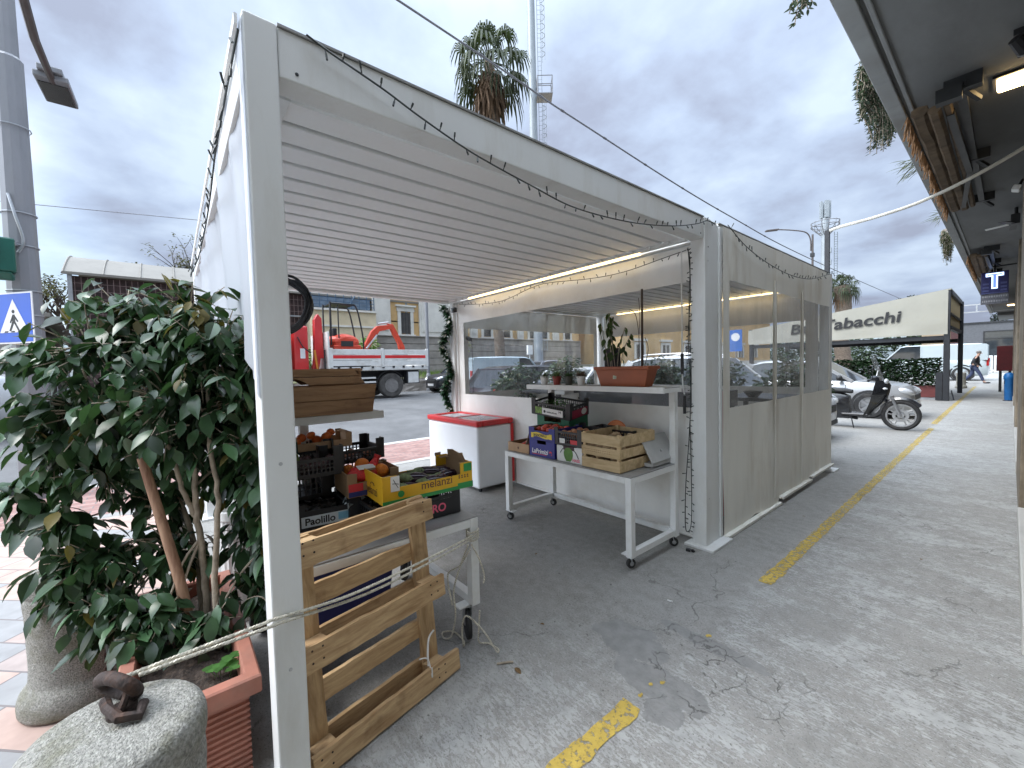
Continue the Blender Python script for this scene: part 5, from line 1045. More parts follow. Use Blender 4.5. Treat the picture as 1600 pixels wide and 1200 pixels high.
def fittings():
    m = M((-1.735, 3.27, 1.1)); m.tube([(-1.735, 3.27, 2.42), (-1.735, 3.268, 1.58)], .006, 8); m.tube([(-1.735, 3.268, 1.42), (-1.728, 3.262, 1.30), (-1.715, 3.262, 1.24)], .006, 8); o = m.build('crank_rod', K['white'], smooth=True); tag(o, 'white crank rod with black grips hanging by the middle post', 'crank rod')
    m = M(); m.tube([(0, -.002, .48), (0, -.002, .31)], .013, 10); m.tube([(.02, -.008, .13), (.02, -.008, -.02)], .012, 10); m.build('grip', K['black'], o, smooth=True)
    m = M((-2.0, .42, 1.85)); rng = random.Random(3)
    for k in range(9):
        R0 = .088 + rng.uniform(-.012, .010); c = Vector((-2.02 + rng.uniform(-.012, .012), .40 + rng.uniform(-.012, .012), 1.80)); m.tube([c + Vector((.022 * math.cos(2 * a) + .03 * math.cos(a), R0 * math.cos(a) * .95, R0 * 1.3 * math.sin(a) + .008 * math.sin(3 * a + k))) for a in [2 * math.pi * q / 36 for q in range(37)]], .0065, 6, cap=False)
    m.tube([(-2.02, .40, 1.90), (-2.02, .34, 2.48)], .004, 6); tag(m.build('cable_coil', K['black'], smooth=True), 'coil of black hose hung inside the pergola near the front post', 'cable coil')
    o = thing('security_camera', 'small black camera on the street side post by the divider', 'camera', (-5.22, 3.24, 2.36)); m = M(); m.box((0, 0, 0), (.09, .05, .07)); m.build('housing', K['black'], o, bevel=.008); m = M(); m.lathe([(.02, 0), (.022, .03), (.018, .032)], (.02, -.02, -.01), 12, R=Matrix.Rotation(HP, 3, 'X')); m.build('lens', K['glass'], o)
    o = thing('security_camera', 'dark camera on a white bracket seen through the divider window', 'camera', (-5.12, 3.42, 1.94)); m = M(); m.box((0, 0, 0), (.10, .06, .05), R=Matrix.Rotation(.35, 3, 'Y')); m.build('housing', K['black'], o, bevel=.01); m = M(); m.bar((-.12, 0, -.04), (-.03, 0, -.01), .03, .02); m.box((-.13, 0, -.04), (.03, .06, .07)); m.build('bracket', K['white'], o); m = M(); m.tube([(.06, .01, -.02), (.065, .01, -.8)], .004, 5); m.build('cable', K['black'], o)
    # garland round the far left post
    o = thing('garland', 'green artificial garland with white flowers wound round the street side post', 'garland', (PX0 + .02, 3.24, 0)); rng = random.Random(6); m = M(o.location); f = M(o.location)
    P = [Vector((PX0 - .0 + .06 * math.cos(z * 9), 3.215 + .05 * math.sin(z * 9), z)) for z in [.25 + 2.2 * k / 120 for k in range(121)]]; s = M(o.location); s.tube(P, .006, 5); s.build('stem', K['cablegreen'], o)
    for p in P:
        for k in range(11): a = rng.uniform(0, 6.28); leaf(m, p, Vector((math.cos(a), math.sin(a), rng.uniform(-.6, .6))), Vector((0, 0, 1)), rng.uniform(.07, .115), .045, .2, .1)
        if rng.random() < .22:
            a = rng.uniform(3.5, 6.2); c = p + Vector((math.cos(a) * .05, math.sin(a) * .05, 0))
            for k in range(6): b = rng.uniform(0, 6.28); leaf(f, c, Vector((math.cos(b), math.sin(b) * .5, math.sin(b * 2) * .6)), Vector((0, -1, .2)), .04, .032, .2, .1)
    m.build('foliage', leafmat('garland_leaf', (.02, .055, .025), .5, .5, .1), o); f.build('blossom', leafmat('white_petal', (.6, .6, .58), .6, .1, .2), o)
    m = M((-1.60, 3.10, 0)); m.box((-1.615, 3.11, .012), (.035, .025, .022), .4); m.box((-1.58, 3.12, .009), (.025, .02, .014), -.3); m.tube([(-1.60, 3.10, .02), (-1.575, 3.12, .022)], .006, 6); tag(m.build('broken_clip', K['black'], bevel=.003), 'small black broken plastic bit on the concrete by the middle post', 'plastic bit')
    m = M((PX1, 6.80, ZT)); m.bx(PX1 - .07, PX1 - .02, 6.78, 6.83, ZT + .01, 3.21); o = m.build('cable_mast', K['darkmetal']); tag(o, 'short black post standing on the far corner of the pergola', 'post')
    m = M((PX1 - .045, 6.80, 3.19)); m.tube(smooth_path([(-1.578, 6.80, 3.19), (-1.45, 6.79, 3.215), (-1.1, 6.74, 3.225), (-.7, 6.66, 3.26), (-.3, 6.55, 3.36), (.05, 6.46, 3.50), (.1, 6.45, 3.56)], 10), .019, 8); tag(m.build('white_cable', mat('pale_cable', (.55, .53, .47), .6), smooth=True), 'thick white cable sagging from the short black post to the canopy', 'cable')
    P = smooth_path([(-5.0, -14, 7.4), (-5.0, 2.4, 6.17), (-5.0, 5.75, 5.88), (-5.0, 12, 5.52), (-5.0, 22.3, 5.42), (-5.0, 60, 5.9)], 12); m = M(P[0]); m.tube(P, .014, 6)
    for k in range(10): p = P[14 + k * 3]; m.tube([p - Vector((0, .04, -.003)), p + Vector((0, .04, 0))], .02, 6)
    tag(m.build('overhead_cable', mat('grey_cable', (.09, .09, .1), .7)), 'dark overhead cable running above the pergola towards the bar', 'cable')
    P = [(-24, -22 + 4 * k_, 8.14 + .088 * (-17.4 + 4 * k_) + .0006 * (k_ - 6) ** 2) for k_ in range(14)]; m = M(P[0]); m.tube(P, .016, 5); tag(m.build('overhead_wire', mat('grey_wire', (.2, .2, .22), .7)), 'thin overhead wire crossing the sky above the arched shed', 'wire')
fittings()
def litter():
    rng = random.Random(77); lm = leafmat('dry_fallen_leaf', (.16, .10, .05), .8, .5, .1); first = None
    for (x, y) in ((-1.55, 1.25), (-2.4, 2.2), (-.4, 4.2), (-1.25, 4.6), (-1.7, 1.6)):
        if first is None:
            m = M(); leaf(m, Vector((0, 0, .006)), Vector((1, 0, .12)), Vector((0, 0, 1)), .05, .026, .3, .3); first = m.build('fallen_leaf', lm); tag(first, 'small dry brown leaf lying on the concrete', 'leaf', 'dry leaves on the concrete'); first.location = (x, y, 0)
        else: dup(first, (x, y, 0), rng.uniform(0, 6), scale=(rng.uniform(.4, .8),) * 3)
    m = M((-1.62, 1.22, 0)); m.tube([(-1.63, 1.20, .006), (-1.60, 1.25, .008), (-1.585, 1.27, .006)], .005, 6); tag(m.build('twig', K['bark']), 'short brown twig on the concrete by the pallet', 'twig')
    m = M((-1.35, 2.35, 0)); m.tube([(-1.36, 2.35, .005), (-1.33, 2.36, .005)], .004, 6); tag(m.build('cigarette_end', K['ink_white']), 'white cigarette end on the concrete under the open front', 'cigarette end')
litter()
# ================================================================ VEHICLES
def paint(name, col, metal=0.0, r=.28): return mat(name, col, r, metal, var=.03, scale=2, coat=.6, dirt=(col[0] * .6 + .06, col[1] * .6 + .06, col[2] * .6 + .055), dirt_amt=.25, dscale=2)
K['tint'] = mat('tinted_window', (.03, .036, .042), .05, var=.15, spec=.8)
K['headlamp'] = mat('headlamp_glass', (.62, .64, .66), .08, .3, var=.1, coat=.5); K['tail'] = mat('tail_lamp', (.35, .01, .012), .2, var=.1)
K['alloy'] = mat('alloy_wheel', (.5, .5, .51), .3, .8, var=.08); K['trim'] = mat('black_trim', (.02, .02, .021), .55, var=.15)
K['plate'] = mat('number_plate_white', (.7, .7, .7), .4, var=.04)
def wheel(par, x, y, r, w, side, mt_rim=None, spokes=5):
    R = Matrix.Rotation(-math.pi / 2 * side, 3, 'X')
    m = M(); m.lathe([(r * .66, -w / 2), (r * .9, -w / 2), (r, -w / 2 + .03), (r, w / 2 - .03), (r * .9, w / 2), (r * .66, w / 2)], (x, y, r), 28, R=R, ring=True); o = m.build('wheel', K['rubber'], par, smooth=True)
    m = M(); m.lathe([(r * .665, w / 2 - .006), (r * .6, w / 2 - .006), (r * .58, w / 2 - .05), (r * .665, w / 2 - .05)], (x, y, r), 24, R=R, ring=True); m.lathe([(r * .6, -.02), (r * .6, -.012)], (x, y, r), 20, R=R)
    for k in range(spokes):
        a = 2 * math.pi * k / spokes; d = Vector((math.cos(a), 0, math.sin(a))); c = Vector((x, y + side * (w / 2 - .012), r)); m.bar(c + d * r * .1, c + d * r * .62, .055 * r / .3, .02, up=(0, 1, 0))
    m.lathe([(r * .16, w / 2 + .0), (r * .14, w / 2 + .008), (.01, w / 2 + .01)], (x, y, r), 14, R=R); m.build('rim', mt_rim or K['alloy'], o, smooth=True)
def car(name, label, loc, rz, L, Wd, H, pm, kind='hatch', cat='car', group=None, roofrail=False):
    o = thing(name, label, cat, loc, rz, group); hw = Wd / 2; f = L / 2
    if kind == 'van': S = dict(hood=.62 * H, belt=.56 * H, ws0=.60, ws1=.84, r0=-.98, r1=-.96, bump=.30, gh=.55)
    elif kind == 'suv': S = dict(hood=.60 * H, belt=.62 * H, ws0=.42, ws1=.10, r0=-.90, r1=-.70, bump=.24, gh=1)
    else: S = dict(hood=.61 * H, belt=.63 * H, ws0=.46, ws1=.06, r0=-.94, r1=-.72, bump=.2, gh=1)
    if kind == 'van': S['ws0'], S['ws1'] = .72, .40
    zb = S['bump']; hood, belt = S['hood'], S['belt']
    st = [(-f, .52, zb + .16, belt * .86), (-f + .05, .80, zb + .03, belt * .96), (-f + .25, .95, zb, belt), (-f + .7, 1, zb - .02, belt), (-.1 * L, 1, zb - .03, belt), (.12 * L, 1, zb - .03, belt * .985), (S['ws0'] * f, .985, zb - .02, hood * 1.0), (S['ws0'] * f + (f - S['ws0'] * f) * .45, .96, zb - .01, hood * .955), (f - .28, .90, zb, hood * .89), (f - .10, .80, zb + .02, hood * .80), (f - .02, .66, zb + .06, hood * .68), (f, .56, zb + .12, hood * .58)]
    m = M(); vs = []; fs = []; n = 10
    for x, k, z0, z1 in st:
        w = hw * k; zm = (z0 + z1) / 2
        sec = [(w * .86, z0), (w * .97, z0 + .10), (w, zm), (w * .985, z1 - .10), (w * .90, z1)]; sec += [(-a, b) for a, b in sec[::-1]]; vs += [(x, y, z) for y, z in sec]
    for i in range(len(st) - 1):
        for j in range(n): fs.append((i * n + j, i * n + (j + 1) % n, (i + 1) * n + (j + 1) % n, (i + 1) * n + j))
    fs += [tuple(range(n)), tuple((len(st) - 1) * n + j for j in range(n))[::-1]]; m.add(vs, fs)
    # roof and pillars
    xw0, xw1, xr1, xr0 = S['ws0'] * f, S['ws1'] * f, S['r1'] * f, S['r0'] * f; rw = hw * (.84 if kind != 'van' else .93); zr = H
    rp = [(xw1 + .02, zr - .075), (xw1 - .25, zr - .02), ((xw1 + xr1) / 2, zr), (xr1 + .3, zr - .02), (xr1 - .02, zr - .09)]; vs = []
    for x, z in rp: vs += [(x, -rw, z - .05), (x, -rw * .93, z), (x, rw * .93, z), (x, rw, z - .05), (x, rw * .9, z - .075), (x, -rw * .9, z - .075)]
    m.add(vs, [(i * 6 + j, i * 6 + (j + 1) % 6, i * 6 + 6 + (j + 1) % 6, i * 6 + 6 + j) for i in range(4) for j in range(6)] + [(5, 4, 3, 2, 1, 0), (24, 25, 26, 27, 28, 29)])
    bw = hw * .905
    for s in (-1, 1):
        m.bar((xw0 - .02, s * bw, belt - .03), (xw1 + .02, s * rw * .985, zr - .10), .055, .07); m.bar((xr0 + .05, s * bw, belt - .03), (xr1, s * rw * .985, zr - .11), .06, .16 if kind != 'van' else .1)
        xm = (xw1 + xr1) / 2 + (.18 if kind != 'van' else .9); m.bar((xm, s * (bw + .002), belt - .03), (xm, s * (rw + .002), zr - .08), .05, .07)
        if kind == 'van':
            vs = [(xm, s * (bw + .004), belt - .03), (xr0 + .02, s * (bw + .004), belt - .03), (xr1, s * (rw + .004), zr - .06), (xm, s * (rw + .004), zr - .06)]; m.add(vs + [(a, b - s * .04, c) for a, b, c in vs], [(0, 1, 2, 3), (4, 5, 6, 7), (0, 1, 5, 4), (2, 3, 7, 6)])
    if kind == 'van': m.add([(xr0 + .01, -bw, belt - .03), (xr0 + .01, bw, belt - .03), (xr1, rw, zr - .07), (xr1, -rw, zr - .07)], [(0, 1, 2, 3)])
    m.build('body', pm, o, smooth=True)
    m = M(); q = .985; vs = [(xw0, -bw * q, belt - .05), (xw0, bw * q, belt - .05), (xw1 + .03, rw * .955, zr - .07), (xw1 + .03, -rw * .955, zr - .07), (xr0 + .06, -bw * q, belt - .05), (xr0 + .06, bw * q, belt - .05), (xr1 + .02, rw * .955, zr - .07), (xr1 + .02, -rw * .955, zr - .07)]
    m.add(vs, [(0, 1, 2, 3), (4, 7, 6, 5), (0, 3, 7, 4), (1, 5, 6, 2)]); m.build('windows', K['tint'], o)
    wr = .165 * H + .07; wx = (f * .62, -f * .60)
    for x in wx:
        for s in (-1, 1):
            wheel(o, x, s * (hw - .095), wr, .19, s); 
    for x in wx:
        for s in (-1, 1): m = M(); m.lathe([(wr * 1.13, -.014), (wr * 1.19, .0), (wr * 1.19, .006), (wr * 1.02, .0061), (wr * 1.02, -.014)], (x, s * hw * .992, wr + .01), 30, ring=True, R=Matrix.Rotation(-math.pi / 2 * s, 3, 'X')); m.build('wheel_arch', K['trim'], o, smooth=True)
    m = M(); m.bx(f - .06, f + .008, -hw * .5, hw * .5, hood * .50, hood * .64); m.bx(f - .05, f + .014, -hw * .58, hw * .58, zb + .02, zb + .11); m.build('grille', K['trim'], o, bevel=.015)
    for s in (-1, 1):
        m = M(); m.ell((f - .17, s * hw * .70, hood * .735), (.19, .145, .085), 16, 9, R=Matrix.Rotation(-s * .5, 3, 'Z') @ Matrix.Rotation(.35, 3, 'Y')); m.build('headlight', K['headlamp'], o, smooth=True)
        m = M(); m.box((-f + .05, s * hw * .80, belt * .88), (.10, .13, .20 if kind != 'van' else .45)); m.build('taillight', K['tail'], o, bevel=.02)
        m = M(); m.ell((xw0 - .26, s * (hw + .07), belt + .06), (.07, .11, .075), 12, 8); m.bar((xw0 - .24, s * hw * .9, belt + .0), (xw0 - .25, s * (hw + .03), belt + .05), .04, .03); m.build('wing_mirror', K['trim'] if kind != 'fiat' else pm, o, smooth=True)
        m = M(); m.bar((-.05, s * (hw + .004), belt * .86), (.12, s * (hw + .004), belt * .86), .02, .022); m.build('door_handle', pm, o)
        m = M()
        for xx in (xw0 - .15, (xw1 + xr1) / 2 + .18): m.bar((xx, s * (hw + .0008), zb + .12), (xx, s * (hw * .985 + .0008), belt - .1), .004, .008)
        m.build('door_gap', K['trim'], o)
    m = M(); m.bx(f - .03, f + .019, -.26, .26, zb + .12, zb + .23); m.build('number_plate', K['plate'], o); m = M(); m.bx(-f - .012, -f + .03, -.26, .26, zb + .25, zb + .36); m.build('number_plate', K['plate'], o)
    if roofrail:
        m = M()
        for s in (-1, 1): m.tube(smooth_path([(xw1 - .2, s * rw * .9, zr - .02), (xw1 - .4, s * rw * .9, zr + .045), (xr1 + .4, s * rw * .9, zr + .045), (xr1 + .2, s * rw * .9, zr - .02)], 5), .018, 6)
        m.build('roof_rail', K['alloy'], o)
    return o
white_p = paint('white_car_paint', (.52, .53, .54)); silver_p = paint('silver_car_paint', (.36, .365, .37), .3); black_p = paint('black_car_paint', (.012, .012, .016)); dark_p = paint('dark_grey_car_paint', (.02, .02, .027)); grey_p = paint('grey_car_paint', (.16, .165, .19)); blue_p = paint('pale_blue_car_paint', (.38, .46, .5))
car('parked_suv', 'white sport utility car parked nose to the walkway just past the cream curtain', (-4.32, 9.35, 0), 0, 4.4, 1.82, 1.66, white_p, 'suv', roofrail=True)
car('parked_car', 'silver hatchback parked beside the scooter and the bar awning', (-3.50, 14.25, 0), 0, 4.1, 1.75, 1.50, silver_p, 'hatch')
car('parked_car', 'dark grey hatchback in the street seen through the divider window', (-9.5, 8.75, GZ(-9.5)), HP, 4.3, 1.8, 1.56, dark_p, 'hatch')
car('parked_car', 'white small car behind the bushes outside the pergola', (-7.0, 7.75, -.0), -HP + .1, 3.9, 1.7, 1.47, white_p, 'hatch')
car('parked_car', 'small black city car facing the camera in the street beside the garland', (-17.4, 11.2, GZ(-17.4)), -HP, 3.6, 1.63, 1.48, black_p, 'fiat')
car('parked_van', 'white delivery van farther up the street beyond the dark hatchback', (-15.2, 12.0, GZ(-15.2)), HP, 4.6, 1.85, 1.62, blue_p, 'van', cat='van')
car('parked_car', 'grey saloon car far up the street under the stone wall', (-17.6, 17.8, GZ(-17.6)), HP, 4.3, 1.78, 1.46, grey_p, 'hatch')
car('parked_van', 'white van with dark side window parked beyond the stone bollard at left', (-14.2, -4.9, GZ(-14.2)), HP, 5.2, 1.95, 2.15, white_p, 'van', cat='van')
car('parked_van', 'big white van parked far behind the bar awning, rear to the walkway', (-3.5, 37.8, 0), math.pi, 5.4, 2.0, 2.25, paint('cool_white_paint', (.46, .52, .54)), 'van', cat='van')
car('parked_car', 'white car parked behind the hedge of the bar', (-6.2, 24.5, 0), 0, 4.2, 1.78, 1.5, blue_p, 'hatch')
def truck():
    o = thing('flatbed_truck', 'white tipper truck with red stripes, red crane and red cab', 'truck', (-16.7, 6.0, .42)); T = o.location; rd = mat('red_truck_paint', (.5, .02, .02), .35, var=.06, coat=.4, dirt=(.25, .05, .04), dirt_amt=.2); rm = rd; wd = mat('dirty_white_panel', (.62, .62, .6), .5, var=.06, dirt=(.35, .3, .24), dirt_amt=.6, dscale=2.5)
    xs, xf = -15.6, -17.9; y0, y1 = 4.42, 8.33
    m = M(T); m.bx(xf, xs, y0, y1, 1.52, 1.66); m.build('bed', wd, o, bevel=.01)
    def side(x, s):
        m = M(T); 
        for k in range(3): m.bx(x - .02, x + .02, y0 + .06, (y0 + y1) / 2 - .06, 1.70 + .21 * k, 1.70 + .21 * k + .20); m.bx(x - .02, x + .02, (y0 + y1) / 2 + .06, y1 - .06, 1.70 + .21 * k, 1.70 + .21 * k + .20)
        for y in (y0, (y0 + y1) / 2 - .05, y1 - .10): m.bx(x - .035, x + .035, y, y + .10, 1.64, 2.36)
        p = m.build('side_panel', wd, o, bevel=.008); m = M(T); m.bx(x + s * .0205, x + s * .023, y0 + .10, (y0 + y1) / 2 - .08, 1.98, 2.10); m.bx(x + s * .0205, x + s * .023, (y0 + y1) / 2 + .09, y1 - .12, 1.98, 2.10); m.build('red_stripe', K['red'], p)
        m = M(T)
        for k in range(9): m.bx(x - .03, x + .03, y0 + .25 + k * .42, y0 + .33 + k * .42, 1.60, 1.68)
        m.build('hinge', K['darkmetal'], p)
    side(xs, 1); side(xf, -1)
    m = M(T); m.bx(xf + .05, xs - .05, y1 - .04, y1, 1.68, 2.32); m.build('tailgate', wd, o); m = M(T); m.bx(xf + .02, xs + .03, y0 - .06, y0, 1.6, 2.95); m.build('headboard', wd, o, bevel=.01)
    m = M(T); m.bx(xf + .7, xf + .85, 1.5, y1 - .1, 1.2, 1.50); m.bx(xs - .85, xs - .7, 1.5, y1 - .1, 1.2, 1.50); m.bx(xs - .15, xs - .1, 4.6, 6.1, 1.05, 1.12); m.bx(xs - .15, xs - .1, 4.6, 6.1, 1.22, 1.29); m.bx(xs - .4, xs - .08, 7.4, 7.95, .95, 1.45); m.build('chassis', K['darkmetal'], o)
    m = M(T); m.bx(xs - .12, xs - .06, 4.6, 6.1, 1.04, 1.10); m.bx(xs - .12, xs - .06, 4.6, 6.1, 1.2, 1.26); m.bx(xs - .35, xs - .05, 7.45, 7.9, .98, 1.42); m.build('side_guard', wd, o)
    Tr = 0.49
    for y in (6.75, 2.2):
        for s, x in ((1, xs - .22), (-1, xf + .22)):
            R = Matrix.Rotation(HP * s, 3, 'Y'); m = M(T); m.lathe([(Tr * .58, -.14), (Tr * .92, -.14), (Tr, -.10), (Tr, .10), (Tr * .92, .14), (Tr * .58, .14)], (x, y, .42 + Tr), 30, R=R, ring=True); w = m.build('wheel', mat('dusty_tyre', (.07, .065, .06), .9, var=.3), o, smooth=True)
            m = M(T); m.lathe([(Tr * .585, .12), (Tr * .5, .10), (Tr * .42, .02), (Tr * .2, .03), (Tr * .18, .12), (.02, .13)], (x, y, .42 + Tr), 24, R=R); m.build('rim', mat('dusty_rim', (.2, .19, .18), .7, .3, var=.2), w, smooth=True)
        m = M(T); m.tube([(xs - .22, y + .58 * math.cos(a), .42 + Tr + .58 * math.sin(a)) for a in [math.pi * k / 12 for k in range(13)]], .03, 6); m.build('mudguard', K['trim'], o)
    # cab
    m = M(T); m.prism([(3.05, .95), (3.05, 3.0), (2.6, 3.12), (1.7, 3.06), (1.05, 2.05), (.98, .95)], (xf + .05, 0, 0), (0, 1, 0), (0, 0, 1), (xs - xf - .1, 0, 0)); m.build('cab', rd, o, bevel=.05, seg=3)
    m = M(T); m.prism([(2.75, 2.0), (2.75, 2.85), (1.95, 2.85), (1.45, 2.0)], (xs - .046, 0, 0), (0, 1, 0), (0, 0, 1), (.006, 0, 0)); m.build('side_window', K['tint'], o); m = M(T); m.bx(xs - .05, xs - .02, 1.0, 1.6, 1.3, 1.5); m.build('door_handle', K['trim'], o)
    # crane behind the cab
    m = M(T); m.bx(-17.0, -15.9, 3.32, 3.80, 1.45, 3.15); c = m.build('crane_column', rd, o, bevel=.06); m = M(T); m.bx(-15.8985, -15.8965, 3.52, 3.68, 2.0, 2.35); m.build('label', K['plate'], c)
    m = M(T); m.prism([(4.02, 2.0), (4.34, 2.0), (4.31, 3.45), (4.18, 3.62), (4.06, 3.40)], (-16.3, 0, 0), (0, 1, 0), (0, 0, 1), (.28, 0, 0)); m.bar((-16.15, 4.05, 1.6), (-16.15, 4.15, 2.2), .22, .24); m.build('crane_boom', rd, o, bevel=.02)
    m = M(T); m.tube([(-15.95, 4.08, 1.62), (-15.95, 4.0, 2.3)], .04, 8); m.build('hydraulic_ram', mat('orange_ram', (.6, .22, .03), .4), o); m = M(T); m.tube(smooth_path([(-15.88, 3.45, 2.75), (-15.8, 3.6, 2.4), (-15.85, 3.85, 2.2)]), .02, 6); m.bx(-16.4, -15.8, 3.84, 4.36, 1.5, 1.62); m.bar((-15.8, 4.3, 1.6), (-15.8, 4.3, 2.3), .05, .05); m.build('hose', K['black'], o)
    # mini excavator on the bed
    og = mat('orange_red_machine_paint', (.52, .05, .02), .4, var=.08); e = thing('mini_excavator', 'orange mini excavator with black canopy frame riding on the truck bed', 'excavator', (-16.5, 5.3, 1.66)); E_ = e.location
    for x in (-17.15, -16.0): m = M(E_); m.prism([(4.55, 1.80), (4.7, 1.67), (6.0, 1.67), (6.15, 1.80), (6.0, 2.02), (4.7, 2.02)], (x - .12, 0, 0), (0, 1, 0), (0, 0, 1), (.24, 0, 0)); m.build('track', K['rubber'], e, bevel=.02)
    m = M(E_); m.ell((-16.5, 5.15, 2.62), (.62, .62, .34), 18, 10, f=lambda q: Vector((max(-.5, min(.5, q.x)), q.y, max(-.28, q.z)))); m.bx(-17.0, -16.0, 4.7, 5.7, 2.15, 2.5); m.build('body', og, e, bevel=.03)
    m = M(E_); m.bx(-15.995, -15.985, 4.95, 5.4, 2.45, 2.65); m.build('vent', K['trim'], e)
    m = M(E_)
    for x in (-16.95, -16.05):
        m.tube(smooth_path([(x, 4.62, 2.5), (x, 4.62, 3.95), (x, 4.7, 4.05), (x, 5.35, 4.02), (x, 5.60, 3.9), (x, 5.8, 2.8), (x, 5.8, 2.3)], 5), .032, 6); m.tube([(x, 4.9, 2.5), (x, 4.9, 4.0)], .025, 6)
    m.bx(-17.0, -16.0, 4.65, 5.5, 4.02, 4.06); m.build('canopy_frame', K['black'], e)
    m = M(E_); m.bx(-16.75, -16.25, 4.75, 4.9, 2.6, 3.15); m.bx(-16.75, -16.25, 4.8, 5.2, 2.55, 2.68); m.build('seat', K['black'], e, bevel=.03)
    m = M(E_); m.prism([(5.85, 2.25), (6.1, 2.3), (6.62, 3.1), (7.12, 3.22), (7.14, 3.40), (6.55, 3.32), (6.3, 3.1)], (-16.62, 0, 0), (0, 1, 0), (0, 0, 1), (.2, 0, 0)); m.prism([(7.0, 3.44), (7.22, 3.42), (7.7, 2.5), (7.72, 2.2), (7.5, 2.2), (7.44, 2.6)], (-16.61, 0, 0), (0, 1, 0), (0, 0, 1), (.18, 0, 0)); m.build('boom', og, e, bevel=.015)
    m = M(E_); m.tube([(-16.40, 6.05, 2.4), (-16.40, 6.5, 2.95)], .035, 8); m.tube([(-16.52, 6.6, 3.42), (-16.52, 7.05, 3.5)], .035, 8); m.build('ram', K['steel'], e); m = M(E_); m.prism([(7.3, 2.25), (7.75, 2.3), (7.72, 1.95), (7.5, 1.72), (7.25, 1.8)], (-16.8, 0, 0), (0, 1, 0), (0, 0, 1), (.55, 0, 0)); m.build('bucket', K['darkmetal'], e)
truck()
def scooter():
    o = thing('scooter', 'black step-through scooter with large spoked front wheel and clear windscreen', 'scooter', (-2.08, 11.5, 0), .02); bk = paint('black_scooter_paint', (.014, .014, .016), 0, .25)
    def wh(x, r, w):
        R = Matrix.Rotation(HP, 3, 'X'); m = M(); m.lathe([(r * .76, -w / 2 + .01), (r * .9, -w / 2), (r, -w / 4), (r, w / 4), (r * .9, w / 2), (r * .76, w / 2 - .01)], (x, 0, r), 36, R=R, ring=True); q = m.build('wheel', K['rubber'], o, smooth=True)
        m = M(); m.lathe([(r * .77, -w * .36), (r * .77, w * .36), (r * .69, w * .36), (r * .67, 0), (r * .69, -w * .36)], (x, 0, r), 36, R=R, ring=True)
        for k in range(5):
            a = 2 * math.pi * k / 5 + .3; d = Vector((math.cos(a), 0, math.sin(a))); c = Vector((x, 0, r)); t = Vector((-math.sin(a), 0, math.cos(a)))
            for s in (-1, 1): m.bar(c + d * r * .12 + t * s * .006, c + d * r * .70 + t * s * .045, .022, .02, up=(0, 1, 0))
        m.lathe([(.05, -.06), (.05, .06)], (x, 0, r), 16, R=R); m.lathe([(r * .42, .045), (r * .42, .05), (r * .25, .05), (r * .25, .045)], (x, 0, r), 24, R=R, ring=True); m.build('rim', K['alloy'], q, smooth=True)
    wh(.66, .31, .10); wh(-.66, .30, .12)
    m = M(); rk = Vector((-.36, 0, 1)).normalized()
    for s in (-1, 1): m.tube([(.66, s * .085, .31), Vector((.66, s * .085, .31)) + rk * .42], [.022, .026], 8)
    m.build('fork', K['alloy'], o, smooth=True)
    m = M(); m.tube([Vector((.66, 0, .31)) + Vector((.33 * math.cos(a), 0, .33 * math.sin(a))) for a in [.6 + 1.7 * k / 10 for k in range(11)]], .05, 6); m.build('front_mudguard', bk, o, smooth=True)
    # front shield, floor, seat body
    def loft(nm, secs, mt_):
        m = M(); n = 12; vs = []
        for (x, z, w, h, tl) in secs:
            for j in range(n): a = 2 * math.pi * j / n; c, s_ = math.cos(a), math.sin(a); c = math.copysign(abs(c) ** .7, c); s_ = math.copysign(abs(s_) ** .7, s_); vs.append((x + tl * s_ * h, w * c, z + h * s_ * (1 - abs(tl) * .5)))
        m.add(vs, [(i * n + j, i * n + (j + 1) % n, (i + 1) * n + (j + 1) % n, (i + 1) * n + j) for i in range(len(secs) - 1) for j in range(n)] + [tuple(range(n))[::-1], tuple((len(secs) - 1) * n + j for j in range(n))]); return m.build(nm, mt_, o, smooth=True)
    m = M(); vs = []; prof = [(.08, .28, .19), (.15, .42, .23), (.21, .60, .27), (.25, .78, .27), (.27, .92, .23), (.29, 1.03, .16)]
    for x, z, w in prof: b_ = .24 if .5 < z < .97 else .15; vs += [(x, -w, z), (x + b_ * .62, -w * .62, z), (x + b_, 0, z + .01), (x + b_ * .62, w * .62, z), (x, w, z), (x - .03, 0, z)]
    m.add(vs, [(i * 6 + j, i * 6 + (j + 1) % 6, i * 6 + 6 + (j + 1) % 6, i * 6 + 6 + j) for i in range(5) for j in range(6)] + [(5, 4, 3, 2, 1, 0), (30, 31, 32, 33, 34, 35)]); m.build('leg_shield', bk, o, smooth=True)
    m = M(); m.bx(-.30, .18, -.17, .17, .26, .33); m.build('floorboard', bk, o, bevel=.03)
    loft('seat_body', [(-.16, .50, .13, .20, 0), (-.30, .54, .17, .22, 0), (-.62, .62, .17, .17, 0), (-.82, .70, .13, .11, 0), (-.98, .76, .06, .05, 0)], bk)
    loft('saddle', [(-.12, .78, .10, .04, 0), (-.26, .80, .15, .055, 0), (-.6, .82, .16, .055, 0), (-.85, .86, .12, .045, 0), (-.92, .87, .06, .03, 0)], mat('black_vinyl', (.018, .018, .019), .6, var=.2))
    loft('handlebar_cover', [(.40, .98, .05, .05, 0), (.36, 1.02, .12, .08, 0), (.28, 1.06, .17, .07, 0), (.20, 1.07, .12, .05, 0)], bk)
    m = M(); m.tube(smooth_path([(.20, -.36, 1.03), (.24, -.2, 1.07), (.26, 0, 1.08), (.24, .2, 1.07), (.20, .36, 1.03)]), .016, 8)
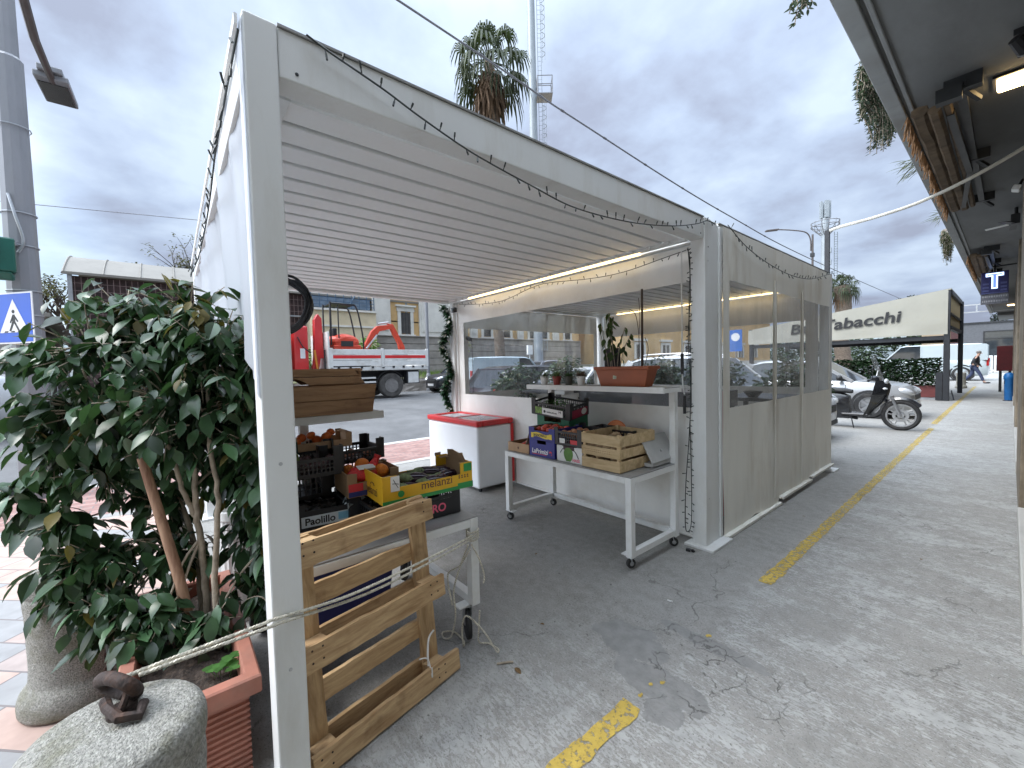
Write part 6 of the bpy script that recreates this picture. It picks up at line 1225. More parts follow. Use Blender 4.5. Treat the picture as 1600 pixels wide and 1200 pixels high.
    for s in (-1, 1): m.tube([(.20, s * .24, 1.045), (.195, s * .37, 1.03)], .022, 8); m.tube([(.25, s * .25, 1.05), (.30, s * .34, 1.035)], .007, 5)
    m.build('handlebar', K['black'], o, smooth=True)
    m = M(); m.ell((.43, 0, 1.0), (.045, .10, .065), 14, 8); m.build('headlight', K['headlamp'], o, smooth=True)
    for s in (-1, 1): m = M(); m.ell((.42, s * .12, .86), (.05, .05, .03), 10, 6); m.build('indicator', K['headlamp'], o, smooth=True)
    for s in (-1, 1):
        m = M(); m.tube([(.24, s * .22, 1.08), (.26, s * .30, 1.24)], .007, 6); m.ell((.265, s * .32, 1.27), (.022, .065, .045), 12, 8); m.build('mirror', K['steel'] if s > 0 else K['black'], o, smooth=True)
    m = M(); n = 8; vs = [(.40 - .16 * (j / n) - .02 * (2 * i / n - 1) ** 2 * 2, (.2 + .06 * math.sin(j / n * 2.6)) * (2 * i / n - 1), 1.03 + .52 * j / n) for j in range(n + 1) for i in range(n + 1)]
    m.add(vs, [(j * (n + 1) + i, j * (n + 1) + i + 1, (j + 1) * (n + 1) + i + 1, (j + 1) * (n + 1) + i) for j in range(n) for i in range(n)]); m.build('windscreen', film('scooter_screen', (.55, .56, .55), .25, .05, .16), o, smooth=True)
    m = M(); m.bar((.39, .02, 1.06), (.30, .03, 1.34), .02, .012); m.build('screen_bracket', K['black'], o)
    m = M(); m.tube([(-.05, .16, .20), (-.7, .20, .28)], [.05, .045], 10); m.bx(-.65, -.15, -.14, .10, .2, .42); m.build('engine', K['darkmetal'], o)
    m = M(); m.tube([(-.12, -.14, .26), (-.05, -.26, .02)], .012, 6); m.build('kickstand', K['black'], o)
scooter()
# ================================================================ RIGHT SIDE: SHOP BUILDING, CANOPY, BAR
def shop():
    o = thing('shop_building', 'long shop building with stone pilasters and a deep dark concrete canopy', 'building', (.1, 3.2, 0)); T = o.location
    stone = mat('tan_stone_cladding', (.215, .175, .125), .8, var=.3, scale=4, dirt=(.14, .11, .08), dirt_amt=.7, dscale=2.2, bump=.4, bscale=30, wpos=True); marble = mat('white_marble', (.46, .45, .42), .5, var=.1, scale=3, dirt=(.4, .38, .34), dirt_amt=.4, wpos=True)
    m = M(T); m.bx(.5, .8, 3.2, 33, 0, 3.6); m.bx(.10, .5, 3.2, 33, 2.75, 3.6); m.build('wall', mat('dark_render', (.13, .12, .105), .85, var=.2, wpos=True), o); m = M(T); m.bx(.5, 3.0, 3.0, 3.2, 0, 3.6); m.bx(1.6, 1.8, -6, 3.0, 0, 3.6); m.build('unseen_bounce_wall', mat('pale_bounce_plaster', (.70, .67, .60), .8, var=.08, wpos=True), o)  # second mesh: unseen walls by the camera, pale to bounce light onto front faces
    for a, b in ((5.7, 8.12), (12.0, 14.2), (17, 20.2), (24, 27), (31, 33)):
        m = M(T); m.bx(.066, .5, a, b, 0, 3.598)
        m.build('pilaster', stone, o, bevel=.01); 
    for a, b in ((3.2, 5.69), (8.13, 11.99), (14.21, 16.99), (20.21, 23.99), (27.01, 30.99)):
        m = M(T); m.bx(.058, .5, a, b, .0, .16); m.build('threshold', marble, o, bevel=.008)
        m = M(T); m.bx(.34, .36, a, b, .161, 2.749); d = m.build('shopfront', K['tint'], o); m = M(T)
        for k in range(4): y = a + (b - a) * k / 3; m.bx(.31, .34, y - .03, y + .03, .161, 2.749)
        m.bx(.312, .338, a, b, 2.2, 2.26); m.build('frame', K['trim'], d)
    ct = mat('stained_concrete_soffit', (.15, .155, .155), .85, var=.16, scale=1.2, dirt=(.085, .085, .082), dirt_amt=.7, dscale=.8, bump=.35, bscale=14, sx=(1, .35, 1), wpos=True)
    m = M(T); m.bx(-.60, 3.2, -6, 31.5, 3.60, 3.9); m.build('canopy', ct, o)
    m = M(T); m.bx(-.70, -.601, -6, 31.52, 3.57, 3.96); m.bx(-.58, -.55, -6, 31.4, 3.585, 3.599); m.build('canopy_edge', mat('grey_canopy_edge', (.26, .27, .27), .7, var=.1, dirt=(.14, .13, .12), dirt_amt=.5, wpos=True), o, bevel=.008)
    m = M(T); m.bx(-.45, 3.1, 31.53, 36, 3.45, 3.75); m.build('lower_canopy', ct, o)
    warm = emit('warm_lamp', (1, .70, .33), 9.0)
    def bulkhead(x0, x1, y, z, lab):
        q = thing('ceiling_light', lab, 'ceiling light', ((x0 + x1) / 2, y, z), group='lights under the shop canopy'); m = M(q.location); m.bx(x0, x1, y - .10, y + .10, z - .055, z - .003); m.build('lens', warm, q, bevel=.02); m = M(q.location); m.bx(x0 - .02, x1 + .02, y - .12, y + .12, z - .02, z + .0); m.build('frame', K['black'], q)
    bulkhead(-.10, .36, 5.0, 3.598, 'glowing rectangular light on the dark canopy soffit, nearest one'); bulkhead(-.12, .12, 27.0, 3.598, 'small glowing light far along under the canopy by the red cabinet')
    # folded awnings under the edge
    cv = mat('faded_brown_canvas', (.12, .083, .05), .85, var=.35, scale=8, dirt=(.09, .06, .04), dirt_amt=.6); 
    def awning(y0, y1, lab):
        q = thing('folded_awning', lab, 'awning', (-.42, (y0 + y1) / 2, 3.45), group='folded awnings under the canopy'); G = q.location
        m = M(G); k = 22; rr_ = random.Random(int(y0 * 7))
        for (cx_, cz_, w_, h_, ph) in ((-.50, 3.475, .10, .085, 0), (-.415, 3.455, .075, .06, 2), (-.345, 3.475, .05, .055, 4)):
            vs = []
            for i_ in range(k + 1):
                y_ = y0 + (y1 - y0) * i_ / k; dx = .006 * noise.noise(Vector((i_ * .45, ph, 0))); dz = .006 * noise.noise(Vector((i_ * .45, ph, 5))); a_ = .25 * noise.noise(Vector((i_ * .35, ph, 9)))
                for (u_, v_) in ((-.5, -.2), (-.3, -.5), (.25, -.45), (.5, -.1), (.45, .4), (-.1, .5), (-.5, .3)): vs.append((cx_ + dx + (u_ * math.cos(a_) - v_ * math.sin(a_)) * w_, y_, cz_ + dz + (u_ * math.sin(a_) + v_ * math.cos(a_)) * h_))
            m.add(vs, [(i_ * 7 + j_, i_ * 7 + (j_ + 1) % 7, i_ * 7 + 7 + (j_ + 1) % 7, i_ * 7 + 7 + j_) for i_ in range(k) for j_ in range(7)] + [tuple(range(7))[::-1], tuple(k * 7 + j_ for j_ in range(7))])
        m.build('rolled_canvas', cv, q)
        m = M(G); m.bar((-.27, y0 - .1, 3.53), (-.27, y1 + .1, 3.53), .05, .05); m.bar((-.34, y0 + .2, 3.47), (-.30, (y0 + y1) / 2, 3.42), .045, .05); m.bar((-.30, (y0 + y1) / 2, 3.42), (-.42, y1 - .2, 3.44), .04, .05)
        for y in (y0 - .05, (y0 + y1) / 2, y1 + .05): m.bx(-.36, -.16, y - .04, y + .04, 3.50, 3.599); m.bar((-.26, y, 3.52), (-.18, y + .15, 3.46), .03, .03)
        m.bx(-.40, -.26, y0 - .12, y0 - .04, 3.44, 3.54); m.build('arm', K['darkmetal'], q); m = M(G); rng = random.Random(int(y0 * 10))
        for i in range(150):
            y = y0 + (y1 - y0) * rng.random(); z0_ = 3.42; m.tube([(-.57, y, 3.47), (-.585 + rng.uniform(-.02, .02), y + rng.uniform(-.05, .05), 3.47 - rng.uniform(.06, .17))], [.008, .003], 4)
        fr = m.build('straw_fringe', mat('dry_straw', (.36, .2, .1), .9, var=.4, scale=20), q); fr['kind'] = 'stuff'
    awning(4.75, 8.2, 'folded brown awning with straw fringe under the canopy, nearer of two'); awning(12.3, 15.6, 'folded brown awning under the canopy near the lit tobacco sign')
    # hanging plants on the edge
    def hang(name, lab, y, x, zt, n, ln, w, mt_, spiky=False, seed=1):
        rng = random.Random(seed); q = thing(name, lab, 'plant', (x, y, zt), group=None); m = M(q.location); s = M(q.location)
        for k in range(n):
            yy = y + rng.uniform(-w, w); l = ln * (1 - .6 * abs(yy - y) / w) * rng.uniform(.55, 1.05); p0 = Vector((x + rng.uniform(-.05, .05), yy, zt + rng.uniform(-.02, .05)))
            if spiky:
                a = rng.uniform(-.5, 3.6); d = Vector((-abs(math.cos(a)) - .3, rng.uniform(-.8, .8), rng.uniform(-.9, .5))).normalized(); leaf(m, p0, d, Vector((0, 0, 1)), l, .022, .25, .2); continue
            P = [p0, p0 + Vector((-.06, 0, -.02))] + [p0 + Vector((-.06 + rng.uniform(-.03, .03), rng.uniform(-.04, .04), -l * t)) for t in (.35, .7, 1.0)]; s.tube(P, .003, 4)
            for a_, b_ in zip(P[1:], P[2:]):
                for j in range(int(9 * (b_ - a_).length / .1)):
                    p = a_.lerp(b_, rng.random()); t = rng.uniform(0, 6.28); leaf(m, p, Vector((math.cos(t), math.sin(t), rng.uniform(-.7, .3))), Vector((0, 0, 1)), .04, .016, .1, 0)
        m.build('foliage', mt_, q); 
        if s.v: s.build('stem', K['bark'], q)
    sed = leafmat('trailing_succulent', (.075, .10, .065), .6, .4, .1); grn = leafmat('canopy_shrub_leaf', (.06, .075, .03), .6, .5, .2); dry = leafmat('grey_agave_leaf', (.2, .21, .18), .6, .3, .1)
    hang('trailing_plant', 'grey green trailing succulent hanging over the canopy edge', 5.15, -.76, 3.98, 110, .66, .62, sed, seed=3); hang('trailing_plant', 'trailing succulent tips at the very top of the picture by the canopy edge', 3.05, -.80, 3.97, 24, .42, .25, sed, seed=5)
    hang('agave_plant', 'pale spiky plant on the canopy edge beyond the trailing succulent', 7.2, -.78, 3.86, 40, .3, .3, dry, True, 6); hang('agave_plant', 'small pale spiky plant on the canopy edge, farther one', 10.1, -.78, 3.84, 26, .34, .25, dry, True, 7); hang('canopy_shrub', 'olive green shrub leaning out over the canopy edge above the awning', 12.6, -.82, 4.02, 90, .62, .6, grn, seed=8)
    # lit tobacco sign
    q = thing('tobacco_sign', 'dark blue illuminated sign with a glowing white letter T under the canopy', 'sign', (-.25, 14.1, 3.0)); G = q.location; m = M(G); m.bx(-.45, -.05, 14.1, 14.22, 2.86, 3.34); m.build('panel', mat('navy_sign', (.012, .012, .09), .3, var=.1), q, bevel=.006)
    gl = emit('white_neon', (.55, .72, 1.0), 1.5); m = M(G); m.prism([(-.13, .20), (.13, .20), (.13, .13), (.045, .13), (.045, -.14), (-.045, -.14), (-.045, .13), (-.13, .13)], (-.25, 14.098, 3.11), (1, 0, 0), (0, 0, 1), (0, -.012, 0)); l_ = m.build('letter', gl, q); m = M(G); m.prism([(-.105, .178), (.105, .178), (.105, .152), (.022, .152), (.022, -.12), (-.022, -.12), (-.022, .152), (-.105, .152)], (-.25, 14.085, 3.11), (1, 0, 0), (0, 0, 1), (0, -.002, 0)); m.build('core', emit('blue_neon', (.12, .2, .75), .8), l_)
    m = M(G)
    for s in (-1, 1):
        for z in (3.08, 3.0, 2.93): m.bx(-.25 + s * .13 - .045, -.25 + s * .13 + .045, 14.092, 14.0995, z - .02, z + .02)
    m.bx(-.44, -.06, 14.092, 14.0995, 2.865, 2.885); m.build('dim_print', mat('faint_blue_print', (.06, .07, .2), .5), q); m = M(G); m.bx(-.45, -.05, 14.12, 14.20, 2.64, 2.855); m.build('lower_panel', mat('grey_sign', (.12, .12, .14), .5, var=.3, scale=30), q); m = M(G)
    rr = random.Random(2)
    for z in (2.80, 2.70):
        x = -.43
        while x < -.08: w = rr.uniform(.015, .03); m.bx(x, x + w, 14.114, 14.1195, z - .02, z + .02); x += w + .01
    m.build('small_print', mat('pale_print', (.3, .3, .32), .5), q); m = M(G)
    m.bar((-.25, 14.16, 3.34), (-.25, 14.16, 3.6), .03, .03); m.bar((-.48, 14.16, 3.46), (.06, 14.16, 3.46), .03, .03); m.build('bracket', K['darkmetal'], q)
    q = thing('ceiling_fan', 'dark ceiling fan with pale blades under the canopy by the wall', 'fan', (.02, 9.4, 3.42)); G = q.location; m = M(G); m.tube([(.02, 9.4, 3.6), (.02, 9.4, 3.45)], .02, 8); m.bx(-.03, .058, 9.32, 9.48, 3.36, 3.5); m.build('motor', K['black'], q, bevel=.01)
    for i, (a, l) in enumerate(((3.0, .17), (4.4, .25), (1.6, .25))): m = M(G); d = Vector((math.cos(a), math.sin(a), .0)); m.bar(Vector((.0, 9.4, 3.375)) + d * .05, Vector((.0, 9.4, 3.36)) + d * (l + .1), .07, .012); m.build('blade', K['white'] if i == 0 else K['black'], q)
    q = thing('spotlight', 'small white spotlight on the wall below the canopy', 'lamp', (.03, 7.8, 3.47)); G = q.location; m = M(G); m.box((.015, 7.75, 3.45), (.07, .14, .06), R=Matrix.Rotation(.4, 3, 'Y')); m.build('housing', K['white'], q, bevel=.01); m = M(G); m.bar((.03, 7.8, 3.48), (.06, 7.82, 3.56), .02, .02); m.build('bracket', K['black'], q)
    q = thing('spotlight', 'dark spotlight on the canopy soffit at the top right corner', 'lamp', (.0, 4.3, 3.55)); G = q.location; m = M(G); m.tube([(-.01, 4.28, 3.53), (.04, 4.36, 3.46)], [.035, .045], 10); m.bx(-.02, .05, 4.3, 4.36, 3.56, 3.598); m.build('housing', K['black'], q); m = M(G); m.lathe([(.046, 0), (.05, .006), (.044, .008)], (.042, 4.362, 3.457), 14, R=Matrix.Rotation(.9, 3, 'X')); m.build('rim', K['steel'], q)
    # small items along the wall
    q = thing('wall_cabinet', 'dark red cabinet on the shop wall beyond the tobacco sign', 'cabinet', (-.14, 26, .9)); m = M(q.location); m.bx(-.36, .055, 25.9, 26.5, .85, 1.86); m.build('body', mat('dark_red_paint', (.10, .008, .012), .5, var=.15), q, bevel=.01); m = M(q.location); m.bx(-.30, -.22, 26, 26.3, 0.0, .84); m.bx(-.05, .03, 26, 26.3, 0.0, .84); m.build('leg', K['darkmetal'], q)
    q = thing('litter_bin', 'narrow bright blue bin standing against the shop wall', 'bin', (-.02, 21, 0)); m = M(q.location); m.lathe([(.09, .02), (.10, .05), (.11, .7), (.125, .72), (.125, .80), (.10, .88), (.04, .92)], (-.02, 21, 0), 18); m.build('body', mat('bright_blue_plastic', (.012, .12, .34), .4, var=.1), q, smooth=True); m = M(q.location); m.bx(-.13, -.10, 20.95, 21.05, .55, .66); m.lathe([(.13, 0), (.13, .02)], (-.02, 21, 0), 16); m.build('base', K['darkmetal'], q)
shop()
def bar():
    o = thing('bar_pergola', 'dark framed bar pergola with a cream awning lettered Bar Tabacchi', 'pergola', (-4, 22, 0)); T = o.location; dk = mat('charcoal_metal', (.022, .024, .028), .5, .2, var=.15); cl = mat('cream_awning_cloth', (.335, .325, .275), .75, var=.06, scale=1.5, dirt=(.25, .225, .16), dirt_amt=.3, wpos=True)
    for x, y, h in ((-1.37, 20.0, 3.68), (-7.4, 20.0, 2.9)):
        m = M(T); m.bx(x - .075, x + .075, y, y + .15, 0, h); m.build('post', dk, o, bevel=.008)
    for x, y, h in ((-1.30, 24.6, 3.68), (-7.4, 24.6, 2.9)):
        m = M(T); m.bx(x - .07, x + .07, y, y + .15, 0, h); m.build('post', dk, o, bevel=.008)
    zr = lambda x: 3.72 + (x + 1.35) * .141
    m = M(T); m.bx(-1.40, -1.26, 20.151, 24.599, 3.56, 3.69); m.bx(-1.39, -1.27, 20.151, 24.599, 2.40, 2.52); m.bx(-1.38, -1.28, 20.151, 24.599, 2.9, 2.96); m.bx(-7.32, -1.45, 20.03, 20.13, 2.06, 2.20); m.bx(-7.32, -1.38, 24.63, 24.73, 2.06, 2.2)
    m.bar((-1.45, 20.08, zr(-1.45) - .05), (-7.4, 20.08, zr(-7.4) - .05), .1, .1); m.bar((-1.45, 24.68, zr(-1.45) - .05), (-7.4, 24.68, zr(-7.4) - .05), .1, .1); m.build('frame', dk, o)
    nx, nz = 60, 10; vs = []
    for j in range(nz + 1):
        for i in range(nx + 1):
            x = -7.5 + 6.15 * i / nx; t = j / nz; z = 2.24 + (zr(x) - 2.24) * t; vs.append((x, 19.985 - .03 * (1 - t) + .018 * noise.noise(Vector((x * 1.2, z * .5, 0))) * (1 - .6 * t) + (.02 * math.sin(x * 3) if t < .15 else 0), z + (.02 * noise.noise(Vector((x * .8, 3, 3))) if j == 0 else 0)))
    m = M(T); m.add(vs, [(j * (nx + 1) + i, j * (nx + 1) + i + 1, (j + 1) * (nx + 1) + i + 1, (j + 1) * (nx + 1) + i) for j in range(nz) for i in range(nx)]); v = m.build('valance', cl, o, smooth=True)
    text('lettering', 'Bar Tabacchi', .56, K['ink_black'], v, Vector((-5.88, 19.925, 2.56)) - T, (1, 0, .062), (-.0, 0, 1), shear=.12, bold=.012, ext=.003, sx=1.16)
    m = M(T); vs = []
    for y in (20.0, 24.8): vs += [(-1.28, y, zr(-1.28) + .02), (-7.5, y, zr(-7.5) + .02), (-7.5, y, zr(-7.5) - .02), (-1.28, y, zr(-1.28) - .02)]
    m.add(vs, [(0, 1, 5, 4), (3, 7, 6, 2), (0, 4, 7, 3), (1, 2, 6, 5), (0, 3, 2, 1), (4, 5, 6, 7)]); m.build('roof', cl, o); m = M(T); m.bx(-1.345, -1.325, 20.2, 24.55, 2.53, 2.89); m.bx(-1.345, -1.325, 20.2, 24.55, 2.97, 3.55); m.build('side_panel', mat('ochre_awning_cloth', (.40, .30, .15), .8, var=.1), o)
    m = M(T); m.bar((-1.30, 20.9, 0.3), (-1.22, 20.6, .0), .03, .03); m.bx(-1.62, -1.46, 20.02, 20.4, .02, .95); m.build('panel_stand', dk, o)
    m = M((-1.3, 30, 3.6))
    for z in (3.60, 3.95): m.bar((-3.0, 30, z), (.5, 30, z), .05, .05)
    for x in (-2.2, -1.1, -.3): m.bx(x, x + .05, 29.97, 30.03, 3.6, 3.95)
    tag(m.build('pipe_railing', K['steel']), 'thin metal railing between the bar awning and the shop canopy', 'railing')
    # hedge in its trough
    q = thing('hedge_trough', 'long dark red planter trough with a clipped hedge in front of the bar', 'planter', (-3.1, 20.55, 0), group=None); m = M(q.location); m.bx(-3.2, -1.55, 20.35, 20.75, .08, .50); m.bx(-5.2, -3.25, 20.35, 20.75, .08, .50); m.build('trough', mat('maroon_plastic', (.13, .028, .025), .5, var=.15), q, bevel=.015); m = M(q.location); m.bx(-5.2, -1.55, 20.37, 20.73, .0, .075); m.build('foot', K['steel'], q)
    h = thing('hedge', 'dense dark green clipped hedge growing in the maroon trough', 'hedge', (-3.1, 20.55, .45)); rng = random.Random(11); m = M(h.location); s = M(h.location)
    for k in range(7000):
        x = rng.uniform(-5.3, -1.55); z = .45 + rng.random() ** .8 * (.98 + .08 * noise.noise(Vector((x * 2, 0, 0)))); y = 20.55 + rng.choice((-1, 1)) * .26 * rng.random() ** .4; a = rng.uniform(0, 6.28); leaf(m, Vector((x, y, z)), Vector((math.cos(a), math.sin(a) - .3, rng.uniform(-.4, .7))), Vector((rng.uniform(-1, 1), rng.uniform(-1, 1), 1)), rng.uniform(.08, .13), .06, .2, .1)
    for k in range(24): x = -5.2 + 3.6 * k / 23; s.tube([(x, 20.55, .45), (x + rng.uniform(-.1, .1), 20.55, 1.3)], .012, 5)
    m.build('foliage', leafmat('hedge_leaf', (.02, .042, .018), .6, .55, .1), h); s.build('stem', K['bark'], h)
    q = bollard(-1.45, 28.2, 'small stone bollard far off beneath the far end of the bar awning', .74)
bar()
def person():
    o = thing('person', 'person in dark jacket and blue jeans striding along past the far bollard', 'person', (-1.25, 33.5, 0)); J = {'pel': (0, 0, .93), 'sp': (.03, 0, 1.12), 'ch': (.08, 0, 1.34), 'nk': (.12, 0, 1.49), 'hd': (.15, 0, 1.60), 'ht': (.16, 0, 1.70)}
    def skin(name, verts, edges, radii, mt_, par, root=0):
        me = bpy.data.meshes.new(name); me.from_pydata(verts, edges, []); ob = bpy.data.objects.new(name, me); COL.objects.link(ob); ob.parent = par; md = ob.modifiers.new('skin', 'SKIN'); md.use_smooth_shade = True
        for v, r in zip(me.skin_vertices[0].data, radii): v.radius = r if isinstance(r, tuple) else (r, r)
        me.skin_vertices[0].data[root].use_root = True; s = ob.modifiers.new('sub', 'SUBSURF'); s.levels = 2; s.render_levels = 2; me.materials.append(mt_); return ob
    sk = mat('skin', (.42, .25, .18), .55, var=.1); jk = mat('dark_jacket', (.018, .018, .022), .8, var=.2, scale=20); jn = mat('blue_jeans', (.045, .06, .12), .85, var=.2, scale=20)
    V = [(.0, 0, .93), (.05, 0, 1.15), (.10, 0, 1.38), (.13, 0, 1.49), (.17, 0, 1.60), (.18, 0, 1.72), (.10, -.19, 1.41), (-.02, -.25, 1.16), (.12, -.24, .95), (.18, -.23, .88), (.10, .19, 1.41), (.10, .26, 1.14), (.22, .22, .94), (.27, .21, .87), (.02, -.09, .88), (.22, -.10, .50), (.36, -.10, .09), (.50, -.11, .035), (-.02, .09, .88), (-.10, .10, .48), (-.38, .10, .13), (-.28, .10, .03)]
    Ed = [(0, 1), (1, 2), (2, 3), (3, 4), (4, 5), (2, 6), (6, 7), (7, 8), (8, 9), (2, 10), (10, 11), (11, 12), (12, 13), (0, 14), (14, 15), (15, 16), (16, 17), (0, 18), (18, 19), (19, 20), (20, 21)]
    r = [(.13, .16), (.12, .15), (.13, .17), .055, (.085, .075), (.06, .055), .06, .045, .035, .03, .06, .045, .035, .03, .085, .06, .042, .035, .085, .06, .042, .035]
    skin('body', V, Ed, r, sk, o)
    V2 = [V[0], V[1], V[2], (.125, 0, 1.46), V[6], V[7], V[8], V[10], V[11], V[12]]; skin('jacket', V2, [(0, 1), (1, 2), (2, 3), (2, 4), (4, 5), (5, 6), (2, 7), (7, 8), (8, 9)], [(.155, .19), (.15, .18), (.155, .19), (.075, .075), .075, .062, .05, .075, .062, .05], jk, o)
    V3 = [(0, 0, .95), V[14], V[15], (.345, -.10, .12), V[18], V[19], (-.36, .10, .16)]; skin('jeans', V3, [(0, 1), (1, 2), (2, 3), (0, 4), (4, 5), (5, 6)], [(.14, .165), .10, .075, .06, .10, .075, .06], jn, o)
    m = M()
    m.ell((.46, -.105, .045), (.14, .05, .045), 14, 8); m.ell((-.32, .10, .05), (.13, .05, .045), 14, 8, R=Matrix.Rotation(.5, 3, 'Y')); m.build('shoe', K['black'], o, smooth=True)
    m = M(); m.ell((.155, 0, 1.675), (.105, .088, .09), 16, 10); m.build('hair', mat('grey_hair', (.16, .15, .14), .8, var=.3, scale=60), o, smooth=True)
    m = M(); m.ell((.265, 0, 1.60), (.02, .014, .022), 8, 6); m.build('nose', sk, o, smooth=True)
person()
def far_end():
    o = thing('grey_building', 'low charcoal building closing the walkway with one dark window', 'building', (-1.2, 60, 0)); T = o.location; m = M(T); m.bx(-3.0, 4, 60, 68, 0, 4.55); m.build('wall', mat('charcoal_render', (.10, .105, .115), .8, var=.1, wpos=True), o); m = M(T); m.bx(-3.1, 4.1, 59.9, 68.1, 4.551, 4.7); m.build('roof_edge', K['darkmetal'], o)
    m = M(T); m.bx(-1.62, 0.2, 59.97, 60.0, 1.3, 3.70); w = m.build('window', K['tint'], o); m = M(T); m.bx(-1.70, -1.60, 59.93, 59.98, 0, 3.8); m.bx(-1.62, .2, 59.935, 59.975, 3.02, 3.10); m.bx(-1.62, .2, 59.935, 59.975, 3.70, 3.8); m.build('frame', K['black'], w)
    q = thing('tan_building', 'small tan building with dark shop sign left of the charcoal building', 'building', (-4, 61, 0)); T = q.location; m = M(T); m.bx(-6, -3.05, 61, 68, 0, 4.4); m.build('wall', mat('tan_render', (.32, .25, .17), .85, var=.1, wpos=True), q); m = M(T); m.bx(-3.9, -3.2, 60.9, 60.99, 2.6, 4.3); m.build('sign_board', mat('dark_sign', (.06, .02, .02), .5), q)
    for i, (x0, x1, lab) in enumerate(((-1.45, -.95, 'white upright appliance with glass door outside the charcoal building, left of two'), (-.88, -.42, 'white framed glass appliance outside the charcoal building, right of two'))):
        q = thing('display_fridge', lab, 'fridge', ((x0 + x1) / 2, 53, 0), group='white appliances outside the grey building'); T = q.location; m = M(T); m.bx(x0, x1, 53, 53.6, .04, 1.46); m.build('cabinet', K['white'], q, bevel=.02); m = M(T); m.bx(x0 + .07 + .06 * i, x1 - .07, 52.97, 52.999, .2, 1.38); d = m.build('door', K['headlamp'] if i == 0 else K['tint'], q); m = M(T)
        for k in range(2 + i): m.bx(x0 + .1 + .14 * k, x0 + .13 + .14 * k, 52.94, 52.968, .2, 1.38)
        m.build('handle', K['white'], d)
    m = M((-1, 56, 0)); m.bx(-4, 2, 54.5, 62, 0.0, .14); struct(m.build('step', K['kerb'], bevel=.01), 'low pale step at the far end of the walkway')
far_end()
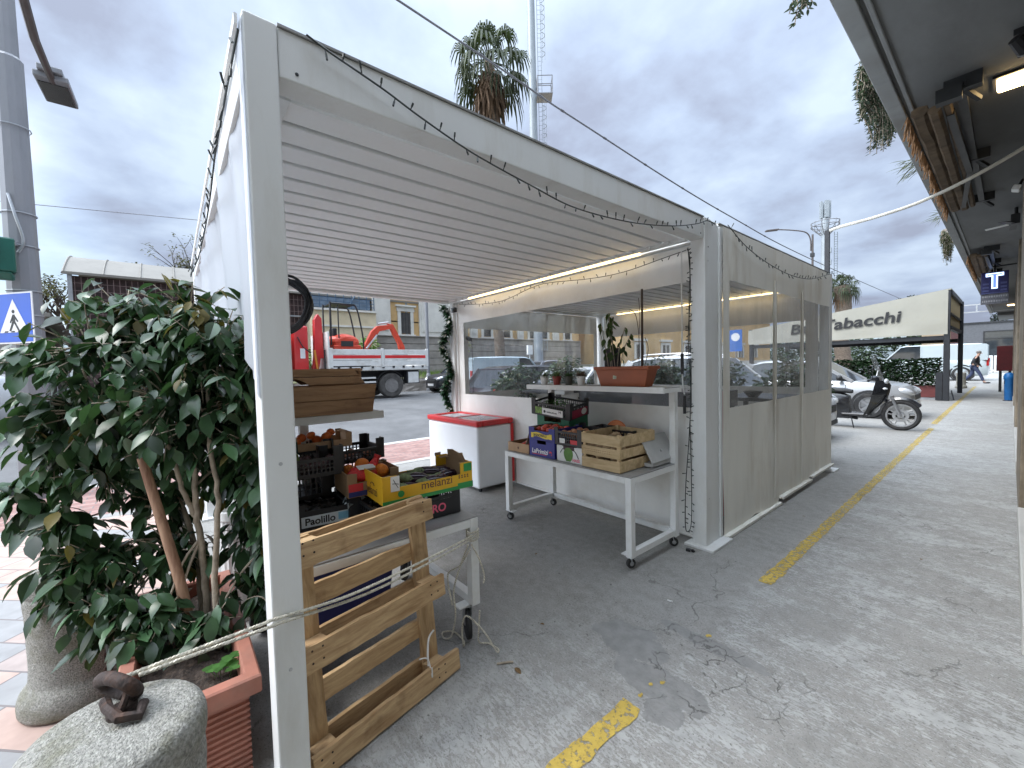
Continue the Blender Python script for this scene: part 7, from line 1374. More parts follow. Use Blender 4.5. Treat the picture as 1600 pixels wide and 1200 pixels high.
# ================================================================ STREET SIDE
K['galv'] = mat('galvanised_steel', (.24, .245, .26), .5, .35, var=.14, scale=3, dirt=(.12, .11, .1), dirt_amt=.5, dscale=3, sx=(1, 1, .3))
def lamp_post():
    x, y = -7.88, -1.37; o = thing('street_lamp', 'tall grey street lamp post at the left edge carrying a square lamp head', 'street lamp', (x, y, 0)); T = o.location
    m = M(T); m.tube([(x, y, -.05), (x, y, 2.0), (x, y, 5.42)], [.165, .152, .130], 12); m.tube([(x, y, 5.42), (x, y, 5.46)], [.130, .10], 12); m.tube([(x, y, 5.46), (x, y, 8.2)], [.098, .085], 12); m.build('pole', K['galv'], o)
    for z in (4.6, 3.55, 3.15, 2.6, 2.3, 1.75): m = M(T); m.lathe([(.148, -.006), (.158, -.006), (.158, .006), (.148, .006)], (x, y, z), 14, ring=True); m.build('strap', K['steel'], o)
    m = M(T); m.tube([(x + .02, y, 6.9), (x - .05, y + .0, 6.98)], .07, 8); m.tube([(-7.9, y + .05, 6.95), (-9.3, y + .03, 6.55), (-10.6, y + .02, 6.62)], [.055, .055, .05], 8); m.build('arm', mat('brown_arm', (.1, .085, .08), .6, .3), o)
    m = M(T); R = Matrix.Rotation(rad(4), 3, 'Y'); m.box((-10.95, y + .02, 6.66), (1.05, .42, .10), R=R); m.box((-10.5, y + .02, 6.72), (.30, .30, .10), R=R); h = m.build('lamp_head', K['galv'], o, bevel=.02)
    m = M(T); m.box((-11.0, y + .02, 6.604), (.80, .36, .012), R=R); m.build('lens', mat('dark_lens', (.05, .052, .05), .25, var=.1), h)
    m = M(T); m.tube(smooth_path([(x + .15, y - .05, 3.75), (x + .19, y, 3.5), (x + .17, y + .05, 3.2), (x + .16, y, 3.05)]), .014, 6); m.build('cable', K['steel'], o)
    q = thing('traffic_signal', 'dark green signal box clamped to the grey lamp post', 'traffic light', (x + .25, y - .25, 2.95)); G = q.location; gm = mat('bottle_green_plastic', (.005, .085, .06), .35, var=.1); m = M(G)
    cx, cy = x + .30, y - .13; m.box((cx, cy, 2.97), (.20, .26, .40), .2); m.prism([(-.1, 0), (.1, 0), (.04, -.09), (-.04, -.09)], (cx, cy - .11, 2.77), (1, 0, 0), (0, 0, 1), (0, .22, 0)); m.build('housing', gm, q, bevel=.02); m = M(G); m.lathe([(.075, 0), (.075, .10), (.07, .1)], (cx + .1, cy - .04, 3.02), 16, R=Matrix.Rotation(HP, 3, 'Y')); m.build('visor', gm, q, smooth=True); m = M(G); m.bar((cx - .1, cy + .08, 3.15), (x + .05, y + .02, 3.15), .05, .05); m.build('bracket', K['steel'], q)
    # pedestrian crossing sign, seen nearly edge on
    q = thing('crossing_sign', 'blue square pedestrian crossing sign fixed to the grey lamp post', 'sign', (x + .2, y - .1, 2.2)); G = q.location; ex = Vector((.93, -.36, 0)).normalized(); o0 = Vector((x - .02, y + .11, 1.96)) + Vector((.22, .0, 0))
    ex = Vector((-.76, -.65, 0)).normalized(); nv = Vector((ex.y, -ex.x, 0)); nv = -nv if nv.x < 0 else nv; o0 = Vector((x + .55, y + .13, 1.93)); S = .60
    def P(u, v, d): return o0 + ex * (-u) * 1 + Vector((0, 0, v)) + nv * d
    def flat(poly, d, t, nm, mt_, par): m = M(G); m.prism(poly, o0 + nv * d, -ex, (0, 0, 1), nv * t); return m.build(nm, mt_, par)
    ex2 = ex; w0, w1 = -.52, .05
    pl = flat([(w0, 0), (w1, 0), (w1, S), (w0, S)], 0, .01, 'panel', K['plate'], q); cxm = (w0 + w1) / 2; flat([(w0 + .018, .018), (w1 - .018, .018), (w1 - .018, S - .018), (w0 + .018, S - .018)], .0105, .002, 'blue_field', mat('sign_blue', (.012, .09, .50), .35, var=.04), pl)
    flat([(cxm - .22, .13), (cxm + .22, .13), (cxm, .52)], .013, .002, 'triangle', K['plate'], pl); m = M(G)
    def pr2(poly): m.prism(poly, o0 + nv * .0155, -ex, (0, 0, 1), nv * .0015)
    pr2([(cxm - .015, .34), (cxm + .02, .34), (cxm + .025, .25), (cxm - .02, .25)]); pr2([(cxm + .02, .26), (cxm + .085, .15), (cxm + .06, .145), (cxm, .25)]); pr2([(cxm - .02, .26), (cxm - .075, .15), (cxm - .05, .145), (cxm + .01, .25)]); pr2([(cxm + .02, .33), (cxm + .07, .26), (cxm + .055, .25), (cxm + .015, .30)]); pr2([(cxm - .015, .33), (cxm - .06, .25), (cxm - .045, .24), (cxm, .30)]); pr2([(cxm + .022 * math.cos(k) , .375 + .022 * math.sin(k)) for k in [2 * math.pi * t / 10 for t in range(10)]])
    for k in range(3): pr2([(cxm - .15 + .1 * k, .133), (cxm - .10 + .1 * k, .133), (cxm - .09 + .1 * k, .148), (cxm - .14 + .1 * k, .148)])
    m.build('figure', K['ink_black'], pl)
    m = M(G); m.bar((x + .10, y - .02, 2.38), (x + .30, y - .07, 2.38), .04, .03); m.build('bracket', K['steel'], q)
lamp_post()
def shed():
    o = thing('market_shed', 'open market shed with pale barrel roof and dark mesh walls across the street', 'building', (-27, 3, .4)); T = o.location; y0, y1 = -3.15, 16; pm = mat('pale_roof_sheet', (.19, .178, .155), .6, var=.1, wpos=True, dirt=(.13, .12, .1), dirt_amt=.4, scale=.6); st = mat('grey_shed_frame', (.28, .29, .3), .5, .3)
    m = M(T); n = 14; vs = []; prof = [(-24 - 5.5 * k / n, 5.72 + 1.15 * math.sin(math.pi * k / n)) for k in range(n + 1)]
    for y in (y0, y1): vs += [(x, y, z) for x, z in prof]
    N1 = n + 1; m.add(vs + [(a, b, c - .06) for a, b, c in vs], [(i, i + 1, N1 + i + 1, N1 + i) for i in range(n)] + [(2 * N1 + i, 3 * N1 + i, 3 * N1 + i + 1, 2 * N1 + i + 1) for i in range(n)]); m.build('roof', pm, o, smooth=True)
    m = M(T); m.bx(-24.02, -23.9, y0, y1, 5.66, 5.76); k = y0
    while k < y1: m.tube([(x + .0, k, z + .02) for x, z in prof], .03, 5); k += 1.15
    m.tube([(x, y0, z - .02) for x, z in prof], .05, 6); m.build('roof_rib', pm, o)
    m = M(T); y = y0 + .12
    while y < y1: m.bx(-24.1, -23.98, y, y + .13, .4, 5.66); y += 3.6
    m.bx(-24.08, -24.0, y0, y1, 4.45, 4.52); m.build('frame', st, o)
    wm = mat('dark_reddish_mesh', (.05, .03, .028), .8, var=.4, scale=3); m = M(T); m.bx(-24.3, -24.25, y0 + .1, y1, .4, 5.66); m.bx(-29.4, -24.3, y0 + .15, y0 + .2, .4, 5.7); m.build('wall', wm, o); m = M(T); y = y0 + .3; gm = mat('mesh_wire', (.2, .14, .13), .7)
    while y < y1: m.bx(-24.10, -24.085, y, y + .018, .5, 5.6); y += .19
    for k in range(16): m.bx(-24.115, -24.10, y0 + .2, y1, .7 + .31 * k, .715 + .31 * k)
    m.build('wire_mesh', gm, o)
    q = thing('low_shed', 'pale low roofed kiosk left of the barrel roofed shed', 'building', (-26, -8, .4)); m = M(q.location); m.bx(-28, -24.5, -16, -3.8, .4, 3.2); m.build('wall', mat('pale_kiosk_wall', (.42, .40, .37), .8, var=.12, wpos=True), q); m = M(q.location); m.prism([(-29, 3.2), (-23.6, 3.9), (-23.6, 4.05), (-29, 3.4)], (0, -16.5, 0), (1, 0, 0), (0, 0, 1), (0, 13.0, 0)); m.build('roof', pm, q)
    m = M((-20.2, -8, .4))
    for k in range(90): y = -16 + .15 * k; m.bx(-20.21, -20.19, y, y + .02, .5, 1.75)
    for z in (.55, 1.7): m.bx(-20.23, -20.17, -16, -2.6, z, z + .05)
    for k in range(6): m.bx(-20.25, -20.15, -16 + 2.65 * k, -15.9 + 2.65 * k, .3, 1.85)
    tag(m.build('metal_fence', K['galv']), 'thin grey metal fence across the street at far left', 'fence')
shed()
def facade():
    yl = mat('ochre_plaster', (.56, .37, .17), .85, var=.1, scale=1.2, dirt=(.45, .33, .2), dirt_amt=.4, wpos=True); wh = mat('off_white_stone', (.62, .60, .55), .8, var=.08, scale=1, dirt=(.42, .4, .36), dirt_amt=.35, wpos=True); rs = mat('grey_rusticated_stone', (.30, .275, .25), .9, var=.16, scale=1.4, dirt=(.17, .155, .14), dirt_amt=.6, dscale=.9, bump=.5, bscale=18, wpos=True); dk = mat('dark_shutter', (.06, .055, .05), .6, var=.2)
    o = thing('apartment_building', 'ochre plaster building with white pilasters above a banded stone base', 'building', (-24, 18, .4)); T = o.location; Y0, Y1 = 9.25, 27.5
    m = M(T); m.bx(-34, -24, Y0, Y1, 3.62, 9.0); m.build('wall', yl, o)
    m = M(T)
    for k in range(7): m.bx(-34, -23.82, Y0 - .1, Y1, .4 + .45 * k + .03, .4 + .45 * k + .45)
    m.bx(-34, -23.90, Y0 - .05, Y1, .4, 3.55); m.bx(-34, -23.75, Y0 - .1, Y1, 3.551, 3.62); m.build('stone_base', rs, o, bevel=.02)
    for a, b in ((9.24, 10.35), (12.25, 14.6), (16.1, 16.7), (20.4, 21.0), (24.2, 24.9)): m = M(T); m.bx(-24, -23.86, a, b, 3.621, 9.0); m.bx(-23.86, -23.82, a + .15, b - .15, 3.9, 9); m.build('pilaster', wh, o, bevel=.01)
    for y in (11.35, 15.3, 17.6, 19.4, 22.0, 23.3, 26.0):
        m = M(T); m.bx(-23.99, -23.97, y - .36, y + .36, 3.75, 5.05); w = m.build('window', dk, o); m = M(T)
        for s in (-1, 1): m.bx(-23.999, -23.92, y + s * .42 - .10, y + s * .42 + .10, 3.70, 5.12)
        m.bx(-23.998, -23.90, y - .58, y + .58, 5.121, 5.28); m.bx(-23.998, -23.80, y - .66, y + .66, 5.40, 5.50); m.bx(-23.998, -23.92, y - .56, y + .56, 5.281, 5.399); m.bx(-23.998, -23.86, y - .6, y + .6, 3.621, 3.70); m.build('frame', wh, w); m = M(T)
        for k in range(3): m.bx(-23.968, -23.955, y - .18 + .18 * k - .008, y - .18 + .18 * k + .008, 3.75, 5.05)
        m.build('bars', K['darkmetal'], w)
    b = thing('ochre_house', 'low ochre house with white window hoods seen through the end curtains', 'building', (-21, 42, .4)); T = b.location; m = M(T); m.bx(-30, -20.6, 29, 62, .4, 6.4); m.build('wall', yl, b); m = M(T); m.bx(-30.2, -20.45, 28.9, 62.1, 6.401, 6.6); m.bx(-30, -20.5, 28.95, 62, .4, 1.6); m.build('cornice', wh, b)
    for k in range(7):
        y = 31.5 + 4.2 * k; m = M(T); m.bx(-20.59, -20.56, y - .6, y + .6, 2.0, 3.2); w = m.build('window', dk, b); m = M(T); m.bx(-20.598, -20.4, y - 1.0, y + 1.0, 3.5, 3.7); m.bx(-20.598, -20.52, y - .8, y + .8, 3.201, 3.42)
        for s in (-1, 1): m.bx(-20.598, -20.5, y + s * .72 - .12, y + s * .72 + .12, 1.95, 3.2)
        m.bx(-20.598, -20.5, y - .05, y + .05, 2.0, 3.2); m.build('frame', wh, w)
    # terrace house with blue railing left of it
    q = thing('terrace_house', 'cream terrace wall with blue metal railing left of the ochre building', 'building', (-23, 6, .4)); T = q.location; cm = mat('cream_plaster', (.60, .51, .35), .85, var=.1, scale=1.2, dirt=(.42, .35, .25), dirt_amt=.4, wpos=True); m = M(T); m.bx(-33, -23, 5.7, 9.1, .4, 4.75); m.build('wall', cm, q); m = M(T); m.bx(-33, -22.9, 5.6, 9.12, 4.751, 4.86); m.bx(-23, -22.95, 5.7, 9.1, 3.9, 4.0); m.build('ledge', wh, q)
    bl = mat('blue_grey_railing', (.055, .10, .16), .5, .2, var=.15); m = M(T)
    for z in (5.05, 5.25, 5.45, 5.72): m.bar((-23, 5.7, z), (-23, 9.0, z), .03, .035); m.bar((-23, 5.7, z), (-29, 5.7, z), .03, .035)
    for k in range(9): y = 5.7 + 3.3 * k / 8; m.bx(-23.02, -22.98, y - .02, y + .02, 4.86, 5.75)
    for k in range(5): m.bx(-29 + 1.4 * k, -28.96 + 1.4 * k, 5.68, 5.72, 4.86, 5.75)
    m.bar((-23.2, 7.6, 4.9), (-23.4, 8.2, 5.9), .05, .05); m.build('railing', bl, q); m = M(T); m.bx(-28, -23.6, 5.9, 9.0, 5.0, 5.55); m.build('blue_screen', mat('blue_tarpaulin', (.10, .14, .19), .6, var=.2, scale=3), q); m = M(T); m.bx(-32, -27, 5.2, 9, 4.87, 7.2); m.build('upper_wall', wh, q); m = M(T); m.bx(-23.0, -22.97, 7.4, 8.1, 1.6, 3.0); m.build('window', K['tint'], q)
    # rubble wall, grass bank, low fence
    m = M((-20, 20, .3)); nx, nz = 160, 6; vs = [(-19.95 + .10 * noise.noise(Vector((y * 2.2, z * 2.6, 0))) + .05 * noise.noise(Vector((y * 6, z * 6, 0))), y, z) for z in [.3 + .72 * j / nz for j in range(nz + 1)] for y in [3 + 50 * i / nx for i in range(nx + 1)]]
    n = len(vs); vs += [(-20.4, 3, .3), (-20.4, 53, .3), (-20.4, 3, 1.02), (-20.4, 53, 1.02)]; m.add(vs, [(j * (nx + 1) + i, j * (nx + 1) + i + 1, (j + 1) * (nx + 1) + i + 1, (j + 1) * (nx + 1) + i) for j in range(nz) for i in range(nx)]); m.bx(-20.5, -19.97, 3, 53, .3, 1.0)
    tag(m.build('rubble_wall', rs, smooth=False), 'low rough stone wall along the far side of the street', 'wall')
    m = M(); vs = [(x, y, z) for y in range(3, 54, 2) for x, z in ((-20.02, 1.03), (-20.8, 1.12), (-22, 1.2), (-23.7, 1.25))]; m.add(vs, [(i * 4 + j, i * 4 + j + 1, i * 4 + 5 + j, i * 4 + 4 + j) for i in range(25) for j in range(3)]); struct(m.build('bank', mat('bank_soil', (.10, .10, .05), .95, var=.4, wpos=True)), 'earth bank above the rough stone wall')
    m = M(); rng = random.Random(21)
    for k in range(6000): y = rng.uniform(3, 40); x = rng.uniform(-22.5, -20.0); a = rng.uniform(0, 6.28); leaf(m, Vector((x, y, 1.05 + .08 * (-x - 20))), Vector((math.cos(a) * .5, math.sin(a) * .5, 1)), Vector((0, 1, 0)), rng.uniform(.12, .38), .03, .3, .1)
    tag(m.build('bank_grass', leafmat('bank_grass_blade', (.11, .17, .045), .6, .5, .2)), 'rough green grass along the top of the stone wall', 'grass', kind='stuff')
    m = M((-21, 8, 1.1)); 
    for k in range(26): y = 5.6 + .16 * k; m.bx(-20.72, -20.68, y, y + .10, 1.1, 2.35)
    m.bx(-20.75, -20.65, 5.5, 9.8, 2.0, 2.06); tag(m.build('picket_fence', K['galv']), 'grey slatted fence on the bank behind the excavator', 'fence')
facade()
def foliage_thing(name, label, cat, loc, blobs, n, L, mt_, seed, stem=None, ratio=.5, flowers=0, group=None):
    rng = random.Random(seed); o = thing(name, label, cat, loc, 0, group); m = M(loc); f = M(loc); c0 = Vector(loc); tot = sum(b[3] ** 2 for b in blobs)
    for (x, y, z, r) in blobs:
        for k in range(int(n * r * r / tot)):
            q = Vector((rng.gauss(0, 1), rng.gauss(0, 1), rng.gauss(0, 1))).normalized() * r * rng.random() ** .4; p = c0 + Vector((x, y, z)) + q; a = rng.uniform(0, 6.28)
            leaf(m, p, Vector((math.cos(a), math.sin(a), rng.uniform(-.8, .5))) + q.normalized() * .5, Vector((rng.uniform(-1, 1), rng.uniform(-1, 1), 1)), L * rng.uniform(.7, 1.2), L * ratio, .2, .12)
            if flowers and rng.random() < flowers:
                for j in range(6): b = rng.uniform(0, 6.28); leaf(f, p + q * .12, Vector((math.cos(b), math.sin(b), rng.uniform(-.6, .6))), Vector((0, 0, 1)), .05, .04, .2, .1)
    s = M(loc)
    for (pts, r) in (stem or []): s.tube([c0 + Vector(p) for p in pts], [r * (1 - .6 * i / (len(pts) - 1)) for i in range(len(pts))], 7)
    m.build('crown' if cat == 'tree' else 'foliage', mt_, o)
    if s.v: s.build('trunk' if cat == 'tree' else 'stem', K['bark'], o)
    if f.v: f.build('blossom', leafmat('white_bloom', (.62, .6, .58), .6, .15, .2), o)
    return o
def greenery():
    cam_ = leafmat('camellia_leaf', (.028, .052, .024), .55, .55, .1)
    pots = [(-5.75, 4.75, 'flowering camellia bush in a trough on the street side of the pergola', .03), (-5.8, 6.2, 'leafy camellia bush with few flowers in the farther street side trough', .01), (-4.5, 7.35, 'dense dark bush in a trough beyond the end curtain, street side one', .006), (-3.35, 7.4, 'dense dark bush in a trough beyond the end curtain, middle one', 0), (-2.2, 7.4, 'dense dark bush in a trough beyond the end curtain, nearest the walkway', 0)]
    for i, (x, y, lab, fl) in enumerate(pots):
        rng = random.Random(50 + i); bl = [(rng.uniform(-.35, .35), rng.uniform(-.25, .25), .72 + rng.uniform(0, .62), rng.uniform(.16, .3)) for k in range(14)]
        foliage_thing('bush', lab, 'plant', (x, y, .1), bl, 1500, .10, cam_, 60 + i, [([(0, 0, .2), (.05, 0, .6), (.1, .05, 1.2)], .02), ([(.05, 0, .2), (-.15, 0, .7), (-.25, 0, 1.2)], .015)], .52, fl, 'bushes in troughs round the far bay')
        o = thing('planter', lab.replace('flowering camellia bush in a', 'grey stone').replace('leafy camellia bush with few flowers in the farther street side trough', 'grey trough under the farther camellia bush').replace('dense dark bush in a trough', 'grey trough with bush'), 'planter', (x, y, 0), 0, 'troughs round the far bay'); m = M(o.location); m.bx(x - .45, x + .45, y - .22, y + .22, 0, .40); m.bx(x - .47, x + .47, y - .24, y + .24, .36, .42); m.build('trough', K['stone'], o, bevel=.01); m = M(o.location); m.bx(x - .40, x + .40, y - .17, y + .17, .421, .43); m.build('soil', K['soil'], o)
    # palms
    def palm(lab, x, y, z0, zt, rc, nf, seed, r0=.26, skirt=1.0):
        rng = random.Random(seed); o = thing('palm_tree', lab, 'tree', (x, y, z0), group='fan palms behind the pergola'); T = o.location; m = M(T); P = [Vector((x + .12 * math.sin(k * .5), y + .1 * math.cos(k * .4), z0 + (zt - z0) * k / 20)) for k in range(21)]; m.tube(P, [r0 * (1.25 - .35 * min(1, k / 4) + .05 * math.sin(k * 2.7)) for k in range(21)], 12); m.build('trunk', mat('palm_trunk', (.16, .125, .095), .9, var=.35, scale=6, sx=(1, 1, 3), bump=.8, bscale=20), o, smooth=True)
        fm = M(T); dm = M(T); top = P[-1]
        def frond(mm, el, az, pl, fr, droop, nb=17):
            d = Vector((math.cos(az) * math.cos(el), math.sin(az) * math.cos(el), math.sin(el))); e = top + d * pl + Vector((0, 0, -.12 * pl * pl)); mm.tube([top + d * .1, top + d * pl * .6, e], [.035, .025, .018], 4); s = d.cross(Vector((0, 0, 1))).normalized(); n_ = s.cross(d)
            for k in range(nb):
                a = (k / (nb - 1) - .5) * 4.0; bd = (d * math.cos(a) + s * math.sin(a)).normalized(); l = fr * (.75 + .25 * math.cos(a)) * rng.uniform(.85, 1.1); w = bd.cross(n_).normalized() * (.055 * fr); p1 = e + bd * l * .55 + Vector((0, 0, -droop * .10 * l)); p2 = p1 + bd * l * .25 + Vector((0, 0, -droop * .52 * l)); p3 = p2 + Vector((bd.x * .04 * l, bd.y * .04 * l, -droop * rng.uniform(.2, .42) * l))
                mm.add([e - w * .3, e + w * .3, p1 + w, p1 - w, p2 + w * .7, p2 - w * .7, p3], [(0, 1, 2, 3), (3, 2, 4, 5), (5, 4, 6)])
        for k in range(nf):
            t = k / nf; el = 1.45 - 2.25 * t ** .8 + rng.uniform(-.12, .12); frond(fm, el, 2.4 * k + rng.uniform(-.2, .2), rc * rng.uniform(.52, .72), rc * rng.uniform(.36, .46), .9 + .6 * t, 13)
        for k in range(int(nf * .9 * skirt)): frond(dm, -1.15 - .35 * rng.random(), 2.4 * k, rc * rng.uniform(.25, .75), rc * rng.uniform(.4, .6), 1.0, 9)
        fm.build('crown', leafmat('fan_palm_leaf', (.042, .055, .028), .55, .4, .12), o); dm.build('dead_frond_skirt', leafmat('dead_palm_frond', (.13, .085, .055), .8, .4, .08), o)
    palm('tall fan palm with shaggy brown skirt rising behind the pergola roof', -17.8, 13.75, .4, 17.75, 2.4, 36, 3, .27, 1.3)
    palm('smaller distant fan palm with thick shaggy trunk beyond the cream curtain', -10.55, 50.6, .1, 8.6, 1.7, 34, 5, .72, .6)
    # bare tree behind the shed and dark trees near it
    def bare(lab, x, y, z0, h, seed):
        rng = random.Random(seed); o = thing('bare_tree', lab, 'tree', (x, y, z0)); m = M(o.location); lf = M(o.location)
        def br(p, d, l, r, k):
            q = p + d * l; m.tube([p, p.lerp(q, .5) + Vector((rng.uniform(-.05, .05), rng.uniform(-.05, .05), 0)) * l, q], [r, r * .8, r * .6], 5)
            if k == 0:
                for j in range(7): a = rng.uniform(0, 6.28); leaf(lf, q + Vector((rng.uniform(-.25, .25), rng.uniform(-.25, .25), rng.uniform(-.25, .25))), Vector((math.cos(a), math.sin(a), rng.uniform(-.5, .5))), Vector((0, 0, 1)), .2, .09, .2, .1)
                return
            for j in range(3 if k > 1 else 2): br(q, (d + Vector((rng.uniform(-.8, .8), rng.uniform(-.8, .8), rng.uniform(-.1, .5)))).normalized(), l * rng.uniform(.6, .82), r * .6, k - 1)
        br(Vector((x, y, z0)), Vector((0, 0, 1)), h * .36, .22, 5); m.build('trunk', mat('dark_bark', (.07, .055, .045), .9, var=.2), o); lf.build('crown', leafmat('sparse_brown_leaf', (.09, .085, .05), .7, .5, .2), o)
    bare('nearly bare tree with fine twigs showing left of the shed roof', -31.5, -3.6, .4, 5.6, 4); bare('nearly bare tree with fine twigs above the shed roof', -33, -.4, .4, 7.9, 8); bare('thin leafy tree behind the middle of the shed roof', -35, 2.6, .4, 8.2, 9)
    foliage_thing('shrub', 'green bushy shrub on the bank behind the excavator', 'plant', (-21.6, 6.6, 1.2), [(rng_ * .5 - .6, (rng_ * 1.3) % 2.4 - 1.0, .9 + .25 * (rng_ % 3), .55) for rng_ in range(6)], 1500, .22, leafmat('shrub_leaf', (.09, .15, .035), .5, .5, .2), 3, [([(0, 0, 0), (0, 0, 1)], .05)])
    foliage_thing('shrub', 'thin yellowing shrub against the banded stone wall', 'plant', (-22.6, 14.4, 1.2), [(0, 0, 1.1, .5), (0, .4, 1.7, .4), (0, -.4, 2.0, .35), (0, .1, 2.3, .35)], 200, .2, leafmat('yellow_shrub_leaf', (.2, .2, .07), .6, .5, .2), 4, [([(0, 0, 0), (0, .3, 1), (0, .5, 2.0)], .03), ([(0, 0, 0), (0, -.3, 1.2), (0, -.4, 2.3)], .03), ([(0, 0, 0), (0, .0, 1.2), (0, .1, 2.6)], .03)])
    foliage_thing('distant_trees', 'dark trees at the foot of the hill beyond the bar awning', 'trees', (-16, 82, 0), [(-10 + 4 * k, (k * 7) % 5, 3.2 + 1.1 * math.sin(k * 1.9), 2.7) for k in range(8)], 5200, .6, leafmat('far_tree_leaf', (.045, .065, .035), .7, .5, .1), 6)
    foliage_thing('umbrella_pine', 'flat topped pine far away above the bar awning', 'tree', (-11.5, 100, 0), [(0, 0, 11.0, .9), (1.2, 0, 11.2, .8), (-1.3, 0, 11.1, .8), (.4, .5, 11.6, .8), (2.2, 0, 10.9, .5)], 900, .4, leafmat('pine_needle', (.03, .045, .03), .7, .4, .05), 7, [([(0, 0, 0), (.3, 0, 6), (0, 0, 11)], .25)])
    foliage_thing('umbrella_pine', 'small dark pine on the skyline above the charcoal building', 'tree', (-1.4, 130, 0), [(0, 0, 9.4, .8), (.6, 0, 9.1, .8), (-.7, 0, 9.1, .8), (.1, 0, 10.8, .45)], 500, .4, leafmat('skyline_needle', (.03, .04, .03), .7, .4, .05), 8, [([(0, 0, 0), (.1, 0, 5), (0, 0, 10.8)], .2)])
greenery()
def masts():
    wm = mat('pale_blue_grey_mast', (.33, .365, .39), .5, .2, var=.07, scale=1, wpos=True); o = thing('steel_mast', 'tall pale steel mast with caged ladder and small platform beside the palm', 'mast', (-19.3, 18.2, .4)); T = o.location; x, y = -19.3, 18.2
    m = M(T); m.tube([(x, y, .4), (x, y, 12), (x, y, 34)], [.30, .26, .22], 16); m.build('pole', wm, o, smooth=True)
    rx, ry = .637, .770; lx, ly = x + rx * .46, y + ry * .46; m = M(T)
    for s in (-.09, .13): m.tube([(lx + rx * s, ly + ry * s, 2.5), (lx + rx * s, ly + ry * s, 34)], .016, 5)
    z = 2.6
    while z < 33: m.tube([(lx - rx * .09, ly - ry * .09, z), (lx + rx * .13, ly + ry * .13, z)], .011, 4); z += .28
    m.build('ladder', wm, o); m = M(T); z = 5
    while z < 33:
        if not 18.0 < z < 20.6: m.tube([(lx + rx * (.14 + .26 * math.sin(a)) - .0, ly + ry * (.14 + .26 * math.sin(a)), z - .0 + .30 * math.cos(a) * .0) if False else (lx + rx * (.10 + .27 * math.sin(a)) + (-.77) * .27 * math.cos(a), ly + ry * (.10 + .27 * math.sin(a)) + .636 * .27 * math.cos(a), z) for a in [math.pi * k / 8 - HP * 0 for k in range(9)]], .018, 4)
        z += .55
    for a in (.5, 1.57, 2.6): m.tube([(lx + rx * (.10 + .27 * math.sin(a)) - .77 * .27 * math.cos(a), ly + ry * (.10 + .27 * math.sin(a)) + .636 * .27 * math.cos(a), zz) for zz in (5, 18)], .012, 4); m.tube([(lx + rx * (.10 + .27 * math.sin(a)) - .77 * .27 * math.cos(a), ly + ry * (.10 + .27 * math.sin(a)) + .636 * .27 * math.cos(a), zz) for zz in (20.6, 33)], .012, 4)
    m.build('ladder_cage', wm, o); m = M(T); px, py = lx + rx * .28, ly + ry * .28; R = Matrix.Rotation(rad(50), 3, 'Z'); m.box((px, py, 18.3), (.95, .95, .05), R=R)
    for zz in (18.85, 19.35):
        for k in range(4): a, b = [Vector((px, py, zz)) + R @ Vector(((-.46, .46, .46, -.46)[j % 4], (-.46, -.46, .46, .46)[j % 4], 0)) for j in (k, k + 1)]; m.bar(a, b, .035, .035)
    for k in range(4): p = Vector((px, py, 18.3)) + R @ Vector(((-.46, .46, .46, -.46)[k], (-.46, -.46, .46, .46)[k], 0)); m.bar(p, p + Vector((0, 0, 1.06)), .035, .035)
    m.build('platform', K['galv'], o)
    o = thing('telecom_mast', 'distant telecom mast with antenna panels and round platform', 'mast', (-17.5, 74.3, 0)); T = o.location; x, y = -17.5, 74.3; m = M(T); m.tube([(x, y, 0), (x, y, 22)], [.7, .45], 12); m.tube([(x + .9, y + .9, 6), (x + .9, y + .9, 20)], .05, 4); m.tube([(x + 1.2, y + 1.2, 6), (x + 1.2, y + 1.2, 20)], .05, 4)
    for k in range(40): m.tube([(x + .9, y + .9, 6 + .35 * k), (x + 1.2, y + 1.2, 6 + .35 * k)], .04, 4)
    m.build('pole', wm, o); m = M(T)
    for zz, rr in ((20.2, 1.1), (20.9, 1.7), (21.4, 1.7)): m.tube([(x + rr * math.cos(a), y + rr * math.sin(a), zz) for a in [2 * math.pi * k / 16 for k in range(17)]], .06, 4)
    for k in range(12): a = 2 * math.pi * k / 12; m.tube([(x + .5 * math.cos(a), y + .5 * math.sin(a), 19.6), (x + 1.7 * math.cos(a), y + 1.7 * math.sin(a), 20.9), (x + 1.7 * math.cos(a), y + 1.7 * math.sin(a), 21.5)], .05, 4)
    m.build('platform', K['galv'], o); 
    for k in range(4): a = 1.57 * k + .6; m = M(T); m.box((x + .5 * math.cos(a), y + .5 * math.sin(a), 23.2), (.28, .5, 2.4), a); m.build('antenna', wm, o)
    for zz in (15.5, 17.2): m = M(T); m.box((x + .6, y - .3, zz), (.4, .4, .7)); m.build('equipment_box', wm, o)
    o = thing('street_lamp', 'distant brown street lamp with long curved arm above the cream curtain', 'street lamp', (-8.7, 34, 0)); T = o.location; bm = mat('brown_lamp_paint', (.13, .11, .105), .6, .2); m = M(T); m.tube([(-8.7, 34, 0), (-8.7, 34, 10.0)], [.09, .06], 8); m.build('pole', bm, o); m = M(T); m.tube(smooth_path([(-8.78, 33.9, 8.9), (-8.8, 33.88, 9.7), (-9.0, 33.6, 10.15), (-9.6, 32.9, 10.32), (-10.3, 32.1, 10.4)], 5), .04, 6); m.build('arm', bm, o); m = M(T); m.bar((-10.2, 32.2, 10.38), (-10.75, 31.6, 10.32), .26, .10); m.build('lamp_head', bm, o, bevel=.02); m = M(T); m.bx(-8.82, -8.6, 33.9, 34.1, 8.5, 8.75); m.build('junction_box', K['darkmetal'], o)
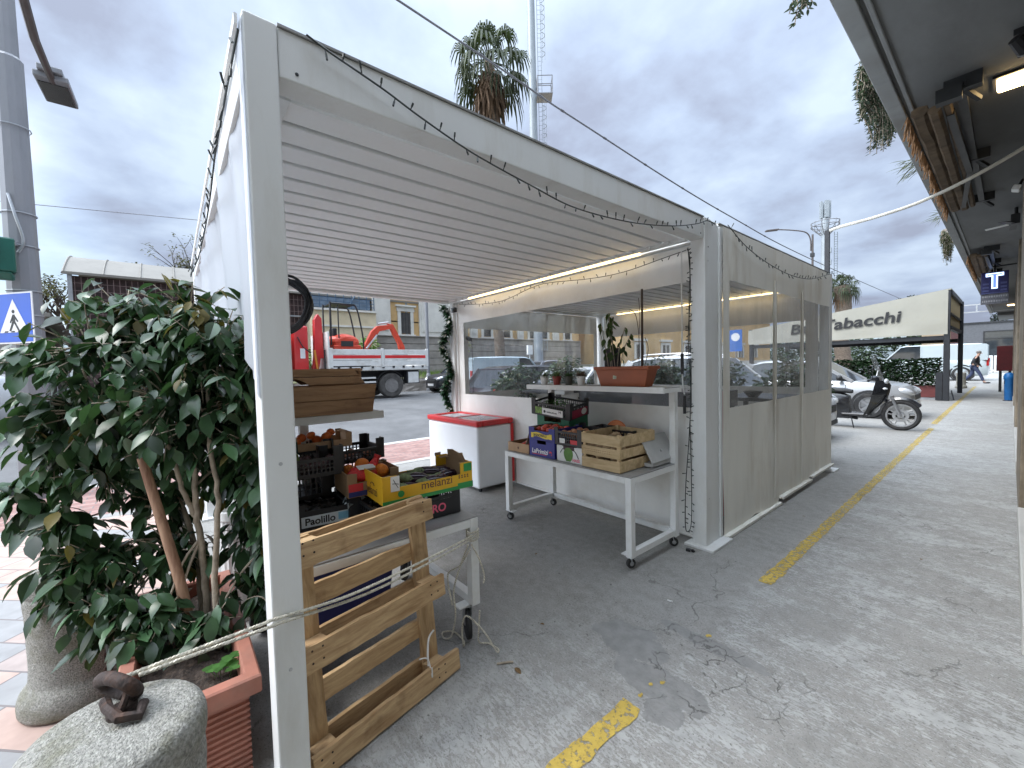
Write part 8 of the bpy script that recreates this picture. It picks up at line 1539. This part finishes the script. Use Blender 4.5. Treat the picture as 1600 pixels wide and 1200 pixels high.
    m = M((-19.0, 10.15, 1)); m.tube([(-19.0, 10.15, .4), (-19.0, 10.15, 6.5)], .085, 10); m.lathe([(.13, .4), (.13, 1.2), (.09, 1.3)], (-19, 10.15, 0), 12); tag(m.build('sign_post', K['galv'], smooth=True), 'plain grey steel post standing at the tail of the truck', 'post')
    o = thing('parking_sign', 'blue street sign on a post seen through the side curtain', 'sign', (-8.6, 21.4, 0)); m = M(o.location); m.tube([(-8.6, 21.4, 0), (-8.6, 21.4, 3.1)], .03, 8); m.build('post', K['galv'], o); m = M(o.location); m.bx(-8.9, -8.3, 21.36, 21.38, 2.0, 3.05); q = m.build('panel', mat('blue_sign_sheet', (.02, .12, .42), .4), o); m = M(o.location); m.lathe([(.2, 0), (.2, .006)], (-8.6, 21.359, 2.7), 18, R=Matrix.Rotation(HP, 3, 'X')); m.build('disc', K['plate'], q)
    m = M((-14.6, 13.0, 0)); m.bx(-15.0, -14.9, 13.36, 13.66, 2.1, 2.55); m.tube([(-14.95, 13.5, .3), (-14.95, 13.5, 2.09)], .03, 6); tag(m.build('notice_board', K['ink_white']), 'white notice board on a post seen through the divider window', 'sign')
masts()
def far_bay():
    tm = mat('charcoal_tabletop', (.07, .07, .075), .4, var=.12); 
    def high_table(lab, x, y, lx, ly, h):
        o = thing('high_table', lab, 'table', (x, y, 0), 0, 'dark high tables in the far bay'); m = M(); m.bx(-lx / 2, lx / 2, -ly / 2, ly / 2, h - (.17 if lx > 1 else .04), h); m.build('tabletop', tm, o, bevel=.004)
        for sx in (-1, 1):
            for sy in (-1, 1): m = M(); a, b = sx * (lx / 2 - .05), sy * (ly / 2 - .05); m.bx(a - .025, a + .025, b - .025, b + .025, 0, h - (.171 if lx > 1 else .041)); m.build('leg', K['trim'], o)
        m = M(); m.bx(-lx / 2 + .05, lx / 2 - .05, -.02, .02, .25, .29); m.build('foot_rail', K['trim'], o)
    high_table('dark high table in the far bay on the street side', -4.55, 4.7, .8, .8, 1.13); high_table('long dark high table along the divider inside the far bay', -2.70, 4.35, 1.7, .6, 1.20); high_table('dark high table by the cream curtain inside the far bay', -2.1, 5.9, .7, .9, 1.05)
    m = M((-2.05, 5.5, 1.05)); m.lathe([(.05, 0), (.06, .01), (.11, .07), (.105, .075), (.05, .02)], (-2.05, 5.6, 1.051), 20); tag(m.build('bowl', K['black'], smooth=True), 'dark bowl on the high table behind the cream curtain', 'bowl')
    o = thing('bar_chair', 'red plastic chair standing behind the divider near the middle post', 'chair', (-1.95, 3.9, 0)); rm = mat('crimson_plastic', (.38, .02, .04), .4, var=.1); m = M(o.location); m.bx(-2.15, -1.75, 3.7, 4.1, .72, .76); m.build('seat', rm, o, bevel=.01); m = M(o.location); m.bx(-1.78, -1.74, 3.7, 4.1, .761, 1.22); m.build('backrest', rm, o, bevel=.012)
    for x in (-2.13, -1.79):
        for y in (3.72, 4.06): m = M(o.location); m.bx(x, x + .03, y, y + .03, 0, .719); m.build('leg', rm, o)
    m = M((-3.9, 4.0, 0)); m.box((-3.75, 3.95, 1.155), (.24, .18, .045)); tag(m.build('napkin_box', K['white'], bevel=.005), 'small white box on the dark street side high table', 'box')
far_bay()
